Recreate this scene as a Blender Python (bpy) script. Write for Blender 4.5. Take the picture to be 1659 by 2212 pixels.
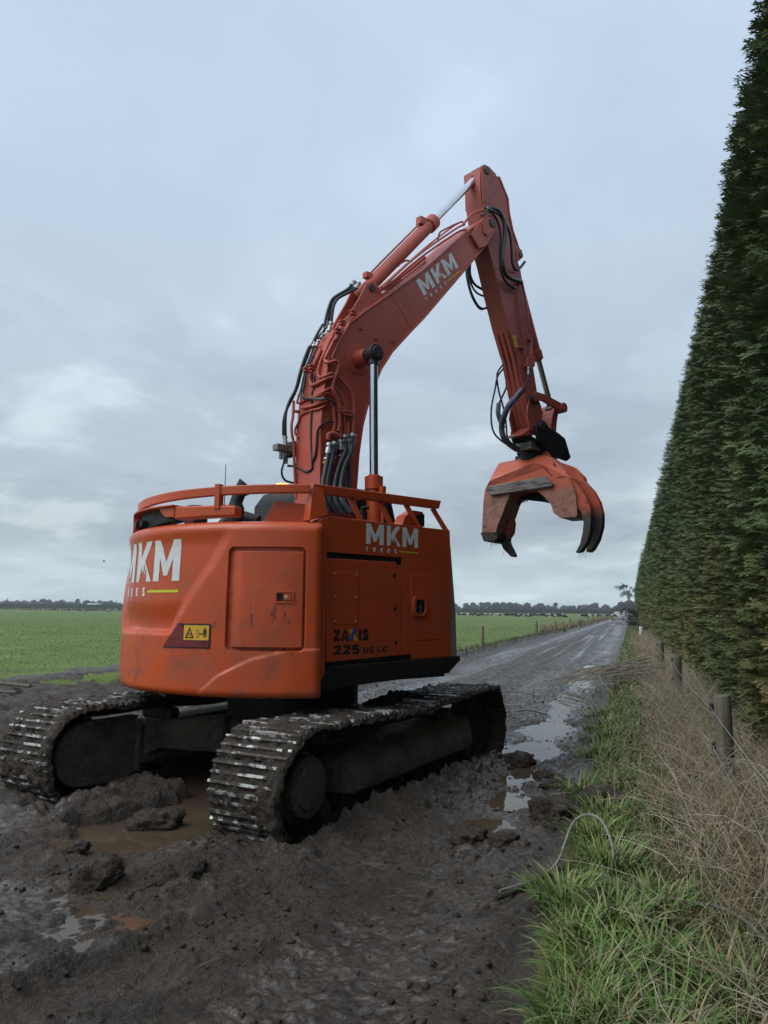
import bpy, bmesh, math, random
import numpy as np
from mathutils import Vector, Matrix, Euler

for _o in list(bpy.data.objects):
    bpy.data.objects.remove(_o)
scene = bpy.context.scene
COL = scene.collection
R = math.radians
rng = np.random.default_rng(7)
random.seed(7)

# ------------------------------------------------------------------ camera
cam_data = bpy.data.cameras.new('camera')
cam = bpy.data.objects.new('camera', cam_data)
COL.objects.link(cam)
cam_data.sensor_fit = 'VERTICAL'
cam_data.sensor_height = 24.0
cam_data.lens = 1602 / 2212 * 24.0
cam_data.clip_start = 0.05
cam_data.clip_end = 6000
cam.matrix_world = (Matrix.Translation((0, 0, 1.552)) @ Matrix.Rotation(R(90 + 7.64), 4, 'X')
                    @ Matrix.Rotation(R(0.503), 4, 'Z'))
scene.camera = cam

# ------------------------------------------------------------------ sky
SUN_EL, SUN_AZ = 50.0, 245.0          # sun behind thin cloud, low left and a little behind the viewer
world = bpy.data.worlds.new('World')
scene.world = world
world.use_nodes = True
wn, wl = world.node_tree.nodes, world.node_tree.links
wn.clear()


def wnode(t, **kw):
    n = wn.new(t)
    for k, v in kw.items():
        setattr(n, k, v)
    return n


def ramp(n, stops, interp='EASE'):
    cr = n.color_ramp
    cr.interpolation = interp
    while len(cr.elements) > 1:
        cr.elements.remove(cr.elements[-1])
    for i, (p, c) in enumerate(stops):
        e = cr.elements[0] if i == 0 else cr.elements.new(p)
        e.position = p
        e.color = (c[0], c[1], c[2], 1) if len(c) == 3 else c
    return n


w_out = wnode('ShaderNodeOutputWorld')
w_tc = wnode('ShaderNodeTexCoord')
w_sep = wnode('ShaderNodeSeparateXYZ')
wl.new(w_tc.outputs['Generated'], w_sep.inputs[0])
w_abs = wnode('ShaderNodeMath', operation='MAXIMUM')
wl.new(w_sep.outputs['Z'], w_abs.inputs[0])
w_abs.inputs[1].default_value = 0.0
w_add = wnode('ShaderNodeMath', operation='ADD')
wl.new(w_abs.outputs[0], w_add.inputs[0])
w_add.inputs[1].default_value = 0.20
w_dx = wnode('ShaderNodeMath', operation='DIVIDE')
w_dy = wnode('ShaderNodeMath', operation='DIVIDE')
wl.new(w_sep.outputs['X'], w_dx.inputs[0]); wl.new(w_add.outputs[0], w_dx.inputs[1])
wl.new(w_sep.outputs['Y'], w_dy.inputs[0]); wl.new(w_add.outputs[0], w_dy.inputs[1])
w_cmb = wnode('ShaderNodeCombineXYZ')
wl.new(w_dx.outputs[0], w_cmb.inputs[0]); wl.new(w_dy.outputs[0], w_cmb.inputs[1])
w_n1 = wnode('ShaderNodeTexNoise')
wl.new(w_cmb.outputs[0], w_n1.inputs['Vector'])
w_n1.inputs['Scale'].default_value = 1.25
w_n1.inputs['Detail'].default_value = 6.0
w_n1.inputs['Roughness'].default_value = 0.55
w_n1.inputs['Distortion'].default_value = 0.25
w_base = ramp(wnode('ShaderNodeValToRGB'), [
    (0.0, (0.450, 0.537, 0.581)), (0.045, (0.441, 0.533, 0.581)), (0.10, (0.332, 0.391, 0.436)),
    (0.22, (0.373, 0.443, 0.506)), (0.36, (0.414, 0.497, 0.585)), (0.62, (0.414, 0.506, 0.625)), (1.0, (0.594, 0.671, 0.774))])
wl.new(w_abs.outputs[0], w_base.inputs[0])
w_cl = ramp(wnode('ShaderNodeValToRGB'), [(0.30, (0.64, 0.66, 0.68)), (0.43, (0.82, 0.83, 0.85)), (0.53, (0.96, 0.96, 0.96)), (0.64, (1.30, 1.26, 1.20))])
wl.new(w_n1.outputs['Fac'], w_cl.inputs[0])
# clouds show their undersides low in the sky and blur into an even veil higher up
w_amt = ramp(wnode('ShaderNodeValToRGB'), [(0.0, (0.55,) * 3), (0.06, (0.95,) * 3), (0.26, (0.95,) * 3), (0.45, (0.40,) * 3), (1.0, (0.18,) * 3)])
wl.new(w_abs.outputs[0], w_amt.inputs[0])
w_mx = wnode('ShaderNodeMix', data_type='RGBA')
w_mx.inputs['A'].default_value = (1, 1, 1, 1)
wl.new(w_amt.outputs[0], w_mx.inputs['Factor']); wl.new(w_cl.outputs[0], w_mx.inputs['B'])
w_mul = wnode('ShaderNodeMix', data_type='RGBA', blend_type='MULTIPLY')
w_mul.inputs['Factor'].default_value = 1.0
wl.new(w_base.outputs[0], w_mul.inputs['A']); wl.new(w_mx.outputs['Result'], w_mul.inputs['B'])
w_bgc = wnode('ShaderNodeBackground')
wl.new(w_mul.outputs['Result'], w_bgc.inputs['Color'])
w_bgc.inputs['Strength'].default_value = 1.0
w_sky = wnode('ShaderNodeTexSky', sky_type='NISHITA')
w_sky.sun_disc = False
w_sky.sun_elevation = R(SUN_EL)
w_sky.sun_rotation = R(SUN_AZ)
w_bgs = wnode('ShaderNodeBackground')
wl.new(w_sky.outputs[0], w_bgs.inputs['Color'])
w_bgs.inputs['Strength'].default_value = 0.08
w_ms = wnode('ShaderNodeMixShader')
w_ms.inputs[0].default_value = 0.93
wl.new(w_bgs.outputs[0], w_ms.inputs[1]); wl.new(w_bgc.outputs[0], w_ms.inputs[2])
wl.new(w_ms.outputs[0], w_out.inputs['Surface'])

sun_data = bpy.data.lights.new('sun', 'SUN')
sun_data.energy = 1.5
sun_data.angle = R(50)
sun_data.color = (1.0, 0.97, 0.92)
sun = bpy.data.objects.new('sun', sun_data)
COL.objects.link(sun)
_sd = Vector((math.sin(R(SUN_AZ)) * math.cos(R(SUN_EL)), math.cos(R(SUN_AZ)) * math.cos(R(SUN_EL)), math.sin(R(SUN_EL))))
sun.rotation_euler = _sd.to_track_quat('Z', 'Y').to_euler()
sun.location = (-20, -8, 30)

scene.view_settings.view_transform = 'Standard'
scene.view_settings.look = 'None'
scene.view_settings.exposure = 0.52
scene.view_settings.gamma = 1.0
scene.view_settings.use_curve_mapping = False

# ------------------------------------------------------------------ places
TH = 18.3                              # the lane runs 18.3 degrees right of straight ahead
RS, RC = math.sin(R(TH)), math.cos(R(TH))


def road_to_xy(s, p):
    return s * RS + p * RC, s * RC - p * RS


def xy_to_road(x, y):
    return x * RS + y * RC, x * RC - y * RS


CX, CY = -0.907, 7.741                 # swing centre of the excavator
THU, THT = 48.27, 28.87                # headings of the upper body and of the crawlers
DEL = R(THU - THT)
SINK = 0.14


def xy_to_track(x, y):
    dx, dy = x - CX, y - CY
    s, c = math.sin(R(THT)), math.cos(R(THT))
    return dx * c - dy * s, dx * s + dy * c


# ------------------------------------------------------------------ noise
def _hash(ix, iy, iz, seed):
    h = (ix.astype(np.int64) * 374761393 + iy.astype(np.int64) * 668265263 + iz.astype(np.int64) * 2147483647 + seed * 144665) & 0xFFFFFFFF
    h = ((h ^ (h >> 13)) * 1274126177) & 0xFFFFFFFF
    h = (h ^ (h >> 16)) & 0xFFFFFFFF
    return h


def n2(x, y, seed=0):
    x = np.asarray(x, float); y = np.asarray(y, float)
    ix, iy = np.floor(x), np.floor(y)
    fx, fy = x - ix, y - iy
    u, v = fx ** 3 * (fx * (fx * 6 - 15) + 10), fy ** 3 * (fy * (fy * 6 - 15) + 10)
    z = np.zeros_like(ix)

    def g(ox, oy):
        a = _hash(ix + ox, iy + oy, z, seed) / 4294967296.0 * 2 * np.pi
        return np.cos(a) * (fx - ox) + np.sin(a) * (fy - oy)
    return ((g(0, 0) * (1 - u) + g(1, 0) * u) * (1 - v) + (g(0, 1) * (1 - u) + g(1, 1) * u) * v) * 1.4


def n3(x, y, z, seed=0):
    x = np.asarray(x, float); y = np.asarray(y, float); z = np.asarray(z, float)
    ix, iy, iz = np.floor(x), np.floor(y), np.floor(z)
    fx, fy, fz = x - ix, y - iy, z - iz
    s = lambda t: t * t * (3 - 2 * t)
    u, v, w = s(fx), s(fy), s(fz)

    def g(a, b, c):
        return _hash(ix + a, iy + b, iz + c, seed) / 4294967296.0 * 2 - 1
    x0 = (g(0, 0, 0) * (1 - u) + g(1, 0, 0) * u) * (1 - v) + (g(0, 1, 0) * (1 - u) + g(1, 1, 0) * u) * v
    x1 = (g(0, 0, 1) * (1 - u) + g(1, 0, 1) * u) * (1 - v) + (g(0, 1, 1) * (1 - u) + g(1, 1, 1) * u) * v
    return x0 * (1 - w) + x1 * w


def fbm(x, y, sc, oct=4, seed=0, gain=0.5):
    r = 0; a = 1.0; f = 1.0 / sc; t = 0
    for i in range(oct):
        r = r + a * n2(x * f + 17.3 * i, y * f - 9.1 * i, seed + i)
        t += a; a *= gain; f *= 2.03
    return r / t


def fbm3(x, y, z, sc, oct=3, seed=0):
    r = 0; a = 1.0; f = 1.0 / sc
    for i in range(oct):
        r = r + a * n3(x * f + 5.2 * i, y * f - 3.1 * i, z * f + 1.7 * i, seed + i)
        a *= 0.5; f *= 2.03
    return r


def cells(x, y, sc, seed=0):
    """cellular noise: distance to the nearest scattered point and that point's random number"""
    x = np.asarray(x, float) / sc; y = np.asarray(y, float) / sc
    ix, iy = np.floor(x), np.floor(y)
    z = np.zeros_like(ix)
    best = np.full(x.shape, 9.0); rid = np.zeros(x.shape)
    for ox in (-1, 0, 1):
        for oy in (-1, 0, 1):
            h = _hash(ix + ox, iy + oy, z, seed)
            px = ix + ox + (h & 0xFFFF) / 65536.0; py = iy + oy + (h >> 16) / 65536.0
            d = (px - x) ** 2 + (py - y) ** 2
            m = d < best
            best = np.where(m, d, best)
            rid = np.where(m, ((h * 2654435761) & 0xFFFFFFFF) / 4294967296.0, rid)
    return np.sqrt(best), rid


def lumps(x, y, sc, seed=0, share=.6):
    """rounded clods packed side by side, only a share of the cells raised"""
    wx = x + .25 * sc * n2(x / sc * 2.1, y / sc * 2.1, seed + 3); wy = y + .25 * sc * n2(x / sc * 2.1 + 9, y / sc * 2.1, seed + 4)
    d, r = cells(wx, wy, sc, seed)
    k = np.clip((share - r) / share, 0, 1) ** .5
    return k * np.sqrt(np.clip(1 - (d / .62) ** 2, 0, 1))


def sstep(a, b, x):
    t = np.clip((np.asarray(x, float) - a) / (b - a), 0, 1)
    return t * t * (3 - 2 * t)


# ------------------------------------------------------------------ materials
class Mat:
    """small helper round a node tree"""
    def __init__(self, name):
        self.m = bpy.data.materials.new(name)
        self.m.use_nodes = True
        self.nt = self.m.node_tree
        self.n, self.l = self.nt.nodes, self.nt.links
        self.b = self.n['Principled BSDF']
        self.tc = None

    def new(self, t, **kw):
        n = self.n.new(t)
        for k, v in kw.items():
            setattr(n, k, v)
        return n

    def coord(self, scale=(1, 1, 1), out='Object'):
        if self.tc is None:
            self.tc = self.new('ShaderNodeTexCoord')
        mp = self.new('ShaderNodeMapping')
        mp.inputs['Scale'].default_value = scale
        self.l.new(self.tc.outputs[out], mp.inputs[0])
        return mp.outputs[0]

    def noise(self, scale, detail=4, rough=0.55, vec=None, dist=0.0):
        n = self.new('ShaderNodeTexNoise')
        n.inputs['Scale'].default_value = scale
        n.inputs['Detail'].default_value = detail
        n.inputs['Roughness'].default_value = rough
        n.inputs['Distortion'].default_value = dist
        self.l.new(vec if vec is not None else self.coord(), n.inputs['Vector'])
        return n.outputs['Fac']

    def ramp(self, fac, stops, interp='LINEAR'):
        n = ramp(self.new('ShaderNodeValToRGB'), stops, interp)
        self.l.new(fac, n.inputs[0])
        return n.outputs[0]

    def step(self, fac, lo, hi):
        n = self.new('ShaderNodeMapRange')
        n.inputs['From Min'].default_value = lo
        n.inputs['From Max'].default_value = hi
        n.interpolation_type = 'SMOOTHSTEP'
        self.l.new(fac, n.inputs['Value'])
        return n.outputs['Result']

    def maprange(self, fac, a, b, c, d):
        n = self.new('ShaderNodeMapRange')
        for k, v in zip(('From Min', 'From Max', 'To Min', 'To Max'), (a, b, c, d)):
            n.inputs[k].default_value = v
        self.l.new(fac, n.inputs['Value'])
        return n.outputs['Result']

    def math(self, op, a, b):
        n = self.new('ShaderNodeMath', operation=op)
        for i, v in enumerate((a, b)):
            if isinstance(v, (int, float)):
                n.inputs[i].default_value = v
            else:
                self.l.new(v, n.inputs[i])
        return n.outputs[0]

    def mix(self, fac, a, b, blend='MIX'):
        n = self.new('ShaderNodeMix', data_type='RGBA', blend_type=blend)
        for k, v in (('Factor', fac), ('A', a), ('B', b)):
            if isinstance(v, (int, float)):
                n.inputs[k].default_value = v if k == 'Factor' else (v, v, v, 1)
            elif isinstance(v, tuple):
                n.inputs[k].default_value = (v[0], v[1], v[2], 1)
            else:
                self.l.new(v, n.inputs[k])
        return n.outputs['Result']

    def set(self, **kw):
        for k, v in kw.items():
            k = k.replace('_', ' ')
            if isinstance(v, (int, float)):
                self.b.inputs[k].default_value = v
            elif isinstance(v, tuple):
                self.b.inputs[k].default_value = (v[0], v[1], v[2], 1) if len(v) == 3 else v
            else:
                self.l.new(v, self.b.inputs[k])
        return self

    def bump(self, h, strength=0.3, dist=0.01, prev=None):
        n = self.new('ShaderNodeBump')
        n.inputs['Strength'].default_value = strength
        n.inputs['Distance'].default_value = dist
        self.l.new(h, n.inputs['Height'])
        if prev is not None:
            self.l.new(prev, n.inputs['Normal'])
        self.l.new(n.outputs[0], self.b.inputs['Normal'])
        return n.outputs[0]

    def objz(self):
        s = self.new('ShaderNodeSeparateXYZ')
        self.l.new(self.coord(), s.inputs[0])
        return s.outputs['Z']

    def attr(self, name, out='Color'):
        n = self.new('ShaderNodeAttribute')
        n.attribute_name = name
        return n.outputs[out]


def plain(name, col, rough=0.5, metal=0.0, var=0.15, scale=6.0, bump=0.0, spec=0.5):
    m = Mat(name)
    f = m.noise(scale, 5)
    c2 = tuple(max(0, c * (1 - var)) for c in col)
    c1 = tuple(min(1, c * (1 + var)) for c in col)
    m.set(Base_Color=m.ramp(f, [(0.3, c2), (0.7, c1)]), Metallic=metal, Specular_IOR_Level=spec,
          Roughness=m.maprange(m.noise(scale * 3, 3), 0.3, 0.7, max(0.03, rough - 0.1), min(1, rough + 0.1)))
    if bump:
        m.bump(m.noise(scale * 8, 4), bump, 0.004)
    return m.m


def paint(name, col, grime=0.35, low=None, chips=0.0, rough=0.34, dust=(0.15, 0.072, 0.045), scr=0.25):
    """machine paint: slight fading, dust films, scratches, chips; low=(z0,z1) makes mud film denser near z0"""
    m = Mat(name)
    v = m.coord()
    big = m.noise(1.3, 6, 0.6, v)
    c = m.mix(m.step(big, 0.35, 0.7), tuple(x * 0.90 for x in col), tuple(min(1, x * 1.07) for x in col))
    film = m.step(m.noise(3.1, 9, 0.72, v, 0.4), 0.43, 0.68)
    if low:
        zf = m.maprange(m.objz(), low[0], low[1], 1.15, 0.22)
        film = m.math('MULTIPLY', film, zf)
    film = m.math('MULTIPLY', film, grime)
    c = m.mix(film, c, dust)
    vert = m.coord((38, 38, 2.2))
    streak = m.step(m.noise(1.0, 3, 0.5, vert), 0.66, 0.80)
    c = m.mix(m.math('MULTIPLY', streak, scr), c, tuple(min(1, x * 1.5 + 0.05) for x in col))
    sp = m.step(m.noise(46, 4, 0.6, v), 0.66, 0.70)
    sp = m.math('MULTIPLY', sp, m.step(m.noise(2.7, 5, 0.6, m.coord((1, 1, .6))), 0.42, 0.62))
    if low:
        sp = m.math('MULTIPLY', sp, m.maprange(m.objz(), low[0], low[1], 1.0, 0.25))
    c = m.mix(m.math('MULTIPLY', sp, min(1, grime * 1.2)), c, (0.050, 0.036, 0.028))
    dk = m.step(m.noise(9, 8, 0.7, v), 0.62, 0.74)
    c = m.mix(m.math('MULTIPLY', dk, 0.22), c, tuple(x * 0.4 for x in col))
    rr = m.maprange(film, 0, 0.5, rough, 0.75)
    if chips:
        ch = m.step(m.noise(15, 6, 0.62, m.coord((1, 1, 0.45)), 0.6), 0.60, 0.63)
        zone = m.step(m.noise(2.2, 4, 0.6, m.coord((1, 1, 0.7))), 0.50, 0.58)
        ch = m.math('MULTIPLY', ch, zone)
        if low:
            ch = m.math('MULTIPLY', ch, m.maprange(m.objz(), low[0] + 0.35 * (low[1] - low[0]), low[1], 1.0, 0.0))
        c = m.mix(m.math('MULTIPLY', ch, chips), c, (0.035, 0.026, 0.024))
        rr = m.math('ADD', rr, m.math('MULTIPLY', ch, 0.3))
    m.set(Base_Color=c, Roughness=rr, Specular_IOR_Level=0.45)
    m.bump(m.noise(7, 5, 0.5, v), 0.05, 0.01)
    return m.m


MT = {}
MT['orange'] = paint('orange_paint', (0.50, 0.075, 0.017), 0.66, (0.9, 2.0), 0.95, 0.30)
MT['orange_side'] = paint('orange_shaded_side_paint', (0.45, 0.064, 0.016), 0.40, (1.0, 2.2), 0.0, 0.32)  # same body orange, darkened in the colour for the side in shade
MT['boom'] = paint('glare_tinted_boom_paint', (0.44, 0.078, 0.046), 0.28, None, 0.0, 0.38, (0.20, 0.10, 0.08), 0.12)  # sky glare over the boom is painted in as a paler, pinker orange
MT['arm'] = paint('pinkish_arm_paint', (0.35, 0.068, 0.046), 0.36, None, 0.0, 0.45, (0.13, 0.075, 0.06), 0.12)  # duller and pinker than the body orange
MT['grapple_plain'] = paint('grapple_paint', (0.55, 0.105, 0.045), 1.0, (2.75, 3.62), 1.0, 0.45, (0.27, 0.20, 0.165), 0.3)
MT['black'] = plain('black_steel', (0.013, 0.013, 0.014), 0.55, 0, 0.3, spec=0.25)
MT['rubber'] = plain('black_rubber', (0.016, 0.017, 0.020), 0.42, 0, 0.25)
MT['chrome'] = plain('chrome_rod', (0.62, 0.66, 0.70), 0.13, 0.95, 0.05)
MT['steel'] = plain('zinc_fitting', (0.42, 0.43, 0.44), 0.35, 0.7, 0.15, 30)
MT['stainless'] = plain('stainless_plate', (0.50, 0.51, 0.51), 0.38, 0.75, 0.1, 14)
MT['grease'] = plain('greasy_pin', (0.035, 0.022, 0.022), 0.4, 0.2, 0.4, 20)
MT['glass'] = plain('dark_glass', (0.010, 0.013, 0.015), 0.06, 0, 0.1)
MT['white'] = plain('white_vinyl', (0.62, 0.63, 0.62), 0.45, 0, 0.10, 20)
MT['lime'] = plain('lime_vinyl', (0.52, 0.55, 0.02), 0.45, 0, 0.08, 20)
MT['decal_black'] = plain('black_vinyl', (0.012, 0.012, 0.013), 0.42, 0, 0.2)
MT['decal_blue'] = plain('blue_vinyl', (0.02, 0.075, 0.33), 0.4, 0, 0.1)
MT['decal_yellow'] = plain('yellow_vinyl', (0.62, 0.36, 0.025), 0.45, 0, 0.12, 40)
MT['red_lens'] = plain('red_reflector', (0.15, 0.014, 0.022), 0.3, 0, 0.2, 30)
MT['alloy'] = plain('grey_valve_alloy', (0.17, 0.18, 0.165), 0.5, 0.3, 0.25, 12)
MT['tape'] = plain('blue_grey_wrap', (0.075, 0.095, 0.13), 0.5, 0, 0.35, 30, 0.5)
MT['deck'] = plain('engine_deck', (0.03, 0.028, 0.027), 0.6, 0, 0.3)


def amber():
    m = Mat('amber_beacon')
    m.set(Base_Color=(0.8, 0.36, 0.02), Roughness=0.2, Emission_Color=(1.0, 0.55, 0.06), Emission_Strength=1.6)
    return m.m


MT['amber'] = amber()


def mud_mat(name, dark=(0.0205, 0.0152, 0.0102), light=(0.068, 0.0515, 0.0365), wet_attr=False, rough=(0.28, 0.72), fine=1.0, spec=0.42):
    m = Mat(name)
    v = m.coord()
    f = m.noise(2.6, 8, 0.62, v)
    c = m.ramp(f, [(0.32, dark), (0.66, light)])
    g = m.noise(38, 5, 0.6, v)
    c = m.mix(m.math('MULTIPLY', m.step(g, 0.45, 0.75), 0.5), c, tuple(min(1, x * 1.6) for x in light))
    c = m.mix(m.math('MULTIPLY', m.step(m.noise(17, 5, 0.6, v), 0.56, 0.70), 0.6), c, tuple(x * 0.6 for x in dark))
    base_r = m.maprange(m.noise(7.5, 6, 0.6, v), 0.35, 0.65, rough[0], rough[1])
    bm = None
    sp = spec
    if wet_attr:
        w = m.attr('wet', 'Fac')
        wn_ = m.step(m.math('ADD', m.noise(6.5, 8, 0.7, v), m.math('MULTIPLY', w, 0.60)), 0.58, 1.02)
        n = m.new('ShaderNodeMix', data_type='FLOAT')
        m.l.new(wn_, n.inputs[0]); m.l.new(base_r, n.inputs[2]); n.inputs[3].default_value = 0.10
        base_r = n.outputs[0]
        sp = m.maprange(wn_, 0, 1, spec, 0.6)
        c = m.mix(m.math('MULTIPLY', wn_, 0.25), c, tuple(x * 0.8 for x in dark))
        bm = m.math('SUBTRACT', 1.0, m.math('MULTIPLY', wn_, 0.78))
    m.set(Base_Color=c, Roughness=base_r, Specular_IOR_Level=sp)
    h = m.math('ADD', m.noise(24 * fine, 6, 0.65, v), m.math('MULTIPLY', m.noise(85 * fine, 4, 0.6, v), 0.6))
    vo = m.new('ShaderNodeTexVoronoi', feature='SMOOTH_F1')
    vo.inputs['Scale'].default_value = 32 * fine
    vo.inputs['Smoothness'].default_value = 0.3
    m.l.new(v, vo.inputs['Vector'])
    h = m.math('SUBTRACT', h, m.math('MULTIPLY', vo.outputs['Distance'], 0.25))
    h = m.math('ADD', h, m.math('MULTIPLY', m.noise(1.0, 5, .65, m.coord((14, 34, 24))), 0.8))
    if bm is not None:
        h = m.math('MULTIPLY', h, bm)
    m.bump(h, 0.9, 0.035)
    return m.m


MT['mud'] = mud_mat('wet_mud', wet_attr=True)
MT['clod'] = mud_mat('clod_mud', (0.019, 0.0130, 0.0085), (0.062, 0.0450, 0.0305), rough=(0.35, 0.8))
MT['dry_mud'] = mud_mat('dried_mud_on_steel', (0.034, 0.029, 0.023), (0.150, 0.130, 0.100), rough=(0.6, 0.9))


def shoe_mat():
    """grouser bars: wet worn steel breaking through a coat of mud"""
    m = Mat('worn_grouser_steel')
    v = m.coord()
    oi = m.new('ShaderNodeObjectInfo')
    ofs = m.new('ShaderNodeVectorMath', operation='ADD')
    sc = m.new('ShaderNodeMath', operation='MULTIPLY')
    m.l.new(oi.outputs['Random'], sc.inputs[0]); sc.inputs[1].default_value = 37.0
    m.l.new(v, ofs.inputs[0]); m.l.new(sc.outputs[0], ofs.inputs[1])
    f = m.noise(6.0, 7, 0.7, ofs.outputs[0])
    msk = m.step(f, 0.43, 0.51)
    mud = m.ramp(m.noise(20, 6, 0.6, ofs.outputs[0]), [(0.3, (0.018, 0.014, 0.011)), (0.7, (0.055, 0.043, 0.033))])
    c = m.mix(msk, (0.44, 0.44, 0.43), mud)
    m.set(Base_Color=c, Metallic=m.maprange(msk, 0, 1, 0.45, 0.0), Roughness=m.maprange(msk, 0, 1, 0.30, 0.7))
    m.bump(m.noise(60, 4, 0.6, v), 0.4, 0.01)
    return m.m


MT['shoe'] = shoe_mat()


def water_mat():
    m = Mat('muddy_water')
    f = m.noise(2.2, 5)
    m.set(Base_Color=m.ramp(f, [(0.3, (0.060, 0.044, 0.029)), (0.7, (0.088, 0.066, 0.044))]), Roughness=0.035, Specular_IOR_Level=0.5, IOR=1.33)
    m.bump(m.noise(9, 3), 0.03, 0.01)
    return m.m


MT['water'] = water_mat()


def leaf_mat(name, rough=0.55, trans=0.15):
    m = Mat(name)
    m.set(Base_Color=m.attr('tint', 'Color'), Roughness=rough, Specular_IOR_Level=0.3)
    if trans:
        m.set(Subsurface_Weight=0.0)
    return m.m


MT['leaf'] = leaf_mat('leaf_blades', 0.5)
MT['needle'] = leaf_mat('conifer_sprays', 0.65)
MT['stalk'] = leaf_mat('dry_stalks', 0.75)


def pasture_mat():
    m = Mat('pasture_ground')
    v = m.coord()
    f = m.noise(0.35, 8, 0.65, v)
    c = m.ramp(f, [(0.30, (0.078, 0.120, 0.026)), (0.52, (0.105, 0.155, 0.034)), (0.72, (0.145, 0.185, 0.047))])
    lg = m.noise(1.0, 4, 0.6, m.coord((0.035, 0.11, 1)))
    c = m.mix(m.math('MULTIPLY', m.step(lg, 0.46, 0.66), 0.45), c, (0.060, 0.088, 0.024))
    st = m.noise(1.0, 5, 0.6, m.coord((0.02, 0.35, 1)))
    c = m.mix(m.math('MULTIPLY', m.step(st, 0.50, 0.70), 0.55), c, (0.135, 0.150, 0.050))
    f2 = m.noise(14, 5, 0.6, v)
    c = m.mix(m.math('MULTIPLY', m.step(f2, 0.52, 0.72), 0.4), c, (0.03, 0.05, 0.012))
    mudw = m.attr('wet', 'Fac')
    c = m.mix(mudw, c, (0.034, 0.027, 0.021))
    m.set(Base_Color=c, Roughness=0.8, Specular_IOR_Level=0.2)
    m.bump(m.noise(9, 6, 0.6, v), 0.6, 0.06)
    return m.m


MT['pasture'] = pasture_mat()
MT['verge'] = plain('verge_soil', (0.060, 0.058, 0.026), 0.9, 0, 0.4, 5, 0.5, 0.2)
MT['bark'] = plain('grey_brown_bark', (0.085, 0.07, 0.055), 0.85, 0, 0.35, 12, 0.5, 0.2)
MT['post'] = None


def post_mat():
    m = Mat('weathered_post_wood')
    v = m.coord((14, 14, 1.0))
    f = m.noise(2.0, 6, 0.65, v)
    c = m.ramp(f, [(0.3, (0.072, 0.067, 0.053)), (0.7, (0.175, 0.162, 0.128))])
    g = m.step(m.noise(6, 5, 0.6), 0.5, 0.75)
    c = m.mix(m.math('MULTIPLY', g, 0.35), c, (0.07, 0.085, 0.05))
    m.set(Base_Color=c, Roughness=0.85, Specular_IOR_Level=0.25)
    m.bump(f, 0.5, 0.01)
    return m.m


MT['post'] = post_mat()
MT['post_pale'] = plain('pale_treated_wood', (.19, .175, .115), .85, 0, .25, 9, .3, .2)
MT['wire'] = plain('galvanised_wire', (0.34, 0.34, 0.34), 0.45, 0.4, 0.1)


# ------------------------------------------------------------------ mesh helpers
def tag(o, label=None, cat=None, group=None, kind=None):
    if label: o['label'] = label
    if cat: o['category'] = cat
    if group: o['group'] = group
    if kind: o['kind'] = kind
    return o


def empty(name, loc=(0, 0, 0), rz=0.0, label=None, cat=None, group=None):
    o = bpy.data.objects.new(name, None)
    COL.objects.link(o)
    o.location = loc
    o.rotation_euler = (0, 0, rz)
    o.empty_display_size = 0.2
    return tag(o, label, cat, group)


def link_mesh(name, me, mats, parent=None, smooth=True, angle=38, bevel=0.0, segs=2):
    o = bpy.data.objects.new(name, me)
    COL.objects.link(o)
    for mm in (mats if isinstance(mats, (list, tuple)) else [mats]):
        me.materials.append(mm)
    if smooth:
        me.polygons.foreach_set('use_smooth', np.ones(len(me.polygons), dtype=bool))
        if angle is not None:
            me.set_sharp_from_angle(angle=R(angle))
    if parent is not None:
        o.parent = parent
    if bevel:
        b = o.modifiers.new('bevel', 'BEVEL')
        b.width = bevel
        b.segments = segs
        b.limit_method = 'ANGLE'
        b.angle_limit = R(40)
        b.harden_normals = False
    return o


def np_mesh(name, V, F, mats, parent=None, tint=None, wet=None, smooth=True, angle=None, mat_idx=None):
    """V (n,3), F (m,3) or (m,4)"""
    V = np.asarray(V, np.float32); F = np.asarray(F, np.int32)
    me = bpy.data.meshes.new(name)
    k = F.shape[1]
    me.vertices.add(len(V)); me.vertices.foreach_set('co', V.ravel())
    me.loops.add(F.size); me.loops.foreach_set('vertex_index', F.ravel())
    me.polygons.add(len(F)); me.polygons.foreach_set('loop_start', np.arange(0, F.size, k, dtype=np.int32))
    if mat_idx is not None:
        me.polygons.foreach_set('material_index', np.asarray(mat_idx, np.int32))
    if tint is not None:
        a = me.color_attributes.new('tint', 'FLOAT_COLOR', 'POINT')
        c = np.ones((len(V), 4), np.float32); c[:, :3] = tint
        a.data.foreach_set('color', c.ravel())
    if wet is not None:
        a = me.attributes.new('wet', 'FLOAT', 'POINT')
        a.data.foreach_set('value', np.asarray(wet, np.float32))
    me.update(calc_edges=True)
    return link_mesh(name, me, mats, parent, smooth, angle)


def smooth_path(pts, per=5):
    """Catmull-Rom through the points"""
    P = [Vector(p) for p in pts]
    if len(P) < 3:
        return P
    out = []
    E = [P[0] * 2 - P[1]] + P + [P[-1] * 2 - P[-2]]
    for i in range(1, len(E) - 2):
        a, b, c, d = E[i - 1], E[i], E[i + 1], E[i + 2]
        for j in range(per):
            t = j / per
            out.append(0.5 * ((2 * b) + (c - a) * t + (2 * a - 5 * b + 4 * c - d) * t * t + (3 * b - a - 3 * c + d) * t ** 3))
    out.append(P[-1])
    return out


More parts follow.
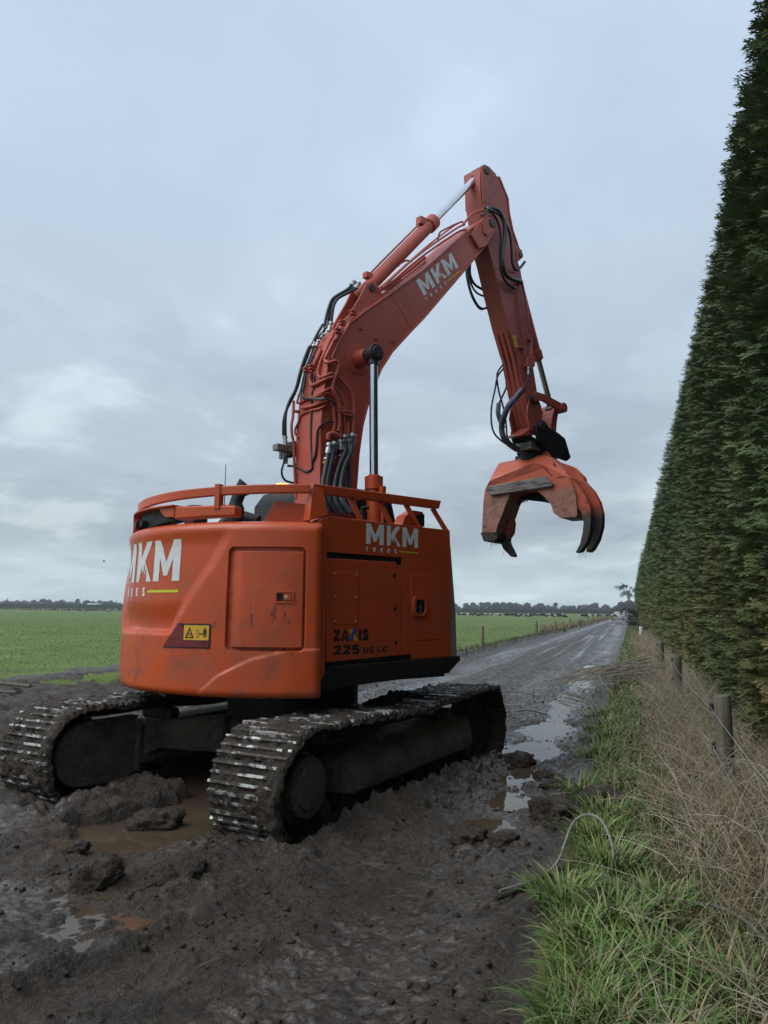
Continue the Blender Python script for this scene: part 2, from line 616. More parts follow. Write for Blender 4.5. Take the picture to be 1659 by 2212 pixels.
class MB:
    def __init__(self):
        self.v = []; self.f = []; self.m = []; self.mi = 0

    def add(self, vs, fs):
        n = len(self.v)
        self.v += [tuple(x) for x in vs]
        self.f += [tuple(i + n for i in f) for f in fs]
        self.m += [self.mi] * len(fs)
        return self

    def box(self, c, s, M=None):
        x, y, z = (k / 2 for k in s)
        vs = [Vector((i * x, j * y, k * z)) for i in (-1, 1) for j in (-1, 1) for k in (-1, 1)]
        if M is not None:
            vs = [M @ q for q in vs]
        c = Vector(c)
        return self.add([q + c for q in vs], [(0, 1, 3, 2), (4, 6, 7, 5), (0, 4, 5, 1), (2, 3, 7, 6), (0, 2, 6, 4), (1, 5, 7, 3)])

    def prism(self, poly, a, b, fr=lambda u, v, w: (w, u, v)):
        n = len(poly)
        vs = [fr(u, v, a) for u, v in poly] + [fr(u, v, b) for u, v in poly]
        fs = [tuple(range(n - 1, -1, -1)), tuple(range(n, 2 * n))]
        fs += [(i, (i + 1) % n, n + (i + 1) % n, n + i) for i in range(n)]
        return self.add(vs, fs)

    def tube(self, pts, r, n=8, cap=True):
        P = [Vector(p) for p in pts]
        rs = r if isinstance(r, (list, tuple)) else [r] * len(P)
        T = [(P[min(i + 1, len(P) - 1)] - P[max(i - 1, 0)]).normalized() for i in range(len(P))]
        up = Vector((0, 0, 1)) if abs(T[0].z) < 0.9 else Vector((1, 0, 0))
        N = T[0].cross(up).normalized()
        vs = []
        for i, p in enumerate(P):
            N = (N - T[i] * N.dot(T[i])).normalized()
            B = T[i].cross(N)
            for k in range(n):
                a = 2 * math.pi * k / n
                vs.append(p + (N * math.cos(a) + B * math.sin(a)) * rs[i])
        fs = []
        for i in range(len(P) - 1):
            for k in range(n):
                k2 = (k + 1) % n
                fs.append((i * n + k, i * n + k2, (i + 1) * n + k2, (i + 1) * n + k))
        if cap:
            fs.append(tuple(range(n - 1, -1, -1)))
            fs.append(tuple((len(P) - 1) * n + k for k in range(n)))
        return self.add(vs, fs)

    def cyl(self, p, q, r, n=20, r2=None):
        return self.tube([p, q], [r, r if r2 is None else r2], n)

    def hull(self, pts):
        bm = bmesh.new()
        for p in pts:
            bm.verts.new(p)
        res = bmesh.ops.convex_hull(bm, input=bm.verts)
        dead = [e for e in res['geom_interior'] if isinstance(e, bmesh.types.BMVert)]
        bmesh.ops.delete(bm, geom=dead, context='VERTS')
        bmesh.ops.dissolve_limit(bm, angle_limit=R(4), verts=bm.verts, edges=bm.edges)
        bm.verts.index_update()
        self.add([v.co for v in bm.verts], [tuple(v.index for v in f.verts) for f in bm.faces])
        bm.free()
        return self

    def build(self, name, mats, parent=None, bevel=0.0, smooth=True, angle=38, segs=2):
        me = bpy.data.meshes.new(name)
        me.from_pydata([tuple(q) for q in self.v], [], self.f)
        me.polygons.foreach_set('material_index', self.m)
        bm = bmesh.new(); bm.from_mesh(me)
        bmesh.ops.recalc_face_normals(bm, faces=bm.faces)
        bm.to_mesh(me); bm.free()
        return link_mesh(name, me, mats, parent, smooth, angle, bevel, segs)


def copy_tree(o, parent=None):
    c = o.copy()
    COL.objects.link(c)
    if parent is not None:
        c.parent = parent
    for ch in list(o.children):
        copy_tree(ch, c)
    return c


def drape(polys, fn, maxlen=None):
    """2D polygons -> MB-ready verts/faces mapped by fn; cut fine when the target is curved"""
    bm = bmesh.new()
    for vs, fs in polys:
        bv = [bm.verts.new((float(x), float(y), 0)) for x, y in vs]
        for f in fs:
            try:
                bm.faces.new([bv[i] for i in f])
            except ValueError:
                pass
    bmesh.ops.triangulate(bm, faces=bm.faces)
    if maxlen:
        for _ in range(6):
            ed = [e for e in bm.edges if e.calc_length() > maxlen]
            if not ed:
                break
            bmesh.ops.subdivide_edges(bm, edges=ed, cuts=1)
            bmesh.ops.triangulate(bm, faces=bm.faces)
    bm.verts.index_update()
    V = [fn(v.co.x, v.co.y) for v in bm.verts]; F = [tuple(q.index for q in f.verts) for f in bm.faces]
    bm.free()
    return V, F


def poly(pts):
    return (pts, [tuple(range(len(pts)))])


def rect(x0, y0, x1, y1):
    return poly([(x0, y0), (x1, y0), (x1, y1), (x0, y1)])


def strip(pts, t):
    """flat mitred band of width t along a line of points"""
    P = [Vector((x, y)) for x, y in pts]
    n = len(P)
    L = []; Rr = []
    for i in range(n):
        d0 = (P[i] - P[i - 1]).normalized() if i else (P[1] - P[0]).normalized()
        d1 = (P[i + 1] - P[i]).normalized() if i < n - 1 else d0
        m = Vector((-(d0.y + d1.y), d0.x + d1.x)).normalized()
        k = t / 2 / max(.5, m.dot(Vector((-d0.y, d0.x))))
        L.append(tuple(P[i] + m * k)); Rr.append(tuple(P[i] - m * k))
    return (L + Rr, [(i, i + 1, n + i + 1, n + i) for i in range(n - 1)])


def letter(ch, t):
    """block capital one unit high: (polygons, width)"""
    h = t / 2
    w = {'I': t, 'A': .92, 'Z': .74, 'U': .74, 'C': .74, '2': .70, '5': .70, 'R': .70, 'S': .70}.get(ch, .62)
    S = lambda *p: strip(p, t)
    if ch == 'E': g = [S((h, 0), (h, 1)), S((t, 1 - h), (w, 1 - h)), S((t, .5), (w - .05, .5)), S((t, h), (w, h))]
    elif ch == 'T': g = [S((0, 1 - h), (w, 1 - h)), S((w / 2, 0), (w / 2, 1 - t))]
    elif ch == 'H': g = [S((h, 0), (h, 1)), S((w - h, 0), (w - h, 1)), S((t, .5), (w - t, .5))]
    elif ch == 'I': g = [S((h, 0), (h, 1))]
    elif ch == 'L': g = [S((h, t), (h, 1)), S((0, h), (w, h))]
    elif ch == 'Z': g = [S((0, 1 - h), (w, 1 - h)), poly([(0, t), (t * 1.25, t), (w, 1 - t), (w - t * 1.25, 1 - t)]), S((0, h), (w, h))]
    elif ch == 'A':
        k = t * 1.12
        xi = lambda y: k + (w * .5 - k) * y / .82
        g = [poly([(0, 0), (k, 0), (w * .5, .82), (w * .5, 1), (w * .5 - k * .5, 1)]), poly([(w, 0), (w * .5 + k * .5, 1), (w * .5, 1), (w * .5, .82), (w - k, 0)]),
             poly([(xi(.20), .20), (w - xi(.20), .20), (w - xi(.40), .40), (xi(.40), .40)])]
    elif ch == 'R': g = [S((h, 0), (h, 1)), S((t, 1 - h), (w - h - .14, 1 - h), (w - h - .03, 1 - h - .05), (w - h, 1 - h - .16), (w - h, .62), (w - h - .03, .50), (w - h - .14, .45), (t, .45)), poly([(w * .38, .45 - h), (w * .38 + t * 1.1, .45 - h), (w, 0), (w - t * 1.15, 0)])]
    elif ch == 'U': g = [S((h, 1), (h, .32), (h + .04, h + .10), (h + .14, h + .01), (w * .5, h), (w - h - .14, h + .01), (w - h - .04, h + .10), (w - h, .32), (w - h, 1))]
    elif ch == 'C': g = [S((w - h * .9, .70), (w - h - .05, .86), (w - h - .16, 1 - h), (w * .45, 1 - h), (h + .07, .88), (h, .70), (h, .30), (h + .07, .12), (w * .45, h), (w - h - .16, h), (w - h - .05, .14), (w - h * .9, .30))]
    elif ch == 'S': g = [S((w - h * .9, .73), (w - h - .06, .87), (w * .5, 1 - h), (h + .07, .88), (h, .74), (h + .08, .60), (w * .5, .505), (w - h - .08, .41), (w - h, .27), (w - h - .07, .12), (w * .5, h), (h + .06, .13), (h * .9, .27))]
    elif ch == '2': g = [S((h, .68), (h + .06, .85), (w * .5, 1 - h), (w - h - .06, .86), (w - h, .70), (w - h - .07, .54), (t * .85, t)), S((0, h), (w, h))]
    elif ch == '5': g = [S((.04, 1 - h), (w - .03, 1 - h)), S((h + .03, 1 - t), (h, .52), (w * .42, .60), (w - h - .08, .55), (w - h, .34), (w - h - .08, .13), (w * .5, h), (h + .06, .12), (h * .9, .26))]
    return g, w


def block_word(body, height, width, t=.24, gap=None):
    """a line of block capitals spread over the given width: one entry per letter"""
    G = [letter(ch, t) if ch != ' ' else ([], .25) for ch in body]
    tot = sum(w for _, w in G)
    kx = 1.0
    if gap is None:
        gap = (width / height - tot) / max(1, len(G) - 1)
    else:
        kx = (width / height) / (tot + gap * (len(G) - 1))
    out = []; x = 0.0
    for g, w in G:
        V = []; F = []
        for vs, fs in g:
            n = len(V)
            V += [((x + u) * kx * height, v * height) for u, v in vs]
            F += [tuple(i + n for i in f) for f in fs]
        if V:
            out.append((V, F))
        x += w + gap
    return out


# the company lettering: two broad Ms and a K whose foot is cut into a row of firs
L_M = [(0, 0), (0, 1), (.25, 1), (.5, .46), (.75, 1), (1, 1), (1, 0), (.75, 0), (.75, .56), (.57, .13), (.43, .13), (.25, .56), (.25, 0)]
L_K = [(0, 0), (0, 1), (.27, 1), (.27, .58), (.64, 1), (.98, 1), (.56, .52), (1.02, 0), (.72, 0), (.70, .10), (.73, .11), (.68, .2), (.70, .21), (.655, .36),
       (.61, .24), (.63, .23), (.57, .13), (.56, .3), (.58, .3), (.535, .48), (.50, .33), (.52, .32), (.47, .2), (.45, .3), (.42, .22), (.40, .34), (.36, .2), (.33, .40),
       (.29, .25), (.31, .24), (.25, .12), (.27, .11), (.21, 0)]


def company_logo(w, h):
    """returns (white polygons, lime polygons) in a w x h*1.37 box, lower left of the big letters at 0,0"""
    white = []
    for (x0, x1, L) in ((0.0, .325, L_M), (.385, .655, L_K), (.685, 1.0, L_M)):
        white.append(poly([((x0 + u * (x1 - x0)) * w, v * h) for u, v in L]))
    for vs, fs in block_word('TREES', h * .212, .575 * w, .29):
        white.append(([(x, y - h * .355) for x, y in vs], fs))
    lime = [rect(.615 * w, -h * 0.275, w, -h * 0.215)]
    return white, lime

# measured profiles and pipe runs of the machine, metres in its own axes (right, ahead, up)
ARM_R = [(2.81,7.645),(2.876,7.701),(2.982,7.71),(3.142,7.657),(3.224,7.672),(3.413,7.418),(3.436,7.219),(3.515,6.965),(3.68,6.74),(3.706,6.635),(3.647,6.558),(3.618,6.53),(3.671,6.441),(3.721,6.239),(3.797,5.925),(3.858,5.607),(3.893,5.364),(3.909,5.18),(3.933,5.033),(4.02,4.651),(4.072,4.483),(4.095,4.318),(4.003,4.108),(3.931,4.043),(3.602,3.988)]
ARM_L = [(2.808,7.451),(2.817,7.18),(2.958,6.548),(3.056,6.327),(3.179,5.989),(3.366,5.518),(3.531,5.167),(3.563,5.123),(3.7,4.628),(3.879,4.139)]
BOOMDISC = [(0.489,4.438),(0.609,4.524),(0.743,4.494),(0.519,4.258),(0.739,4.204)]
ARMSTICKER = [(3.462,5.386),(3.537,5.414),(3.587,5.255),(3.519,5.229)]
ARMBLOCK = [(3.714,5.099),(3.896,5.142),(3.879,5.022),(3.711,4.992)]
BOOMTIPBOSS = [(2.633,6.703),(2.813,6.851),(2.97,6.92),(3.036,6.872),(2.993,6.73),(2.807,6.448),(2.654,6.341),(2.553,6.202),(2.408,6.463)]
BOOMWELD = [(1.11,5.273),(1.457,4.931),(2.43,6.491),(2.638,6.303)]
BOOMLOGO = [(1.507,5.575),(1.657,5.398),(2.232,5.992),(2.058,6.153),(1.7,5.371),(1.744,5.343),(2.057,5.676),(2.068,5.721),(2.286,5.948)]
HITCH = [(3.854,4.141),(3.94,4.226),(3.998,4.263),(4.068,4.249),(4.166,4.178),(4.383,4.135),(4.545,4.081),(4.678,3.813),(4.592,3.756),(4.224,3.791),(3.987,3.92),(3.878,4.024)]
HITCHL = [(3.89,4.167),(3.975,4.236),(4.017,4.225),(4.126,4.063),(4.123,3.954),(4.011,4.008),(3.902,4.116)]
HITCHBOX = [(3.849,3.914),(4.203,4.006),(4.186,3.914),(3.861,3.846)]
LINKS = [(3.92,4.643),(4.559,4.6),(4.525,4.502),(4.483,4.166)]
PIPES = [([(-0.115,1.996,6.138),(-0.18,1.577,5.728),(-0.295,1.296,5.483),(-0.0,0.775,5.03),(0.115,0.473,4.765),(0.205,0.353,4.609),(0.245,0.266,4.478),(0.225,0.249,4.438),(0.205,0.178,4.276),(0.195,0.17,4.23),(0.255,0.174,4.188),(0.255,0.263,4.23),(0.255,0.305,4.199),(0.255,0.291,4.115),(0.255,0.236,3.962),(0.255,0.251,3.871),(0.255,0.314,3.777),(0.255,0.329,3.667),(0.255,0.336,3.535),(0.255,0.313,3.458)],0.021),([(0.015,1.866,5.988),(0.13,0.929,5.144),(0.14,0.687,4.932),(0.19,0.516,4.783),(0.24,0.434,4.662),(0.24,0.377,4.55),(0.24,0.344,4.506),(0.24,0.241,4.296),(0.24,0.233,4.247)],0.012),([(-0.135,0.608,4.876),(0.075,0.395,4.657),(0.12,0.271,4.473),(0.13,0.256,4.445),(0.125,0.197,4.308),(0.1,0.169,4.206),(0.1,0.152,4.1),(0.14,0.143,4.048),(0.24,0.141,4.037),(0.25,0.205,4.076),(0.25,0.246,4.082)],0.017),([(0.25,0.304,4.065),(0.25,0.354,4.042),(0.25,0.44,3.979),(0.25,0.509,3.905),(0.25,0.537,3.775),(0.25,0.535,3.652),(0.25,0.526,3.475)],0.019),([(0.015,0.244,4.417),(0.015,0.182,4.278),(-0.035,0.164,4.163),(-0.04,0.15,4.078),(-0.0,0.135,4.005),(0.05,0.131,3.979),(0.165,0.134,3.987),(0.25,0.166,4.014),(0.25,0.247,4.049)],0.02),([(-0.255,0.127,3.846),(-0.205,0.125,3.829),(-0.09,0.124,3.839),(0.06,0.127,3.848),(0.23,0.128,3.864),(0.24,0.224,3.926),(0.24,0.29,3.93),(0.24,0.357,3.876),(0.24,0.41,3.772),(0.24,0.422,3.586),(0.24,0.429,3.447)],0.012),([(0.065,0.124,3.839),(0.19,0.127,3.84),(0.24,0.161,3.853),(0.24,0.226,3.849),(0.24,0.284,3.808)],0.012),([(-0.12,0.107,3.753),(0.095,0.104,3.736),(0.25,0.116,3.752),(0.25,0.188,3.766),(0.25,0.238,3.723),(0.25,0.26,3.635),(0.25,0.27,3.537),(0.25,0.256,3.449)],0.02),([(0.24,0.196,3.75),(0.215,0.112,3.686),(-0.0,0.111,3.696),(-0.145,0.111,3.677),(-0.175,0.102,3.607),(-0.225,0.095,3.527),(-0.22,0.098,3.472),(-0.17,0.1,3.423)],0.012),([(-0.2,0.048,3.84),(-0.2,0.048,3.738),(-0.2,0.042,3.648),(-0.2,0.029,3.565),(-0.2,0.036,3.465),(-0.2,0.063,3.368),(-0.2,0.077,3.153),(-0.2,0.098,2.922),(-0.2,0.114,2.759)],0.016),([(-0.19,0.101,3.725),(-0.285,0.102,3.751)],0.018),([(0.26,0.182,3.343),(0.26,0.189,3.403),(0.26,0.253,3.427),(0.26,0.327,3.407)],0.026),([(0.255,0.353,3.505),(0.255,0.352,3.379)],0.014),([(0.255,0.456,3.59),(0.255,0.456,3.389)],0.014),([(-0.24,0.601,4.883),(-0.24,0.861,5.098),(-0.24,1.248,5.474),(-0.24,1.37,5.6),(-0.24,2.116,6.356),(-0.24,2.65,6.853),(-0.24,2.856,7.014)],0.012),([(-0.165,0.154,4.109),(-0.15,0.137,4.019),(-0.205,0.122,3.924),(-0.225,0.114,3.845)],0.012),([(0.2,1.246,5.524),(0.2,0.982,5.301),(0.2,1.527,5.871),(0.2,2.224,6.484),(0.2,2.417,6.625)],0.014),([(0.16,1.325,5.523),(0.16,1.057,5.322),(0.16,1.609,5.881),(0.16,2.291,6.473),(0.16,2.485,6.596)],0.014),([(0.0,2.117,6.369),(0.0,2.152,6.486),(0.0,2.247,6.573),(0.0,2.565,6.797),(0.0,2.64,6.789)],0.012),([(0.2,2.392,6.616),(0.2,2.467,6.714),(0.2,2.592,6.85),(0.2,2.848,7.003)],0.016),([(0.0,1.41,5.783),(0.0,1.462,5.841),(0.0,1.557,5.906),(0.0,1.643,5.918)],0.012),([(0.19,3.635,6.213),(0.19,3.667,6.114),(0.19,3.731,5.89),(0.19,3.784,5.573),(0.19,3.824,5.494),(0.19,3.834,5.362),(0.19,3.801,5.167)],0.018),([(0.17,3.528,6.087),(0.17,3.546,5.985),(0.17,3.626,5.625),(0.17,3.674,5.371),(0.17,3.712,5.266),(0.17,3.674,5.132)],0.012)]
HOSES = [([(0.05,0.656,5.293),(0.05,0.569,5.201),(0.05,0.448,5.106),(0.05,0.363,5.024),(0.05,0.315,4.917),(0.05,0.276,4.765),(0.05,0.27,4.687)],0.016),([(0.02,0.726,5.296),(0.02,0.602,5.199),(0.02,0.497,5.138),(0.02,0.412,5.041),(0.02,0.355,4.903),(0.02,0.333,4.769)],0.018),([(0.08,0.695,5.252),(0.08,0.581,5.165),(0.08,0.434,5.056),(0.08,0.367,4.958),(0.08,0.344,4.846),(0.08,0.33,4.736)],0.018),([(-0.18,0.442,4.808),(-0.186,0.439,4.751),(-0.191,0.393,4.69),(-0.197,0.347,4.622),(-0.203,0.303,4.527),(-0.209,0.266,4.503),(-0.214,0.215,4.358),(-0.22,0.173,4.251),(-0.231,0.158,4.181),(-0.243,0.122,4.023),(-0.254,0.084,3.92),(-0.266,0.008,3.757),(-0.277,-0.02,3.638),(-0.289,-0.017,3.539),(-0.3,-0.007,3.461)],0.016),([(-0.2,0.431,4.825),(-0.204,0.367,4.715),(-0.208,0.273,4.528),(-0.212,0.243,4.499),(-0.216,0.168,4.298),(-0.22,0.126,4.143),(-0.232,0.091,3.986),(-0.244,0.023,3.837),(-0.256,-0.012,3.703),(-0.268,-0.007,3.55),(-0.28,0.008,3.447)],0.016),([(-0.145,0.261,4.492),(-0.115,0.193,4.342),(-0.14,0.157,4.214),(-0.155,0.139,4.103),(-0.16,0.121,3.997),(-0.165,0.11,3.934),(-0.12,0.104,3.875),(-0.01,0.098,3.833),(0.17,0.095,3.798),(0.265,0.128,3.778),(0.265,0.2,3.772),(0.265,0.274,3.747)],0.012),([(-0.065,0.253,4.483),(-0.06,0.179,4.317),(-0.095,0.15,4.201),(-0.11,0.131,4.091),(-0.11,0.11,3.97),(-0.11,0.104,3.914),(-0.055,0.098,3.853),(0.065,0.092,3.813),(0.245,0.087,3.767),(0.27,0.18,3.774),(0.27,0.27,3.752)],0.012),([(0.01,0.138,3.915),(0.03,0.123,3.773),(0.055,0.106,3.564),(0.06,0.108,3.365),(0.08,0.116,3.118)],0.014),([(-0.12,0.246,4.383),(0.02,0.159,4.053),(0.03,0.139,3.924)],0.014),([(0.25,0.249,3.557),(0.25,0.161,3.538),(0.245,0.087,3.48),(0.19,0.09,3.412),(0.18,0.092,3.31),(0.155,0.098,3.185),(0.1,0.101,3.113),(0.09,0.107,3.048),(-0.02,0.106,3.029),(-0.18,0.103,3.105),(-0.24,0.014,3.115)],0.013),([(0.26,0.203,3.305),(0.28,0.162,3.108),(0.3,0.104,2.861),(0.325,0.102,2.714),(0.35,0.151,2.561)],0.034),([(0.27,0.261,3.312),(0.295,0.205,3.112),(0.32,0.137,2.862),(0.36,0.14,2.702),(0.4,0.209,2.562)],0.034),([(0.26,0.411,3.42),(0.284,0.395,3.25),(0.308,0.295,3.07),(0.346,0.212,2.842),(0.398,0.192,2.677),(0.45,0.243,2.548)],0.032),([(0.26,0.506,3.436),(0.292,0.469,3.26),(0.324,0.35,3.062),(0.372,0.274,2.846),(0.436,0.243,2.679),(0.5,0.301,2.549)],0.032),([(0.25,0.37,3.333),(0.27,0.36,3.192),(0.29,0.394,3.059),(0.33,0.374,2.863),(0.39,0.346,2.721),(0.45,0.383,2.561)],0.022),([(0.25,0.464,3.348),(0.275,0.456,3.151),(0.3,0.449,2.876),(0.375,0.409,2.663),(0.45,0.409,2.537)],0.022),([(-0.3,0.02,3.187),(-0.3,-0.017,3.057),(-0.3,0.027,2.967),(-0.3,0.142,2.946)],0.012),([(-0.28,-0.009,3.166),(-0.28,0.038,3.228),(-0.28,0.237,3.243),(-0.28,0.257,3.119),(-0.28,0.228,2.975)],0.01),([(0.27,2.765,6.95),(0.28,2.91,7.011),(0.29,3.042,6.995),(0.3,3.121,6.866),(0.3,3.131,6.669),(0.3,3.086,6.437),(0.3,3.082,6.238),(0.267,3.201,6.145),(0.233,3.407,6.159),(0.2,3.604,6.209)],0.03),([(0.29,2.651,6.8),(0.279,2.832,6.937),(0.267,3.002,6.889),(0.256,3.092,6.709),(0.243,3.089,6.405),(0.229,3.129,6.189),(0.214,3.265,6.075),(0.2,3.474,6.063)],0.017),([(0.3,2.807,6.945),(0.274,3.074,6.968),(0.249,3.292,6.821),(0.229,3.367,6.598),(0.211,3.399,6.412),(0.2,3.495,6.346),(0.2,3.595,6.416),(0.2,3.698,6.535)],0.02),([(-0.22,2.937,6.385),(-0.22,2.92,6.242),(-0.22,2.981,6.041),(-0.206,3.068,5.879),(-0.178,3.167,5.79),(-0.15,3.282,5.842)],0.015),([(-0.18,2.908,6.343),(-0.18,2.911,6.152),(-0.18,2.974,5.971),(-0.172,3.081,5.836),(-0.156,3.168,5.792),(-0.14,3.27,5.826)],0.015),([(-0.2,2.975,6.409),(-0.2,2.973,6.252),(-0.18,3.041,6.12),(-0.14,3.206,6.065)],0.018),([(-0.2,2.948,6.336),(-0.2,2.998,6.113),(-0.18,3.092,6.007),(-0.14,3.218,5.977)],0.014),([(-0.14,3.602,5.076),(-0.166,3.507,4.94),(-0.191,3.525,4.83),(-0.2,3.577,4.663),(-0.2,3.664,4.471),(-0.186,3.7,4.28),(-0.143,3.676,4.031),(-0.1,3.711,3.926)],0.013),([(-0.14,3.613,5.018),(-0.166,3.506,4.88),(-0.191,3.478,4.7),(-0.2,3.406,4.421),(-0.2,3.402,4.185),(-0.186,3.459,4.031),(-0.143,3.628,3.92),(-0.1,3.756,3.889)],0.013),([(-0.14,3.666,4.834),(-0.16,3.689,4.753),(-0.18,3.596,4.573),(-0.2,3.563,4.481)],0.015),([(0.2,3.743,4.98),(0.2,3.727,4.813),(0.2,3.619,4.657),(0.2,3.526,4.551)],0.014)]
SLEEVES = [([(-0.2,3.563,4.496),(-0.183,3.529,4.352),(-0.167,3.562,4.237),(-0.15,3.596,4.137)],0.035),([(0.2,3.596,4.631),(0.15,3.545,4.536),(0.1,3.426,4.393),(0.0,3.436,4.255),(-0.1,3.501,4.126),(-0.1,3.554,3.974),(-0.1,3.756,3.881),(-0.05,3.922,3.833),(0.0,4.044,3.799)],0.042)]
FERRULES = [[(0.05,0.687,5.34),(0.05,0.63,5.271)],[(0.08,0.73,5.329),(0.08,0.669,5.236)],[(0.08,0.33,4.736),(0.08,0.299,4.623)],[(0.02,0.329,4.761),(0.02,0.318,4.687)],[(-0.3,0.001,3.463),(-0.3,0.021,3.351)],[(-0.28,0.008,3.447),(-0.28,0.015,3.347)],[(0.27,0.199,3.305),(0.27,0.178,3.192)],[(0.27,0.263,3.329),(0.27,0.246,3.222)],[(0.26,0.413,3.434),(0.26,0.415,3.322)],[(0.26,0.518,3.465),(0.26,0.499,3.335)],[(0.26,0.352,3.371),(0.26,0.359,3.26)],[(0.26,0.456,3.395),(0.26,0.45,3.267)],[(-0.145,0.277,4.546),(-0.135,0.242,4.485)],[(-0.08,0.279,4.55),(-0.065,0.236,4.471)],[(-0.125,0.378,4.667),(-0.1,0.326,4.597)],[(0.2,3.741,4.983),(0.2,3.737,4.868)],[(0.28,2.767,6.955),(0.28,2.844,6.968)]]
VALVE = [[(-0.3,-0.089,3.309),(-0.3,0.095,3.408),(-0.3,0.237,3.445),(-0.3,0.25,3.277),(-0.3,0.068,3.208),(-0.3,-0.065,3.285)]]
G = [-0.0,4.12]
G_FRONT = [(-0.73,2.705),(-0.701,3.165),(-0.671,3.327),(-0.604,3.441),(0.092,3.643),(0.153,3.63),(0.287,3.558),(0.386,3.376),(0.461,3.419),(0.605,3.383),(0.665,3.21),(0.685,3.167),(0.702,2.861),(0.676,2.835),(0.461,2.836),(0.368,2.912),(0.334,3.027),(0.233,3.148),(0.145,3.227),(-0.007,3.262),(-0.162,3.253),(-0.272,3.219),(-0.337,3.107),(-0.403,2.936),(-0.477,2.794),(-0.503,2.693)]
G_OUTLINE = [(-0.73,2.705),(-0.701,3.165),(-0.671,3.327),(-0.574,3.483),(-0.459,3.606),(0.077,3.638),(0.272,3.573),(0.388,3.433),(0.591,3.42),(0.619,3.382),(0.665,3.21),(0.702,2.861),(0.676,2.835),(0.461,2.836),(0.368,2.912),(0.334,3.027),(0.233,3.148),(0.145,3.227),(-0.007,3.262),(-0.162,3.253),(-0.272,3.219),(-0.337,3.107),(-0.403,2.936),(-0.477,2.794),(-0.503,2.693)]
G_TOP = [(-0.536,3.709),(-0.511,3.729),(-0.308,3.729),(-0.196,3.71),(-0.101,3.737),(-0.038,3.767),(0.087,3.775),(0.209,3.756),(0.299,3.721),(0.401,3.615),(0.53,3.458)]
G_FOOT = [(-0.748,2.689),(-0.715,2.709),(-0.488,2.689),(-0.473,2.601),(-0.522,2.553),(-0.7,2.568)]
G_BAR = [(-0.63,3.321),(-0.614,3.357),(0.268,3.427),(0.384,3.309),(0.383,3.267),(-0.566,3.219)]
G_SAW = [(-0.546,2.95),(-0.423,3.002),(-0.383,2.939),(-0.36,2.848),(-0.378,2.715),(-0.444,2.629),(-0.575,2.605),(-0.606,2.742)]
G_TINEL = [(-0.575,2.616),(-0.437,2.624),(-0.39,2.518),(-0.313,2.368),(-0.329,2.339),(-0.393,2.356),(-0.504,2.464)]
G_TINEA = [(0.536,3.478),(0.577,3.403),(0.703,3.264),(0.812,3.101),(0.871,2.945),(0.873,2.78),(0.854,2.616),(0.808,2.482),(0.721,2.369),(0.65,2.354),(0.651,2.372),(0.71,2.472),(0.749,2.622),(0.767,2.759),(0.736,2.899),(0.654,3.016),(0.607,3.16),(0.573,3.22)]
G_TINEB = [(0.535,3.478),(0.694,3.376),(0.82,3.222),(0.9,3.059),(0.934,2.888),(0.925,2.721),(0.87,2.542),(0.796,2.42),(0.745,2.377),(0.678,2.39),(0.689,2.417),(0.749,2.534),(0.79,2.7),(0.802,2.869),(0.756,3.013),(0.674,3.191),(0.517,3.349)]
G_LUGB = [(0.25,3.689),(0.304,3.698),(0.527,3.6),(0.671,3.44),(0.683,3.367),(0.566,3.363),(0.406,3.54)]
G_LUGT = [(-0.056,3.81),(0.118,3.91),(0.165,3.897),(0.21,3.839),(0.253,3.731),(0.053,3.768)]
G_BACK = [(-0.61,2.971),(-0.378,3.077),(-0.36,3.166),(-0.311,3.155),(-0.278,3.198),(-0.118,3.163),(0.085,3.125),(0.193,3.094),(0.2,3.419),(-0.111,3.524),(-0.554,3.412),(-0.624,3.187)]
G_SLOT = [(0.21,3.699),(0.293,3.689),(0.41,3.568),(0.335,3.569)]
G_ROT = [(-0.241,3.792),(-0.144,3.872),(-0.017,3.857),(-0.019,3.767)]

# ------------------------------------------------------------------ the excavator
exc = empty('excavator', (CX, CY, 0), -R(THU),
            'orange tracked excavator with a tree grapple raised on its boom, standing in the mud', 'excavator')

RCW = 1.689
CW_Z0, CW_Z1 = 0.85, 2.29
DIAG_Z = [0.9, 1.232, 1.503, 1.922, 2.302]
DIAG_A = [10.0, 15.9, 21.6, 32.5, 39.6]
ARCH_A = [26, 28.2, 33.7, 42.9, 52.9, 61.5]
ARCH_Z = [0.80, 0.891, 1.026, 1.159, 1.235, 1.243]


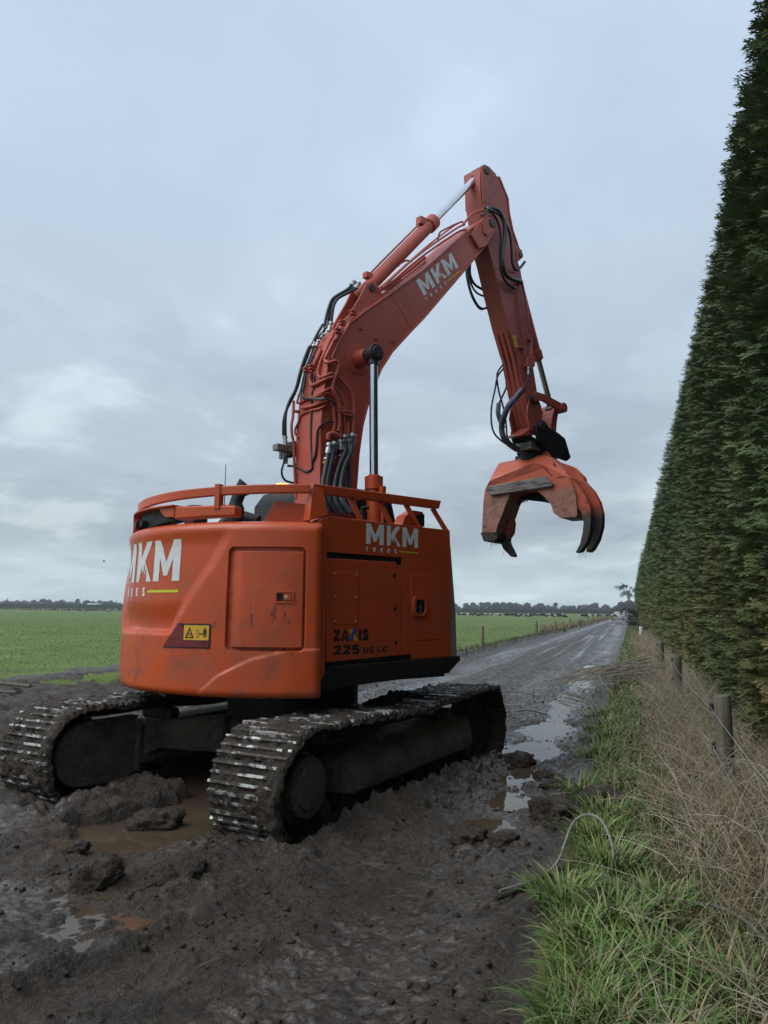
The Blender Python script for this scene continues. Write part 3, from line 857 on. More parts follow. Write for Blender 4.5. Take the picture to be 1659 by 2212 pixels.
def cw_r(a, z, door=True):
    """outer radius of the counterweight at bearing a (degrees from straight back) and height z"""
    a = np.asarray(a, float); z = np.asarray(z, float)
    r = np.full(np.broadcast(a, z).shape, RCW)
    ad = np.interp(z, DIAG_Z, DIAG_A)
    left = sstep(0.0, 5.0, ad - a) * sstep(0.0, 5.0, a + np.interp(z, DIAG_Z, DIAG_A))
    scoop = sstep(1.64, 1.42, z) * sstep(1.335, 1.395, z)
    r = r - left * (0.028 * sstep(2.27, 2.08, z) * sstep(1.335, 1.39, z) + 0.034 * scoop)
    arch = np.interp(a, ARCH_A, ARCH_Z)
    r = r + 0.013 * sstep(0.012, -0.012, z - arch) * sstep(26, 30, a)
    if door:
        da = np.maximum(35.6 - a, a - 57.6) * math.radians(1) * RCW
        dz = np.maximum(1.226 - z, z - 2.068)
        q = np.sqrt(np.maximum(da + 0.05, 0) ** 2 + np.maximum(dz + 0.05, 0) ** 2) + np.minimum(np.maximum(da + 0.05, dz + 0.05), 0) - 0.05
        r = r - 0.036 * sstep(0.003, -0.006, q)
    t = np.clip((z - 2.20) / 0.09, 0, 1)
    r = r - 0.09 * (1 - np.sqrt(1 - t * t))
    b = np.clip((0.91 - z) / 0.06, 0, 1)
    r = r - 0.06 * (1 - np.sqrt(1 - b * b))
    r = r - 0.02 * sstep(1.5, 2.3, z)
    return r


def cw_pt(a, z, off=0.0, door=True):
    r = cw_r(a, z, door) + off
    t = np.radians(a)
    return np.stack([r * np.sin(t), -r * np.cos(t), np.broadcast_to(z, r.shape)], -1)


def build_counterweight():
    A = np.concatenate([np.arange(-62, -26, 1.5), np.arange(-26, 34.4, 0.45), np.arange(34.5, 37.2, .16), np.arange(37.3, 56.6, .5), np.arange(56.7, 58.6, .16), np.arange(58.7, 60.01, .4)])
    Z = np.concatenate([[CW_Z0], 0.91 - 0.06 * np.cos(np.linspace(0.2, 1.57, 6)), np.arange(0.92, 1.205, 0.011), np.arange(1.21, 1.262, .0045), np.arange(1.268, 2.035, .0125), np.arange(2.04, 2.085, .0045), np.arange(2.092, 2.199, .0115), 2.20 + 0.09 * np.sin(np.linspace(0.05, 1.57, 9))])
    AA, ZZ = np.meshgrid(A, Z, indexing='ij')
    G = cw_pt(AA, ZZ)

    def fillet(a0, sign):
        rr = 0.075
        base = cw_r(np.full_like(Z, a0), Z, True)
        rows = []
        for b in np.linspace(8, 105, 12):
            ang = R(a0 + sign * b)
            n0 = np.array([math.sin(R(a0)), -math.cos(R(a0))])
            nb = np.array([math.sin(ang), -math.cos(ang)])
            c = (base - rr)[:, None] * n0
            rows.append(np.concatenate([c + rr * nb, Z[:, None]], 1))
        ang = R(a0 + sign * 105)
        rows.append(rows[-1] + np.array([math.sin(R(a0)) * -0.25, 0.10, 0]))
        return np.array(rows)
    G = np.concatenate([fillet(-62, -1)[::-1], G, fillet(60, 1)], 0)
    na, nz = G.shape[:2]
    # fold the top and the bottom inwards
    top, bot = G[:, -1:].copy(), G[:, :1].copy()
    k = 0.55
    ctr = np.array([0, -0.75, 0])
    t2 = top.copy(); t2[..., :2] = ctr[:2] + (top[..., :2] - ctr[:2]) * k
    b2 = bot.copy(); b2[..., :2] = ctr[:2] + (bot[..., :2] - ctr[:2]) * k
    G = np.concatenate([b2, G, t2], 1)
    nz += 2
    idx = np.arange(na * nz).reshape(na, nz)
    F = np.stack([idx[:-1, :-1], idx[1:, :-1], idx[1:, 1:], idx[:-1, 1:]], -1).reshape(-1, 4)
    o = np_mesh('counterweight', G.reshape(-1, 3), F, MT['orange'], exc, angle=60)
    return o


cw = build_counterweight()


def cw_patch(name, polys, mat, off, maxlen=1.6, parent=cw, door=True):
    """decal or plate that follows the counterweight; polygons in (degrees, metres * 34)"""
    S = 34.0
    V, F = drape([([(a, z * S) for a, z in vs], fs) for vs, fs in polys],
                 lambda a, zs: tuple(cw_pt(np.array(a), np.array(zs / S), off, door)), maxlen)
    return MB().add(V, F).build(name, mat, parent, angle=None)


# lettering across the tail
_DEG = RCW * math.pi / 180
_w, _l = company_logo(38.9 * _DEG, 0.355)
fixz = lambda L: [([(x / _DEG - 20.4, 1.795 + y) for x, y in vs], fs) for vs, fs in L]
for q in fixz(_w):
    cw_patch('lettering', [q], MT['white'], 0.003)
cw_patch('lettering_line', fixz(_l), MT['lime'], 0.003)
# reflector with the keep-clear sticker, right-hand side of the tail
cw_patch('reflector', [poly([(14.3, 1.236), (31.2, 1.240), (31.2, 1.440), (20.0, 1.440)])], MT['decal_black'], 0.004)
cw_patch('reflector_stripe', [poly([(15.1, 1.246), (30.7, 1.250), (30.7, 1.286), (18.2, 1.288), (21.6, 1.428), (19.9, 1.428)])], MT['red_lens'], 0.007)
cw_patch('warning_sticker', [rect(22.4, 1.306, 30.7, 1.426)], MT['decal_yellow'], 0.008)
_tri = [((22.9, 1.322), (25.9, 1.322), (24.45, 1.412)), ((23.5, 1.330), (25.3, 1.330), (24.43, 1.392))]
cw_patch('warning_print', [
    ([_tri[0][0], _tri[0][1], _tri[0][2], _tri[1][0], _tri[1][1], _tri[1][2]], [(0, 1, 4, 3), (1, 2, 5, 4), (2, 0, 3, 5)]),
    rect(26.75, 1.332, 26.85, 1.382), rect(27.45, 1.332, 27.55, 1.382), rect(26.75, 1.330, 27.55, 1.333), rect(26.75, 1.381, 27.55, 1.384),
    rect(27.9, 1.354, 28.7, 1.360), poly([(27.65, 1.357), (28.0, 1.346), (28.0, 1.368)]), poly([(28.95, 1.357), (28.6, 1.346), (28.6, 1.368)]),
    rect(29.15, 1.332, 29.40, 1.375), rect(29.55, 1.332, 29.80, 1.375), rect(28.98, 1.368, 29.97, 1.392), rect(28.98, 1.352, 29.12, 1.37), rect(29.83, 1.352, 29.97, 1.37),
    rect(29.27, 1.395, 29.68, 1.410),
    rect(23.9, 1.345, 25.0, 1.349), rect(24.2, 1.349, 24.35, 1.366), rect(24.35, 1.36, 24.8, 1.364)], MT['decal_black'], 0.010)


def build_door():
    A = np.linspace(37.0, 56.9, 40); Z = np.linspace(1.256, 2.032, 26)
    AA, ZZ = np.meshgrid(A, Z, indexing='ij')
    G = cw_pt(AA, ZZ, 0.002, False)
    # the panel is flatter than the tail and stands a little in at its left edge
    G = G * np.stack([1 - 0.010 * sstep(40, 37, AA), 1 - 0.010 * sstep(40, 37, AA), np.ones_like(AA)], -1)
    idx = np.arange(G.shape[0] * G.shape[1]).reshape(G.shape[:2])
    F = [tuple(f) for f in np.stack([idx[:-1, :-1], idx[1:, :-1], idx[1:, 1:], idx[:-1, 1:]], -1).reshape(-1, 4)]
    V = [tuple(q) for q in G.reshape(-1, 3)]
    ring = list(idx[:, 0]) + list(idx[-1, 1:]) + list(idx[-2::-1, -1]) + list(idx[0, -2:0:-1])
    n = len(V)
    for i in ring:
        x, y, z = V[i]
        k = 1 - 0.028 / RCW
        V.append((x * k, y * k, z))
    m = len(ring)
    for i in range(m):
        j = (i + 1) % m
        F.append((ring[i], n + i, n + j, ring[j]))
    return MB().add(V, F).build('access_door', MT['orange'], cw, bevel=0.004)


build_door()


def cw_frame(a, z, off=0.0):
    c = cw_pt(np.array(a), np.array(z), off, False)
    t = R(a)
    M = Matrix(((math.cos(t), math.sin(t), 0), (math.sin(t), -math.cos(t), 0), (0, 0, 1)))  # columns: along, outwards, up
    return Vector(c), M


def build_latch():
    mb = MB()
    c, M = cw_frame(51.9, 1.660, 0.004)
    w, h = 0.150, 0.098
    for (dx, dz, sx, sz) in ((0, h / 2 - .006, w, .012), (0, -h / 2 + .006, w, .012), (-w / 2 + .006, 0, .012, h - .024), (w / 2 - .006, 0, .012, h - .024)):
        mb.box(c + M @ Vector((dx, 0.004, dz)), (sx, .010, sz), M)
    mb.box(c + M @ Vector((0.022, 0.006, 0)), (.062, .014, .052), M)
    mb.mi = 1
    mb.box(c + M @ Vector((-0.036, -0.0005, 0)), (.05, .003, .06), M)
    mb.mi = 2
    p = c + M @ Vector((0.014, 0.010, 0)); q = c + M @ Vector((0.014, 0.019, 0))
    mb.cyl(p, q, .013, 14)
    return mb.build('door_latch', [MT['orange'], MT['black'], MT['steel']], cw, bevel=0.002)


build_latch()


def arc_bar(mb, a0, a1, r0, r1, zb0, zt0, zb1=None, zt1=None, n=24):
    """bar of rectangular section following the tail"""
    zb1 = zb0 if zb1 is None else zb1
    zt1 = zt0 if zt1 is None else zt1
    vs = []; fs = []
    for i in range(n + 1):
        t = i / n
        a = R(a0 + (a1 - a0) * t)
        zb, zt = zb0 + (zb1 - zb0) * t, zt0 + (zt1 - zt0) * t
        for r, z in ((r0, zb), (r1, zb), (r1, zt), (r0, zt)):
            vs.append((r * math.sin(a), -r * math.cos(a), z))
    for i in range(n):
        for k in range(4):
            k2 = (k + 1) % 4
            fs.append((i * 4 + k, i * 4 + k2, i * 4 + 4 + k2, i * 4 + 4 + k))
    fs += [(3, 2, 1, 0), tuple(n * 4 + k for k in range(4))]
    return mb.add(vs, fs)


# guard rail round the tail and along the right side
mb = MB()
arc_bar(mb, -64, 58.6, 1.555, 1.600, 2.455, 2.545, 2.535, 2.61, 48)
c0 = Vector((1.335, -0.752, 2.578))
mb.build('guard_rail', MT['orange'], exc, bevel=0.008)
mb = MB()
mb.prism([(-0.80, 2.545), (0.745, 2.560), (0.775, 2.642), (-0.79, 2.625)], 1.285, 1.345)
mb.build('guard_rail', MT['orange_side'], exc, bevel=0.006)
for y0, y1 in ((-0.35, -0.27), (0.0, 0.095), (0.34, 0.45), (0.70, 0.83)):
    m2 = MB()
    w = 0.042
    m2.add([(x, y + dy, z) for (x, y, z) in ((1.30, y0, 2.556), (1.352, y1, 2.352)) for (x, dy) in ((x - .022, -w / 2), (x + .022, -w / 2), (x + .022, w / 2), (x - .022, w / 2))],
           [(0, 1, 2, 3), (7, 6, 5, 4), (0, 4, 5, 1), (1, 5, 6, 2), (2, 6, 7, 3), (3, 7, 4, 0)])
    m2.build('rail_post', MT['orange_side'], exc, bevel=0.004)
# corner post: leans with the panel, broad at the top
mb = MB()
mb.add([(1.27, -0.80, 2.60), (1.345, -0.80, 2.60), (1.345, -0.685, 2.60), (1.27, -0.685, 2.60),
        (1.30, -0.86, 2.30), (1.395, -0.86, 2.30), (1.395, -0.662, 2.36), (1.30, -0.662, 2.36)],
       [(0, 1, 2, 3), (0, 4, 5, 1), (1, 5, 6, 2), (2, 6, 7, 3), (3, 7, 4, 0), (7, 6, 5, 4)])
mb.prism([(-0.76, 0.97), (-0.665, 0.99), (-0.664, 2.352), (-0.76, 2.31)], 1.30, 1.392)
mb.build('corner_post', MT['orange'], exc, bevel=0.006)
mb = MB()
arc_bar(mb, 28.9, 30.7, 1.54, 1.612, 2.40, 2.615, n=2)
mb.build('rail_post', MT['orange'], exc, bevel=0.004)
mb = MB()
arc_bar(mb, 24, 34, 1.45, 1.585, 2.42, 2.437, n=8)
mb.build('mounting_plate', MT['orange'], exc, bevel=0.004)
# bumper box on top of the tail, lamp hood at its left end
mb = MB()
arc_bar(mb, 12.8, 36.0, 1.46, 1.600, 2.335, 2.448, 2.338, 2.425, 24)
mb.build('tail_bumper', MT['orange'], exc, bevel=0.012)
mb = MB()
arc_bar(mb, -66, -19, 1.44, 1.635, 2.255, 2.372, n=20)
mb.build('tail_bumper', MT['orange'], exc, bevel=0.01)


def arc_prism(mb, pl, r0, r1):
    """plate cut to a (degrees, height) outline that follows the tail between two radii"""
    n = len(pl)
    vs = [(r * math.sin(R(q)), -r * math.cos(R(q)), z) for r in (r0, r1) for q, z in pl]
    return mb.add(vs, [tuple(range(n - 1, -1, -1)), tuple(range(n, 2 * n))] + [(i, (i + 1) % n, n + (i + 1) % n, n + i) for i in range(n)])


mb = MB()
arc_bar(mb, -24.5, 13.0, 1.44, 1.635, 2.455, 2.474, 2.446, 2.462, 16)
arc_bar(mb, -24.9, -23.9, 1.44, 1.635, 2.33, 2.474, n=1)
arc_prism(mb, [(4.6, 2.456), (8.5, 2.452), (12.8, 2.447), (13.0, 2.352), (8.2, 2.364), (5.8, 2.412)], 1.575, 1.606)
hood = mb.build('lamp_hood', MT['orange'], exc, bevel=0.004)
mb = MB()
arc_prism(mb, [(-23.8, 2.455), (-14, 2.455), (-4, 2.455), (5.2, 2.455), (6.4, 2.41), (9.0, 2.36), (12.9, 2.33), (4, 2.315), (-6, 2.305), (-18, 2.305)], 1.44, 1.565)
c, M = cw_frame(-13.5, 2.352, -0.045)
mb.box(c, (.17, .12, .055), M)
mb.box(c + M @ Vector((-.09, .02, -.002)), (.05, .13, .075), M)
mb.build('work_lamp', MT['black'], hood, bevel=0.006)
# air duct box
mb = MB()
A0, A1 = 45.2, 58.8
pts = []
for r in (1.36, 1.53):
    for a, z in ((A0 - 1.6, 2.27), (A0 + 2.6, 2.472), (A1, 2.445), (A1, 2.27)):
        pts.append((r * math.sin(R(a)), -r * math.cos(R(a)), z))
mb.add(pts, [(0, 1, 5, 4), (0, 4, 7, 3), (2, 3, 7, 6), (4, 5, 6, 7), (0, 3, 2, 1)])
mb.build('air_duct', MT['orange_side'], exc, bevel=0.004)

# engine deck and inner body
mb = MB()
mb.box((-0.25, -0.62, 1.62), (2.25, 0.95, 1.28))
mb.box((0.80, 0.10, 1.58), (1.02, 1.42, 0.95))
mb.build('engine_housing', MT['deck'], exc, bevel=0.02)
mb = MB()
mb.prism([(-0.95, -0.95), (0.95, -0.95), (1.36, -0.60), (1.36, 0.80), (0.9, 1.25), (-1.3, 1.45), (-1.36, -0.6)], 0.94, 1.11, fr=lambda u, v, w: (u, v, w))
mb.box((0.30, 0.55, 1.45), (.05, 1.5, .75)); mb.box((-0.30, 0.55, 1.45), (.05, 1.5, .75))
mb.build('main_frame', MT['black'], exc, bevel=0.01)
mb = MB()
mb.cyl((0, 0, 0.50), (0, 0, 0.945), 0.66, 40)
mb.build('slew_ring', MT['black'], exc, bevel=0.01)

# ---- right-hand side panels
mb = MB()
mb.prism([(-0.668, 1.105), (0.856, 1.12), (0.850, 2.15), (0.845, 2.352), (-0.668, 2.352)], 1.31, 1.368)
side = mb.build('side_panel', MT['black'], exc)
mb = MB()
mb.prism([(-0.662, 2.047), (0.212, 2.047), (0.226, 1.165), (0.34, 1.165), (0.34, 1.118), (0.864, 1.126), (0.858, 2.15), (0.852, 2.352), (-0.662, 2.352)], 1.362, 1.3865)
mb.build('side_cover', MT['orange_side'], side, bevel=0.004)
mb = MB()
mb.prism([(-0.658, 1.995), (0.135, 2.003), (0.148, 1.975), (0.206, 1.975), (0.216, 1.16), (-0.644, 1.128)], 1.352, 1.382)
door = mb.build('pump_door', MT['orange_side'], side, bevel=0.005)
mb = MB()
mb.prism([(-0.588, 1.452), (-0.578, 1.442), (-0.322, 1.444), (-0.312, 1.454), (-0.316, 1.884), (-0.326, 1.894), (-0.576, 1.889), (-0.588, 1.879)], 1.3825, 1.3875)
mb.build('access_cover', MT['orange_side'], side, bevel=0.002)
for y in (-0.566, -0.336):
    for z in (1.866, 1.67, 1.466):
        MB().cyl((1.386, y, z), (1.396, y, z), .011, 8).build('cover_bolt', MT['steel'], side, bevel=0.002)
for y, z in ((0.117, 1.876), (0.129, 1.577), (0.139, 1.273)):
    MB().cyl((1.378, y, z), (1.3835, y, z), .019, 14).build('finger_hole', MT['decal_black'], side)
_ff = [(0.345, 1.29), (0.70, 1.295), (0.726, 1.32), (0.712, 1.88), (0.69, 1.905), (0.345, 1.9), (0.32, 1.875), (0.325, 1.315)]
mb = MB(); mb.prism(_ff, 1.3868, 1.3905)
mb.build('filler_door', MT['orange_side'], side, bevel=0.002)
mb = MB()


def ring(mb, outer, inner, a, b):
    n = len(outer)
    vs = [(x, u, v) for x in (a, b) for L in (outer, inner) for u, v in L]
    fs = []
    for i in range(n):
        j = (i + 1) % n
        fs += [(i, j, n + j, n + i), (2 * n + j, 2 * n + i, 3 * n + i, 3 * n + j), (i, 2 * n + i, 2 * n + j, j), (n + j, 3 * n + j, 3 * n + i, n + i)]
    mb.add(vs, fs)


_oo = [(0.355, 1.512), (0.47, 1.503), (0.52, 1.54), (0.525, 1.62), (0.51, 1.678), (0.48, 1.69), (0.36, 1.694), (0.338, 1.66), (0.338, 1.55)]
_ii = [(0.385, 1.535), (0.462, 1.53), (0.492, 1.553), (0.495, 1.62), (0.483, 1.655), (0.462, 1.664), (0.392, 1.665), (0.378, 1.645), (0.375, 1.56)]
ring(mb, _oo, _ii, 1.388, 1.408)
wb = mb.build('window_bezel', MT['orange_side'], side, bevel=0.004)
mb = MB(); mb.prism(_ii, 1.391, 1.396)
mb.build('sight_glass', MT['glass'], side)
mb = MB()
for (y, z, sy, sz) in ((0.435, 1.60, .004, .09), (0.445, 1.57, .006, .06), (0.43, 1.548, .06, .005), (0.42, 1.60, .03, .004)):
    mb.box((1.3965, y, z), (.002, sy, sz))
mb.build('sight_gauge', MT['steel'], side)


def side_decal(name, polys, mat, x=1.3885, parent=side):
    V, F = drape(polys, lambda u, v: (x, u, v))
    return MB().add(V, F).build(name, mat, parent, smooth=False)


_w, _l = company_logo(0.645, 0.184)
sh = lambda L, du, dv: [([(x + du, y + dv) for x, y in vs], fs) for vs, fs in L]
for q in sh(_w, -0.233, 2.146):
    side_decal('lettering', [q], MT['white'])
side_decal('lettering_line', sh(_l, -0.233, 2.146), MT['lime'])
# model lettering on the pump door
zx = 1.3838


for body, hh, wd, u0_, v0_, tt in (('ZA', .094, .168, -.576, 1.299, .27), ('IS', .094, .112, -.298, 1.302, .30), ('225', .079, .287, -.574, 1.187, .24), ('US LC', .047, .278, -.246, 1.195, .24)):
    for vs, fs in block_word(body, hh, wd, tt, .13):
        side_decal('model_lettering', [([(x + u0_, y + v0_) for x, y in vs], fs)], MT['decal_black'], zx)
side_decal('model_lettering', [poly([(-.418, 1.300), (-.372, 1.300), (-.318, 1.415), (-.352, 1.415)])], MT['decal_blue'], zx + .0016)
side_decal('model_lettering', [poly([(-.345, 1.301), (-.304, 1.301), (-.376, 1.396), (-.414, 1.396)])], MT['decal_yellow'], zx + .0008)
# stainless corner and skirt
mb = MB()
mb.prism([(0.861, 2.20), (0.868, 2.20), (0.90, 1.90), (0.938, 1.54), (0.952, 1.126), (0.867, 1.126)], 1.25, 1.380)
mb.build('corner_plate', MT['stainless'], exc, bevel=0.004)
mb = MB()
mb.prism([(-0.60, 1.095), (0.955, 1.122), (0.965, 1.09), (0.80, 0.975), (-0.40, 0.925), (-0.66, 0.90)], 1.36, 1.415)
mb.prism([(-0.60, 1.095), (-0.66, 0.90), (-0.72, 0.905), (-0.70, 1.0)], 1.20, 1.40)
mb.box((1.33, 0.955, 1.105), (.17, .012, .05))
mb.build('side_skirt', MT['black'], exc, bevel=0.004)
# camera box on the side rail
mb = MB()
mb.prism([(0.27, 2.36), (0.31, 2.45), (0.42, 2.515), (0.545, 2.512), (0.545, 2.36)], 1.19, 1.32)
cb = mb.build('lamp_box', MT['orange_side'], exc, bevel=0.004)
mb = MB()
mb.box((1.30, 0.552, 2.43), (.035, .03, .12)); mb.prism([(0.43, 2.385), (0.54, 2.39), (0.54, 2.50), (0.45, 2.47)], 1.321, 1.326)
mb.build('lamp_lens', MT['glass'], cb)

# ---- cab, stack, cleaner, beacon
mb = MB()
mb.prism([(0.30, 1.11), (0.30, 2.80), (0.42, 2.96), (0.62, 3.015), (1.35, 3.02), (1.70, 2.93), (1.98, 2.0), (1.95, 1.11)], -1.38, -0.38)
cab = mb.build('cab', MT['black'], exc, bevel=0.05, segs=3)
mb = MB(); mb.prism([(0.45, 1.95), (0.45, 2.78), (1.55, 2.82), (1.80, 2.0)], -0.378, -0.372)
mb.build('window', MT['glass'], cab)
mb = MB(); mb.prism([(0.45, 1.95), (0.45, 2.78), (1.55, 2.82), (1.80, 2.0)], -1.388, -1.382)
mb.build('window', MT['glass'], cab)
mb = MB(); mb.box((-0.88, 0.297, 2.45), (.8, .004, .6))
mb.build('rear_panel', MT['decal_black'], cab)
mb = MB(); mb.prism([(0.32, 1.13), (0.32, 1.8), (1.94, 1.8), (1.92, 1.13)], -1.394, -1.386)
mb.build('cab_door', MT['orange'], cab, bevel=0.003)
mb = MB()
mb.prism([(-1.20, 3.022), (-1.18, 3.065), (-0.98, 3.07), (-0.94, 3.022)], 0.42, 0.56, fr=lambda u, v, w: (u, w, v))
mb.build('beacon', MT['amber'], cab, bevel=0.01)
mb = MB()
mb.cyl((-0.31, -0.56, 2.2), (-0.31, -0.56, 2.60), .085, 18)
mb.tube([(-0.31, -0.56, 2.60), (-0.31, -0.56, 2.66), (-0.30, -0.53, 2.76), (-0.26, -0.47, 2.84)], [.085, .065, .068, .105], 18)
mb.build('exhaust_stack', MT['black'], exc)
mb = MB()
mb.cyl((-1.13, -0.58, 2.2), (-1.13, -0.58, 2.66), .125, 24)
mb.cyl((-1.13, -0.58, 2.66), (-1.13, -0.58, 2.70), .128, 24, .10)
pc = mb.build('pre_cleaner', MT['black'], exc, bevel=0.004)
V, F = drape(block_word('HI', .042, .062, .22), lambda u, v: (-1.13 + .1275 * math.sin(R(44) + u / .1275), -0.58 - .1275 * math.cos(R(44) + u / .1275), 2.575 + v), .015)
MB().add(V, F).build('lettering', MT['white'], pc, smooth=False)
MB().cyl((-1.035, -0.69, 2.50), (-1.005, -0.72, 2.50), .05, 16).build('filter_cap', MT['red_lens'], exc, bevel=0.008)
mb = MB()
mb.tube([(-0.75, -0.50, 2.25), (-0.75, -0.5, 2.42), (-0.70, -0.42, 2.52), (-0.58, -0.3, 2.55), (-0.45, -0.2, 2.5)], .07, 14)
mb.build('air_pipe', MT['black'], exc)
MB().tube([(-1.19, -0.2, 2.25), (-1.19, -0.2, 3.24)], [.008, .004], 6).build('aerial', MT['black'], exc)
mb = MB(); mb.cyl((0.62, 0.36, 2.0), (0.62, 0.36, 2.47), .075, 18); mb.mi = 1
mb.cyl((0.62, 0.36, 2.47), (0.62, 0.36, 2.56), .055, 16); mb.tube([(0.62, 0.36, 2.56), (0.62, 0.36, 2.60), (0.66, 0.42, 2.61)], .02, 8)
mb.build('filter_housing', [MT['orange_side'], MT['black']], exc, bevel=0.003)

# ---- boom
BF = [(0.30, 1.75), (0.56, 2.35), (0.605, 2.62), (0.62, 2.906), (0.648, 3.27), (0.697, 3.587), (0.757, 3.798), (0.837, 4.03), (0.965, 4.307), (1.137, 4.557),
      (1.437, 4.885), (1.66, 5.12), (2.59, 6.19), (2.71, 6.34), (2.80, 6.445)]
BR = [(2.80, 6.845), (2.67, 6.73), (2.418, 6.513), (1.662, 5.756), (1.115, 5.28), (0.72, 4.945), (0.479, 4.725), (0.309, 4.49), (0.211, 4.273), (0.152, 3.93), (0.113, 3.51), (0.12, 2.9), (0.10, 2.2), (0.05, 1.75)]
mb = MB()
mb.prism(BF + BR, -0.205, 0.205)


def flange(line, inward, th, half):
    """cover plate along one edge of the boom that stands a little past the side plates"""
    n = len(line)
    P = np.array(line)
    T = np.gradient(P, axis=0); T /= np.linalg.norm(T, axis=1)[:, None]
    N = np.stack([-T[:, 1], T[:, 0]], 1) * inward
    vs = []
    for i in range(n):
        for (o, x) in ((-.006, -half), (-.006, half), (th, half), (th, -half)):
            q = P[i] + N[i] * o
            vs.append((x, q[0], q[1]))
    fs = []
    for i in range(n - 1):
        for k in range(4):
            k2 = (k + 1) % 4
            fs.append((i * 4 + k, i * 4 + k2, i * 4 + 4 + k2, i * 4 + 4 + k))
    fs += [(0, 1, 2, 3), tuple((n - 1) * 4 + k for k in (3, 2, 1, 0))]
    mb.add(vs, fs)


flange(BF[1:], 1, .016, .222)
flange(BR[:-1], 1, .016, .222)
# butt joints across the side plate
for (a, b) in (((1.122, 5.262), (1.452, 4.94)), ((2.43, 6.478), (2.63, 6.285)), ((2.475, 6.522), (2.668, 6.33)), ((0.14, 3.02), (0.60, 2.965))):
    d = (Vector(b) - Vector(a)).normalized() * .012
    nrm = Vector((-d.y, d.x))
    q = [Vector(a) + nrm, Vector(b) + nrm, Vector(b) - nrm, Vector(a) - nrm]
    mb.prism([(v.x, v.y) for v in q], -0.209, 0.209)
# tip bosses round the arm pivot
mb.prism([(2.50, 6.50), (2.62, 6.68), (2.80, 6.86), (2.90, 6.925), (2.97, 6.92), (3.015, 6.86), (3.01, 6.77), (2.96, 6.68), (2.80, 6.445), (2.66, 6.36)], .150, .248)
mb.prism([(2.50, 6.50), (2.62, 6.68), (2.80, 6.86), (2.90, 6.925), (2.97, 6.92), (3.015, 6.86), (3.01, 6.77), (2.96, 6.68), (2.80, 6.445), (2.66, 6.36)], -.248, -.150)
mb.prism([(2.72, 6.74), (2.85, 6.87), (2.92, 6.90), (2.98, 6.87), (2.985, 6.79), (2.92, 6.69), (2.80, 6.58), (2.735, 6.60)], .248, .268)
# brackets of the arm cylinder
for s in (-1, 1):
    mb.prism([(0.42, 4.62), (0.58, 4.93), (0.70, 5.14), (0.775, 5.30), (0.86, 5.372), (0.95, 5.352), (1.02, 5.27), (1.10, 5.27), (0.9, 5.0)], s * .115, s * .145)
# boom cylinder bosses with their doubler discs
for s in (-1, 1):
    mb.cyl((s * .20, .62, 4.345), (s * .214, .62, 4.345), .175, 36)
    mb.cyl((s * .21, .62, 4.345), (s * .37, .62, 4.345), .098, 24, .083)
boom = mb.build('boom', MT['boom'], exc, bevel=0.004)
mb = MB()
mb.cyl((-.272, 2.905, 6.80), (.285, 2.905, 6.80), .062, 22)
mb.build('pivot_pin', MT['grease'], boom, bevel=0.006)
MB().cyl((-.155, .868, 5.283), (.16, .868, 5.283), .048, 18).build('pivot_pin', MT['grease'], boom, bevel=0.005)
MB().cyl((-.55, .62, 4.345), (.55, .62, 4.345), .070, 22).build('pivot_pin', MT['grease'], boom, bevel=0.008)
for y, z in ((0.88, 4.66), (0.66, 4.72), (1.15, 4.70)):
    MB().box((.212, y, z), (.03, .03, .035)).build('bracket', MT['boom'], boom, bevel=0.003)
# lettering on the boom: along the line of the side plate
_w, _l = company_logo(0.86, 0.205)
o_ = Vector((1.655, 5.405)); ux = Vector((0.735, 0.678)).normalized(); uy = Vector((-ux.y, ux.x))


def on_boom(L):
    return [([tuple(o_ + ux * x + uy * y) for x, y in vs], fs) for vs, fs in L]


for q in on_boom(_w):
    side_decal('lettering', [q], MT['white'], .2085, boom)
side_decal('lettering_line', on_boom(_l), MT['lime'], .2085, boom)

# rams
def ram(name, p, q, gland, rb, rr, mat, lx, collar=.02, eye=True):
    """barrel from p to the gland, rod on to q; points (ly,z)"""
    P, Q, Gd = Vector((lx, *p)), Vector((lx, *q)), None
    d = (Q - P).normalized()
    Gd = P + d * gland
    mb = MB()
    mb.tube([P + d * .02, Gd - d * .16, Gd - d * .16, Gd - d * .02, Gd - d * .02, Gd], [rb, rb, rb + collar, rb + collar, rb * .82, rb * .82], 22)
    if eye:
        mb.cyl(P - Vector((.07, 0, 0)), P + Vector((.07, 0, 0)), rb * 1.15, 20)
    o = mb.build(name, mat, exc, bevel=0.003)
    MB().cyl(Gd - d * .05, Q - d * .04, rr, 22).build('cylinder_rod', MT['chrome'], o)
    m3 = MB(); m3.cyl(Q - Vector((.065, 0, 0)), Q + Vector((.065, 0, 0)), rr * 2.0, 22); m3.tube([Q - d * .13, Q - d * .06], rr * 1.25, 18)
    m3.build('rod_eye', MT['grease'], o, bevel=0.004)
    return o


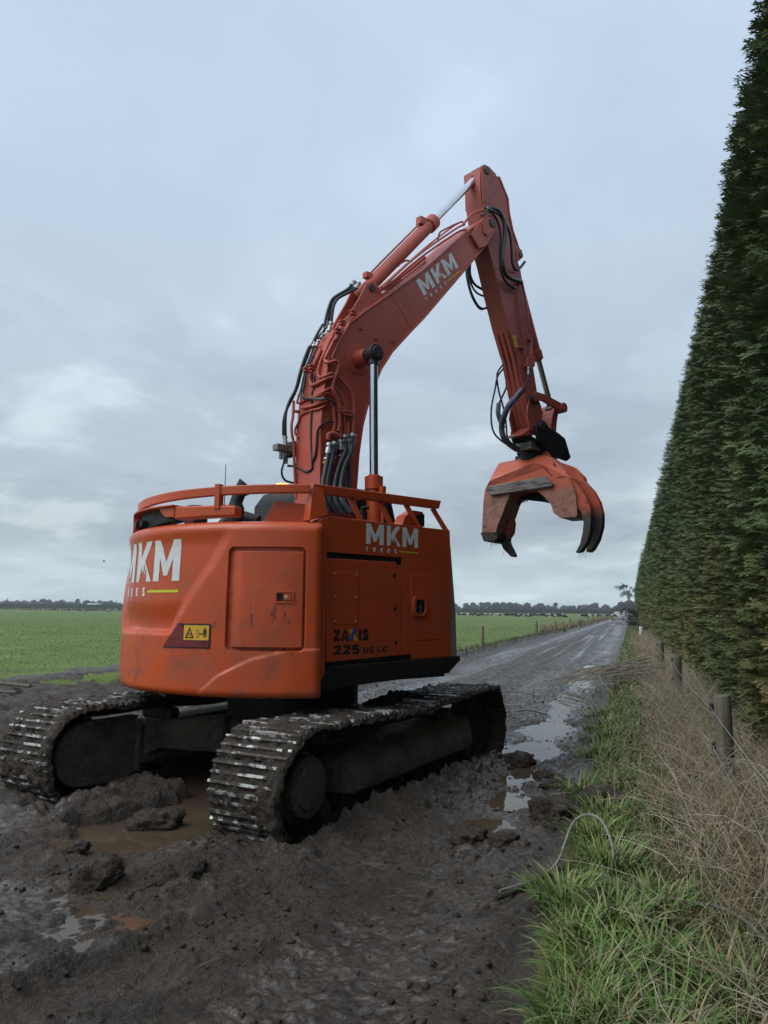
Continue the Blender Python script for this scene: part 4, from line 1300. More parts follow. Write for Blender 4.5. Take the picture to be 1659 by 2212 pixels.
for s in (-1, 1):
    bc = ram('boom_cylinder', (0.675, 1.50), (0.62, 4.345), 1.50, .079, .0475, MT['orange_side'], s * .47)
    m4 = MB(); m4.box((s * .56, .665, 2.82), (.12, .05, .09)); m4.tube([(s * .59, .665, 2.78), (s * .59, .67, 2.40)], .016, 8)
    m4.build('ram_pipe', MT['orange_side'], bc, bevel=0.003)
ac = ram('arm_cylinder', (0.868, 5.283), (2.93, 7.625), 1.79, .080, .048, MT['boom'], 0.0)
m4 = MB()
_d = (Vector((0, 2.93, 7.625)) - Vector((0, .868, 5.283))).normalized(); _n = Vector((0, -_d.z, _d.y))
_p = Vector((0, .868, 5.283))
m4.tube([_p + _d * .22 + _n * .1, _p + _d * .5 + _n * .105, _p + _d * 1.4 + _n * .105, _p + _d * 1.55 + _n * .09], .014, 8)
m4.box(_p + _d * 1.56 + _n * .10, (.09, .13, .10)); m4.box(_p + _d * .2 + _n * .10, (.08, .10, .07))
m4.build('ram_pipe', MT['boom'], ac, bevel=0.004)
bk = ram('bucket_cylinder', (3.66, 6.64), (4.55, 4.55), 1.52, .066, .042, MT['arm'], 0.0, .014)

# ---- arm
mb = MB()
mb.prism(ARM_R + ARM_L[::-1], -.140, .140)
for s in (-1, 1):   # thick cheeks at the head and the foot
    mb.prism([(2.81, 7.645), (2.876, 7.701), (2.982, 7.71), (3.142, 7.657), (2.99, 7.52), (2.93, 7.2), (2.84, 7.12), (2.83, 7.4)], s * .14, s * .162)
    mb.prism([(3.58, 6.70), (3.69, 6.735), (3.712, 6.64), (3.65, 6.56), (3.56, 6.5)], s * .14, s * .158)
    mb.prism([(3.78, 4.50), (3.86, 4.60), (3.98, 4.62), (4.072, 4.483), (4.09, 4.318), (4.0, 4.11), (3.93, 4.045), (3.80, 4.10), (3.74, 4.30)], s * .14, s * .165)
# stiffener plates down the back of the lower arm
for x in (-.085, 0.0, .085):
    V = []
    for (y, z) in ((3.395, 5.45), (3.56, 5.06), (3.87, 4.17)):
        V += [(x - .022, y - .016, z), (x + .022, y - .016, z), (x + .022, y + .02, z), (x - .022, y + .02, z)]
    mb.add(V, [(0, 1, 2, 3)] + [(i * 4 + k, i * 4 + (k + 1) % 4, i * 4 + 4 + (k + 1) % 4, i * 4 + 4 + k) for i in (0, 1) for k in range(4)] + [(11, 10, 9, 8)])
mb.box((0, 3.875, 4.115), (.27, .05, .07))
# flange along the front edge and the seam below the pivot
mb.prism([(3.205, 7.665), (3.228, 7.672), (3.417, 7.418), (3.440, 7.219), (3.519, 6.965), (3.62, 6.80), (3.60, 6.79), (3.495, 6.955), (3.415, 7.21), (3.392, 7.41)], -.152, .152)
mb.prism([(3.04, 6.255), (3.60, 6.36), (3.604, 6.345), (3.044, 6.24)], .138, .145)
arm = mb.build('arm', MT['arm'], exc, bevel=0.004)
for (y, z, r_, h) in ((2.93, 7.625, .055, .178), (3.66, 6.64, .045, .172), (3.87, 4.545, .06, .20), (3.99, 4.155, .07, .255)):
    MB().cyl((-h, y, z), (h, y, z), r_, 20).build('pivot_pin', MT['grease'], arm, bevel=0.006)
V, F = drape([poly([(3.462, 5.386), (3.519, 5.229), (3.587, 5.255), (3.537, 5.414)])], lambda u, v: (.1425, u, v))
MB().add(V, F).build('warning_sticker', MT['decal_yellow'], arm, smooth=False)


def st(u, v):     # sticker coordinates 0..1
    a, b, c_ = Vector((3.519, 5.229)), Vector((3.587, 5.255)), Vector((3.462, 5.386))
    return tuple(a + (b - a) * u + (c_ - a) * v)


V, F = drape([([st(*q) for q in ((.15, .55), (.85, .55), (.5, .92), (.33, .61), (.67, .61), (.5, .80))], [(0, 1, 4, 3), (1, 2, 5, 4), (2, 0, 3, 5)]),
              poly([st(*q) for q in ((.62, .12), (.72, .12), (.72, .42), (.62, .42))]), poly([st(*q) for q in ((.3, .24), (.62, .24), (.62, .30), (.3, .30))])],
             lambda u, v: (.1440, u, v))
MB().add(V, F).build('warning_print', MT['decal_black'], arm, smooth=False)
mb = MB(); mb.prism([(3.714, 5.115), (3.82, 5.16), (3.89, 5.13), (3.88, 5.02), (3.80, 4.98), (3.711, 4.99)], .14, .21)
mb.build('valve_block', MT['arm'], arm, bevel=0.006)
for (y, z) in ((3.60, 6.19), (3.83, 5.42), (3.63, 5.25), (3.49, 6.10)):
    MB().box((.16, y, z), (.06, .07, .03)).build('pipe_clamp', MT['arm'], arm, bevel=0.004)
MB().box((.05, 3.80, 6.13), (.10, .05, .035)).build('bracket', MT['decal_yellow'], arm, bevel=0.004)

# link between the bucket ram and the hitch
mb = MB()
for s in (-1, 1):
    mb.prism([(3.85, 4.60), (3.88, 4.66), (4.10, 4.665), (4.54, 4.61), (4.60, 4.56), (4.56, 4.48), (4.40, 4.50), (4.05, 4.56), (3.87, 4.50)], s * .168, s * .205)
mb.cyl((-.23, 4.555, 4.55), (.23, 4.555, 4.55), .075, 22)
lk = mb.build('tipping_link', MT['arm'], exc, bevel=0.006)
mb = MB()
mb.prism([(4.49, 4.58), (4.60, 4.56), (4.54, 4.35), (4.50, 4.08), (4.36, 4.06), (4.38, 4.22), (4.42, 4.40)], -.10, .10)
mb.build('push_link', MT['arm'], lk, bevel=0.008)
# quick hitch
mb = MB()
HL = [(3.854, 4.141), (3.94, 4.226), (4.00, 4.263), (4.068, 4.249), (4.166, 4.178), (4.383, 4.135), (4.545, 4.081), (4.678, 3.813), (4.592, 3.756), (4.30, 3.78), (4.224, 3.80), (3.98, 3.90), (3.878, 4.024)]
mb.prism(HL, .175, .235)
mb.prism(HL, -.235, -.175)
mb.prism([(3.90, 3.96), (4.0, 3.88), (4.56, 3.80), (4.62, 3.86), (4.50, 4.03), (4.20, 4.03), (4.1, 3.98)], -.176, .176)
hitch = mb.build('quick_hitch', MT['black'], exc, bevel=0.012)
mb = MB(); mb.box((0, 4.00, 3.905), (.26, .30, .09)); mb.box((0, 4.00, 3.85), (.30, .34, .03))
mb.build('hitch_plate', MT['alloy'], hitch, bevel=0.008)

# ---- pipes and hoses
CL = {'PIPES': ('boom_pipe', MT['boom'], 9), 'HOSES': ('hydraulic_hose', MT['rubber'], 9), 'SLEEVES': ('hose_sleeve', MT['tape'], 12)}
for key, L in (('PIPES', PIPES), ('HOSES', HOSES), ('SLEEVES', SLEEVES)):
    nm, mt, sides = CL[key]
    for pts, r_ in L:
        on_arm = pts[-1][1] > 2.9 and pts[0][1] > 2.9
        mb = MB().tube(smooth_path(pts, 5), r_, sides)
        mb.build(nm if not (on_arm and key == 'PIPES') else 'arm_pipe', MT['arm'] if (on_arm and key == 'PIPES') else mt, arm if on_arm else boom, angle=60)
for pts in FERRULES:
    a, b = Vector(pts[0]), Vector(pts[-1])
    r_ = .036 if a.z < 3.5 and a.x > .2 else (.022 if a.z > 4.7 else .019)
    mb = MB().tube([a, a.lerp(b, .25), a.lerp(b, .25), a.lerp(b, .45), a.lerp(b, .45), b], [r_ * 1.18, r_ * 1.18, r_ * .8, r_ * .8, r_ * 1.08, r_ * 1.08], 10)
    mb.build('hose_fitting', MT['steel'], arm if a.y > 2.9 else boom)
    if a.z < 3.5 and a.x > .2:
        d = (b - a).normalized()
        for k, mt_ in ((.05, 'white'), (.095, 'white' if a.y > .3 else 'decal_yellow')):
            MB().cyl(b + d * k, b + d * (k + .018), r_ * 1.04, 12).build('hose_band', MT[mt_], boom)
# pipe clamps: pairs of clips on the boom pipes
for (x, y, z) in ((.24, .30, 4.60), (.26, .345, 4.70), (.255, .50, 4.86), (.255, .47, 3.70), (.26, .345, 3.72), (.255, .40, 3.70), (-.02, .08, 4.17), (.05, .10, 4.19)):
    mb = MB(); mb.box((x, y, z), (.05, .075, .02)); mb.box((x, y, z - .035), (.05, .075, .02)); mb.box((x - .005, y + .004, z - .018), (.03, .022, .05))
    mb.build('pipe_clamp', MT['boom'], boom, bevel=0.004)
# valve block beside the boom foot
mb = MB()
mb.prism([(0.075, 3.215), (0.25, 3.275), (0.24, 3.445), (0.06, 3.395)], -.33, -.30)
mb.box((-.31, -.02, 3.315), (.10, .17, .07)); mb.box((-.29, .09, 3.33), (.07, .06, .11)); mb.box((-.28, .165, 3.345), (.06, .09, .05))
mb.cyl((-.30, -.03, 3.29), (-.30, -.03, 3.19), .022, 10); mb.cyl((-.30, .03, 3.29), (-.30, .03, 3.15), .026, 10); mb.cyl((-.27, .17, 3.28), (-.27, .17, 3.22), .016, 10)
mb.cyl((-.24, .19, 3.34), (-.20, .19, 3.34), .02, 10)
mb.build('valve_block', MT['alloy'], boom, bevel=0.004)
# grass and mud caught round the ram foot
V = []; F = []
for i in range(170):
    c_ = Vector((random.uniform(-.12, .2), 1.12 + random.gauss(0, .07), 5.33 + random.gauss(0, .035)))
    d = Vector((random.gauss(0, 1), random.gauss(0, 1), random.gauss(.15, .7))).normalized() * random.uniform(.05, .12)
    w = d.cross(Vector((random.random(), random.random(), random.random()))).normalized() * .004
    n = len(V); V += [tuple(c_ - w), tuple(c_ + w), tuple(c_ + d)]; F.append((n, n + 1, n + 2))
o = MB().add(V, F).build('caught_grass', MT['dry_mud'], boom, smooth=False); o['kind'] = 'stuff'

# ---- grapple
def scraped():
    m = Mat('scraped_grey_steel')
    v = m.coord()
    c = m.mix(m.step(m.noise(6, 7, .7, m.coord((.6, 1, 3))), .44, .60), (.20, .180, .165), (.045, .036, .031))
    c = m.mix(m.step(m.noise(11, 6, .65, v), .60, .68), c, (.36, .085, .04))
    m.set(Base_Color=c, Roughness=.5, Metallic=.15)
    m.bump(m.noise(26, 5, .6, v), .3, .01)
    return m.m


MT['scraped'] = scraped()


def grapple_mat():
    m = Mat('scuffed_grapple_paint')
    v = m.coord()
    z = m.math('ADD', m.objz(), m.math('MULTIPLY', m.math('SUBTRACT', m.noise(4.5, 8, .72, v), .5), .75))
    c = m.mix(m.step(m.noise(2.5, 6, .65, v), .4, .65), (.56, .105, .045), (.47, .085, .034))
    low = m.mix(m.step(m.noise(8, 8, .72, v), .40, .62), (.30, .185, .145), (.145, .095, .075))
    c = m.mix(m.math('MULTIPLY', m.step(z, 3.40, 3.12), .78), c, low)
    ch = m.math('MULTIPLY', m.step(m.noise(17, 7, .68, v, .6), .575, .61), m.step(m.noise(2.6, 4, .6, v), .47, .58))
    c = m.mix(ch, c, (.040, .032, .028))
    c = m.mix(m.math('MULTIPLY', m.step(m.noise(1.0, 4, .6, m.coord((30, 30, 4))), .62, .70), .35), c, (.38, .27, .22))
    m.set(Base_Color=c, Roughness=m.maprange(m.noise(6, 4, .6, v), .3, .7, .35, .65))
    m.bump(m.noise(24, 5, .6, v), .15, .008)
    return m.m


MT['grapple'] = grapple_mat()
GR = bpy.data.meshes.new('grapple')
mb = MB()
gf = lambda u, v, w: (u, w, v)
mb.prism(G_FRONT, -.26, -.225, gf)
back = [(u, v) for u, v in G_FRONT]
mb.prism(back, .165, .20, gf)


def wall(chain, a, b, th=.03):
    """plate that joins front and back along a chain of outline points"""
    n = len(chain); P = np.array(chain); T = np.gradient(P, axis=0); T /= np.linalg.norm(T, axis=1)[:, None]
    N = np.stack([T[:, 1], -T[:, 0]], 1) * th
    vs = []
    for i in range(n):
        q = P[i] + N[i]
        vs += [(P[i][0], a, P[i][1]), (P[i][0], b, P[i][1]), (q[0], b, q[1]), (q[0], a, q[1])]
    fs = [(i * 4 + k, i * 4 + (k + 1) % 4, i * 4 + 4 + (k + 1) % 4, i * 4 + 4 + k) for i in range(n - 1) for k in range(4)]
    mb.add(vs, fs + [(0, 1, 2, 3), tuple((n - 1) * 4 + k for k in (3, 2, 1, 0))])


wall(G_FRONT[0:5], -.226, .166)
wall(G_FRONT[8:15], -.226, .166)
wall(G_FRONT[15:26], -.226, .166)
fa, ba = -.26, .20
top = [(u, v) for u, v in G_TOP]
P3 = lambda q, w: (q[0], w, q[1])
mb.hull([P3(q, w) for w in (-.10, .12) for q in top[:8]] + [P3(q, w) for w in (fa, ba) for q in ((-.671, 3.327), (-.604, 3.441), (.092, 3.643), (.287, 3.558))])
mb.hull([P3(q, w) for w in (-.10, .12) for q in ((.209, 3.756), (.299, 3.721), (.401, 3.615), (.53, 3.458))] + [P3(q, w) for w in (fa, ba) for q in ((.153, 3.63), (.287, 3.558), (.386, 3.376), (.605, 3.383))])
grap = mb.build('grapple', MT['grapple'], exc, bevel=0.006)
grap.location = (0, 4.12, 0)
grap.rotation_euler = (0, 0, R(THU - 35.0))
grap['label'] = 'orange grapple with scraped grey lower edges'
mb = MB(); mb.prism(G_BAR, -.315, -.255, gf)
mb.build('wear_bar', MT['scraped'], grap, bevel=0.012)
mb = MB(); mb.prism(G_FOOT, -.275, .20, gf)
mb.build('leg_foot', MT['clod'], grap, bevel=0.012)
mb = MB(); mb.prism(G_SAW, .02, .12, gf); mb.prism([(u * .9 - .05, v * .98 + .05) for u, v in G_SAW], .12, .15, gf)
mb.build('saw_housing', MT['arm'], grap, bevel=0.02)
mb = MB(); mb.prism([(u, v) for u, v in G_BACK], .05, .10, gf)
mb.build('saw_guard', MT['black'], grap, bevel=0.006)


def tine(name, pl, a, b, mt, r=.018):
    mb = MB(); mb.prism(pl, a, b, gf)
    return mb.build(name, mt, grap, bevel=r, segs=3)


tine('tine', G_TINEL, -.04, .05, MT['clod'])
def tine_mat():
    m = Mat('worn_tine_paint')
    v = m.coord()
    z = m.math('ADD', m.objz(), m.math('MULTIPLY', m.math('SUBTRACT', m.noise(7, 7, .7, v), .5), .55))
    c = m.mix(m.step(m.noise(5, 6, .65, v), .45, .65), (.50, .085, .035), (.33, .085, .05))
    c = m.mix(m.step(z, 3.02, 2.80), c, (.050, .042, .038))
    c = m.mix(m.step(m.noise(24, 5, .65, v), .60, .66), c, (.04, .032, .028))
    m.set(Base_Color=c, Roughness=.55)
    m.bump(m.noise(30, 5, .6, v), .25, .01)
    return m.m


TM = tine_mat()
tine('tine', G_TINEA, -.215, -.085, TM)
tine('tine', G_TINEB, .07, .19, TM)
mb = MB(); mb.prism(G_LUGB, .115, .15, gf); mb.prism(G_LUGB, .21, .24, gf)
mb.build('tine_lug', MT['grapple'], grap, bevel=0.006)
mb = MB(); mb.prism(G_LUGT, -.02, .02, gf); mb.prism([(u - .02, v) for u, v in G_LUGT], .12, .15, gf)
mb.build('head_lug', MT['grapple'], grap, bevel=0.006)
V, F = drape([poly(G_SLOT)], lambda u, v: (u, -.10 - (3.70 - v) * 1.15 * .62 - .016, v))
MB().add(V, F).build('slot', MT['decal_black'], grap, smooth=False)
mb = MB(); mb.cyl((-.05, 0, 3.70), (-.05, 0, 3.84), .17, 26); mb.cyl((-.05, 0, 3.82), (-.05, 0, 3.87), .21, 26); mb.cyl((-.27, -.05, 3.76), (.1, -.05, 3.78), .05, 14)
mb.build('rotator', MT['black'], grap, bevel=0.008)
mb = MB()
for i in range(5):
    u = -.31 + i * .035
    mb.prism([(u, 3.16 + i * .008), (u + .018, 3.11 + i * .008), (u + .035, 3.165 + i * .008)], .03, .055, gf)
mb.build('saw_teeth', MT['grease'], grap)
# stalks hanging from the foot
V = []; F = []
for i in range(46):
    a = random.choice([(-.70, 2.60), (-.50, 2.58), (-.60, 2.56), (-.42, 2.42), (.68, 2.37), (.73, 2.39), (-.53, 2.75), (-.45, 2.8)])
    c_ = Vector((a[0] + random.gauss(0, .03), random.uniform(-.25, .1), a[1]))
    d = Vector((random.gauss(0, .5), random.gauss(0, .3), -1)).normalized() * random.uniform(.03, .13)
    w = Vector((.0025, 0, 0)); n = len(V)
    V += [tuple(c_ - w), tuple(c_ + w), tuple(c_ + d + w * .4), tuple(c_ + d - w * .4)]; F.append((n, n + 1, n + 2, n + 3))
o = MB().add(V, F).build('caught_grass', MT['dry_mud'], grap, smooth=False); o['kind'] = 'stuff'

# ---- crawlers
RAD, LW, GAUGE, SHOE_W = 0.405, 1.77, 1.165, 0.62
ZC = 0.437 - SINK


def track_path(n):
    """closed path of the shoe plates: list of (v, z, tangent angle), starting at the rear bottom going forward underneath"""
    pts = []
    L = 2 * LW
    per = 2 * L + 2 * math.pi * RAD
    for i in range(n):
        d = per * i / n
        if d < L:
            pts.append((-LW + d, ZC - RAD))
        elif d < L + math.pi * RAD:
            t = (d - L) / RAD
            pts.append((LW + RAD * math.sin(t), ZC - RAD * math.cos(t)))
        elif d < 2 * L + math.pi * RAD:
            e = d - L - math.pi * RAD
            q = e / L
            sag = -0.035 * math.sin(math.pi * q) * (1 + 0.6 * math.cos(2 * math.pi * q * 2))
            pts.append((LW - e, ZC + RAD + sag))
        else:
            t = (d - 2 * L - math.pi * RAD) / RAD
            pts.append((-LW - RAD * math.sin(t), ZC + RAD * math.cos(t)))
    return np.array(pts), per


def shoe_mesh(pitch, seed):
    r_ = random.Random(seed)
    mb = MB()
    mb.mi = 1
    mb.box((0, 0, -.006), (SHOE_W, pitch * .93, .013))
    mb.mi = 0
    for k, h in ((-.065, .030), (0.002, .024), (.069, .030)):
        w0, w1 = .014, .010
        x0, x1 = -SHOE_W / 2, SHOE_W / 2
        segs = 6
        for i in range(segs):      # worn, slightly uneven bars
            a, b = x0 + (x1 - x0) * i / segs, x0 + (x1 - x0) * (i + 1) / segs
            ha, hb = h + r_.uniform(-.005, .003), h + r_.uniform(-.005, .003)
            mb.add([(a, k - w0, -.001), (b, k - w0, -.001), (b, k + w0, -.001), (a, k + w0, -.001), (a, k - w1, ha), (b, k - w1, hb), (b, k + w1, hb), (a, k + w1, ha)],
                   [(0, 1, 5, 4), (2, 3, 7, 6), (4, 5, 6, 7), (0, 4, 7, 3), (1, 2, 6, 5)])
    o = mb.build('track_shoe', [MT['shoe'], MT['clod']], None, angle=30)
    return o


NSHOE = 50
_pp, _per = track_path(NSHOE)
protos = [shoe_mesh(_per / NSHOE, k) for k in range(4)]


def build_crawler(side_):
    u0 = side_ * GAUGE
    P, per = track_path(160)
    # link strip: closed belt below the shoes
    T = np.roll(P, -1, 0) - np.roll(P, 1, 0); T /= np.linalg.norm(T, axis=1)[:, None]
    N = np.stack([T[:, 1], -T[:, 0]], 1)          # outwards for this direction of travel
    mb = MB()
    n = len(P)
    for ou in (-.11, .11):
        vs = []
        for i in range(n):
            for (x, o_) in ((-.025, -.012), (.025, -.012), (.025, -.10), (-.025, -.10)):
                q = P[i] + N[i] * o_
                vs.append((u0 + ou + x, q[0], q[1]))
        mb.add(vs, [(i * 4 + k, i * 4 + (k + 1) % 4, ((i + 1) % n) * 4 + (k + 1) % 4, ((i + 1) % n) * 4 + k) for i in range(n) for k in range(4)])
    tr = mb.build('crawler_track', MT['clod'], exc)
    tr.rotation_euler = (0, 0, DEL)
    # shoes
    Q, _ = track_path(NSHOE)
    TQ = np.roll(Q, -1, 0) - np.roll(Q, 1, 0); TQ /= np.linalg.norm(TQ, axis=1)[:, None]
    for i in range(NSHOE):
        o = protos[i % 4].copy()
        COL.objects.link(o)
        o.parent = tr
        t = TQ[i]
        nrm = Vector((0, t[1], -t[0]))
        M = Matrix(((1, 0, 0), (0, t[0], nrm.y), (0, t[1], nrm.z))).to_4x4()
        if M.determinant() < 0:
            M = Matrix(((-1, 0, 0), (0, t[0], nrm.y), (0, t[1], nrm.z))).to_4x4()
        o.matrix_local = Matrix.Translation((u0, Q[i][0], Q[i][1])) @ M @ Matrix.Rotation(random.uniform(-.02, .02), 4, 'X')
    # caked mud: a ragged skin between and over the grousers
    ns, nu = 560, 40
    P, per = track_path(ns)
    T = np.roll(P, -1, 0) - np.roll(P, 1, 0); T /= np.linalg.norm(T, axis=1)[:, None]
    N = np.stack([T[:, 1], -T[:, 0]], 1)
    U = np.linspace(-SHOE_W / 2 - .012, SHOE_W / 2 + .012, nu)
    S = np.arange(ns) / ns * per
    SS, UU = np.meshgrid(S, U, indexing='ij')
    ang = SS / per * 2 * np.pi
    rr_ = per / (2 * np.pi)
    X, Y = rr_ * np.cos(ang) + side_ * 31, rr_ * np.sin(ang)
    d = 0.014 + 0.024 * fbm3(X, Y, UU, .28, 3, 5) + 0.026 * fbm3(X, Y, UU, .06, 3, 9) + 0.011 * fbm3(X, Y, UU, .02, 2, 12)
    big = fbm3(X, Y, UU, .55, 2, 77)
    d += (0.030 if side_ > 0 else 0.010) * sstep(.05, .45, big)
    d = np.clip(d, -.03, .085)
    # the belt is cleaner where it has just come off the top run
    edge = np.minimum(UU - U[0], U[-1] - UU)
    d = np.where(edge < .013, d - .035, d)
    V = np.zeros((ns, nu, 3))
    V[..., 0] = u0 + UU + 0.012 * fbm3(X, Y, UU, .07, 2, 33) * (edge < .02)
    V[..., 1] = P[:, None, 0] + N[:, None, 0] * d
    V[..., 2] = P[:, None, 1] + N[:, None, 1] * d
    idx = np.arange(ns * nu).reshape(ns, nu)
    nx = np.roll(idx, -1, 0)
    F = np.stack([idx[:, :-1], idx[:, 1:], nx[:, 1:], nx[:, :-1]], -1).reshape(-1, 4)
    o = np_mesh('caked_mud', V.reshape(-1, 3), F, MT['clod'], tr)
    o['kind'] = 'stuff'
    # frame
    mb = MB()
    mb.prism([(-1.25, ZC - .16), (1.45, ZC - .16), (1.52, ZC - .05), (1.45, ZC + .12), (1.0, ZC + .17), (-.9, ZC + .17), (-1.3, ZC + .10)], u0 - .17, u0 + .17, fr=lambda u, v, w: (w, u, v))
    mb.add([(u0 + s * a, v, z) for s in (1,) for (a, v, z) in ()], [])
    for s in (-1, 1):
        mb.add([(u0 + s * .17, -1.2, ZC + .13), (u0 + s * .26, -1.15, ZC - .02), (u0 + s * .26, -1.15, ZC - .17), (u0 + s * .17, -1.2, ZC - .17),
                (u0 + s * .17, 1.35, ZC + .13), (u0 + s * .26, 1.30, ZC - .02), (u0 + s * .26, 1.30, ZC - .17), (u0 + s * .17, 1.35, ZC - .17)],
               [(0, 1, 2, 3), (7, 6, 5, 4), (0, 4, 5, 1), (1, 5, 6, 2), (2, 6, 7, 3)])
    mb.build('track_frame', MT['dry_mud'], tr, bevel=0.02)
    # sprocket with its drive cover at the rear, idler at the front
    mb = MB()
    mb.cyl((u0 - .05, -LW, ZC), (u0 + .05, -LW, ZC), RAD - .085, 30)
    for k in range(15):
        a = 2 * math.pi * k / 15
        mb.box((u0, -LW + (RAD - .075) * math.cos(a), ZC + (RAD - .075) * math.sin(a)), (.07, .05, .05), Matrix.Rotation(a, 3, 'X'))
    mb.build('sprocket', MT['clod'], tr, bevel=0.006)
    mb = MB()
    mb.tube([(u0 + side_ * q, -LW, ZC) for q in (.05, .19, .19, .262, .262, .272)], [.25, .25, .215, .215, .15, .15], 36)
    for k in range(10):
        q = 2 * math.pi * k / 10
        mb.cyl((u0 + side_ * .258, -LW + .185 * math.cos(q), ZC + .185 * math.sin(q)), (u0 + side_ * .270, -LW + .185 * math.cos(q), ZC + .185 * math.sin(q)), .014, 6)
    mb.build('final_drive', MT['dry_mud'], tr, bevel=0.012, angle=25)
    # motor guard on the inner side
    mb = MB()
    s = -side_
    x0, x1 = u0 + s * .16, u0 + s * .235
    g = [(-1.78 + .27 * math.cos(a), ZC + .265 * math.sin(a)) for a in np.linspace(math.pi * .5, math.pi * 1.42, 12)]
    g += [(-1.30, ZC - .30), (-1.16, ZC - .20), (-1.14, ZC + .20), (-1.20, ZC + .265)]
    mb.prism(g, min(x0, x1), max(x0, x1))
    mb.box((u0 + s * .215, -1.17, ZC), (.11, .05, .47))
    mb.box((u0 + s * .20, -1.5, ZC + .262), (.10, .62, .03))
    mb.build('motor_guard', MT['dry_mud'], tr, bevel=0.01)
    mb = MB()
    mb.tube([(u0 - .1, LW, ZC), (u0 - .04, LW, ZC), (u0 - .04, LW, ZC), (u0 + .04, LW, ZC), (u0 + .04, LW, ZC), (u0 + .1, LW, ZC)], [RAD - .11, RAD - .11, RAD - .06, RAD - .06, RAD - .11, RAD - .11], 30)
    mb.build('idler', MT['clod'], tr)
    for k in range(8):
        v = -1.45 + k * .40
        MB().tube([(u0 - .2, v, ZC - .23), (u0 - .15, v, ZC - .23), (u0 - .08, v, ZC - .23), (u0 + .08, v, ZC - .23), (u0 + .15, v, ZC - .23), (u0 + .2, v, ZC - .23)], [.06, .10, .08, .08, .10, .06], 16).build('track_roller', MT['clod'], tr)
    for v in (-.75, .65):
        MB().cyl((u0 - .1, v, ZC + .24), (u0 + .28, v, ZC + .24), .065, 14).build('carrier_roller', MT['clod'], tr, bevel=0.004)
    return tr


tracks = [build_crawler(1), build_crawler(-1)]
for o in protos:
    bpy.data.objects.remove(o)
# cross frame between the crawlers
mb = MB()
mb.prism([(-.62, -.55), (.62, -.55), (.62, .55), (-.62, .55)], .22, .50, fr=lambda u, v, w: (u, v, w))
for su in (-1, 1):
    for sv in (-1, 1):
        top = [(.45, .62), (.75, .60), (1.0, .52)]
        vs = []
        for (u, w, zt, zb, v) in ((.35, .20, .53, .20, .45), (.62, .19, .52, .22, .66), (.82, .17, .50, .26, .86), (1.02, .16, .46, .10, 1.06)):
            vs += [(su * u, sv * (v - w), zb), (su * u, sv * (v + w), zb), (su * u, sv * (v + w), zt), (su * u, sv * (v - w), zt)]
        mb.add(vs, [(0, 1, 2, 3), (15, 14, 13, 12)] + [(i * 4 + k, i * 4 + (k + 1) % 4, i * 4 + 4 + (k + 1) % 4, i * 4 + 4 + k) for i in range(3) for k in range(4)])
cf = mb.build('cross_frame', MT['dry_mud'], exc, bevel=0.015)
cf.rotation_euler = (0, 0, DEL)

# ------------------------------------------------------------------ ground
# heaps of churned mud: x, y, radius along, radius across, turn, height
HEAPS = [(-2.30, 6.10, .30, .24, 20, .20), (-2.02, 6.62, .26, .22, 0, .24), (-2.62, 5.72, .28, .24, 0, .13), (-3.05, 6.0, .30, .28, 0, .16), (-3.25, 5.35, .42, .24, 30, .09), (-2.80, 5.15, .35, .16, 20, .06), (-2.35, 5.55, .2, .14, 40, .07),
         (-0.30, 5.62, .40, .24, 50, .18), (-0.02, 6.05, .40, .26, 52, .18), (0.32, 6.62, .40, .24, 52, .15), (0.72, 7.20, .40, .22, 55, .13), (1.05, 7.85, .45, .22, 55, .11), (0.05, 5.55, .25, .18, 20, .10),
         (-0.86, 4.86, .30, .16, 10, .11), (-0.55, 5.02, .28, .18, 30, .12), (-0.62, 4.62, .32, .13, 20, .07), (-1.15, 4.82, .25, .13, 10, .06),
         (0.95, 5.65, .20, .14, 0, .06), (-1.2, 4.35, .28, .12, 20, .05), (0.75, 4.05, .35, .10, 70, .04), (0.45, 3.55, .3, .08, 60, .035),
         (1.55, 7.2, .25, .15, 0, .06), (1.75, 8.9, .3, .12, 60, .05)]


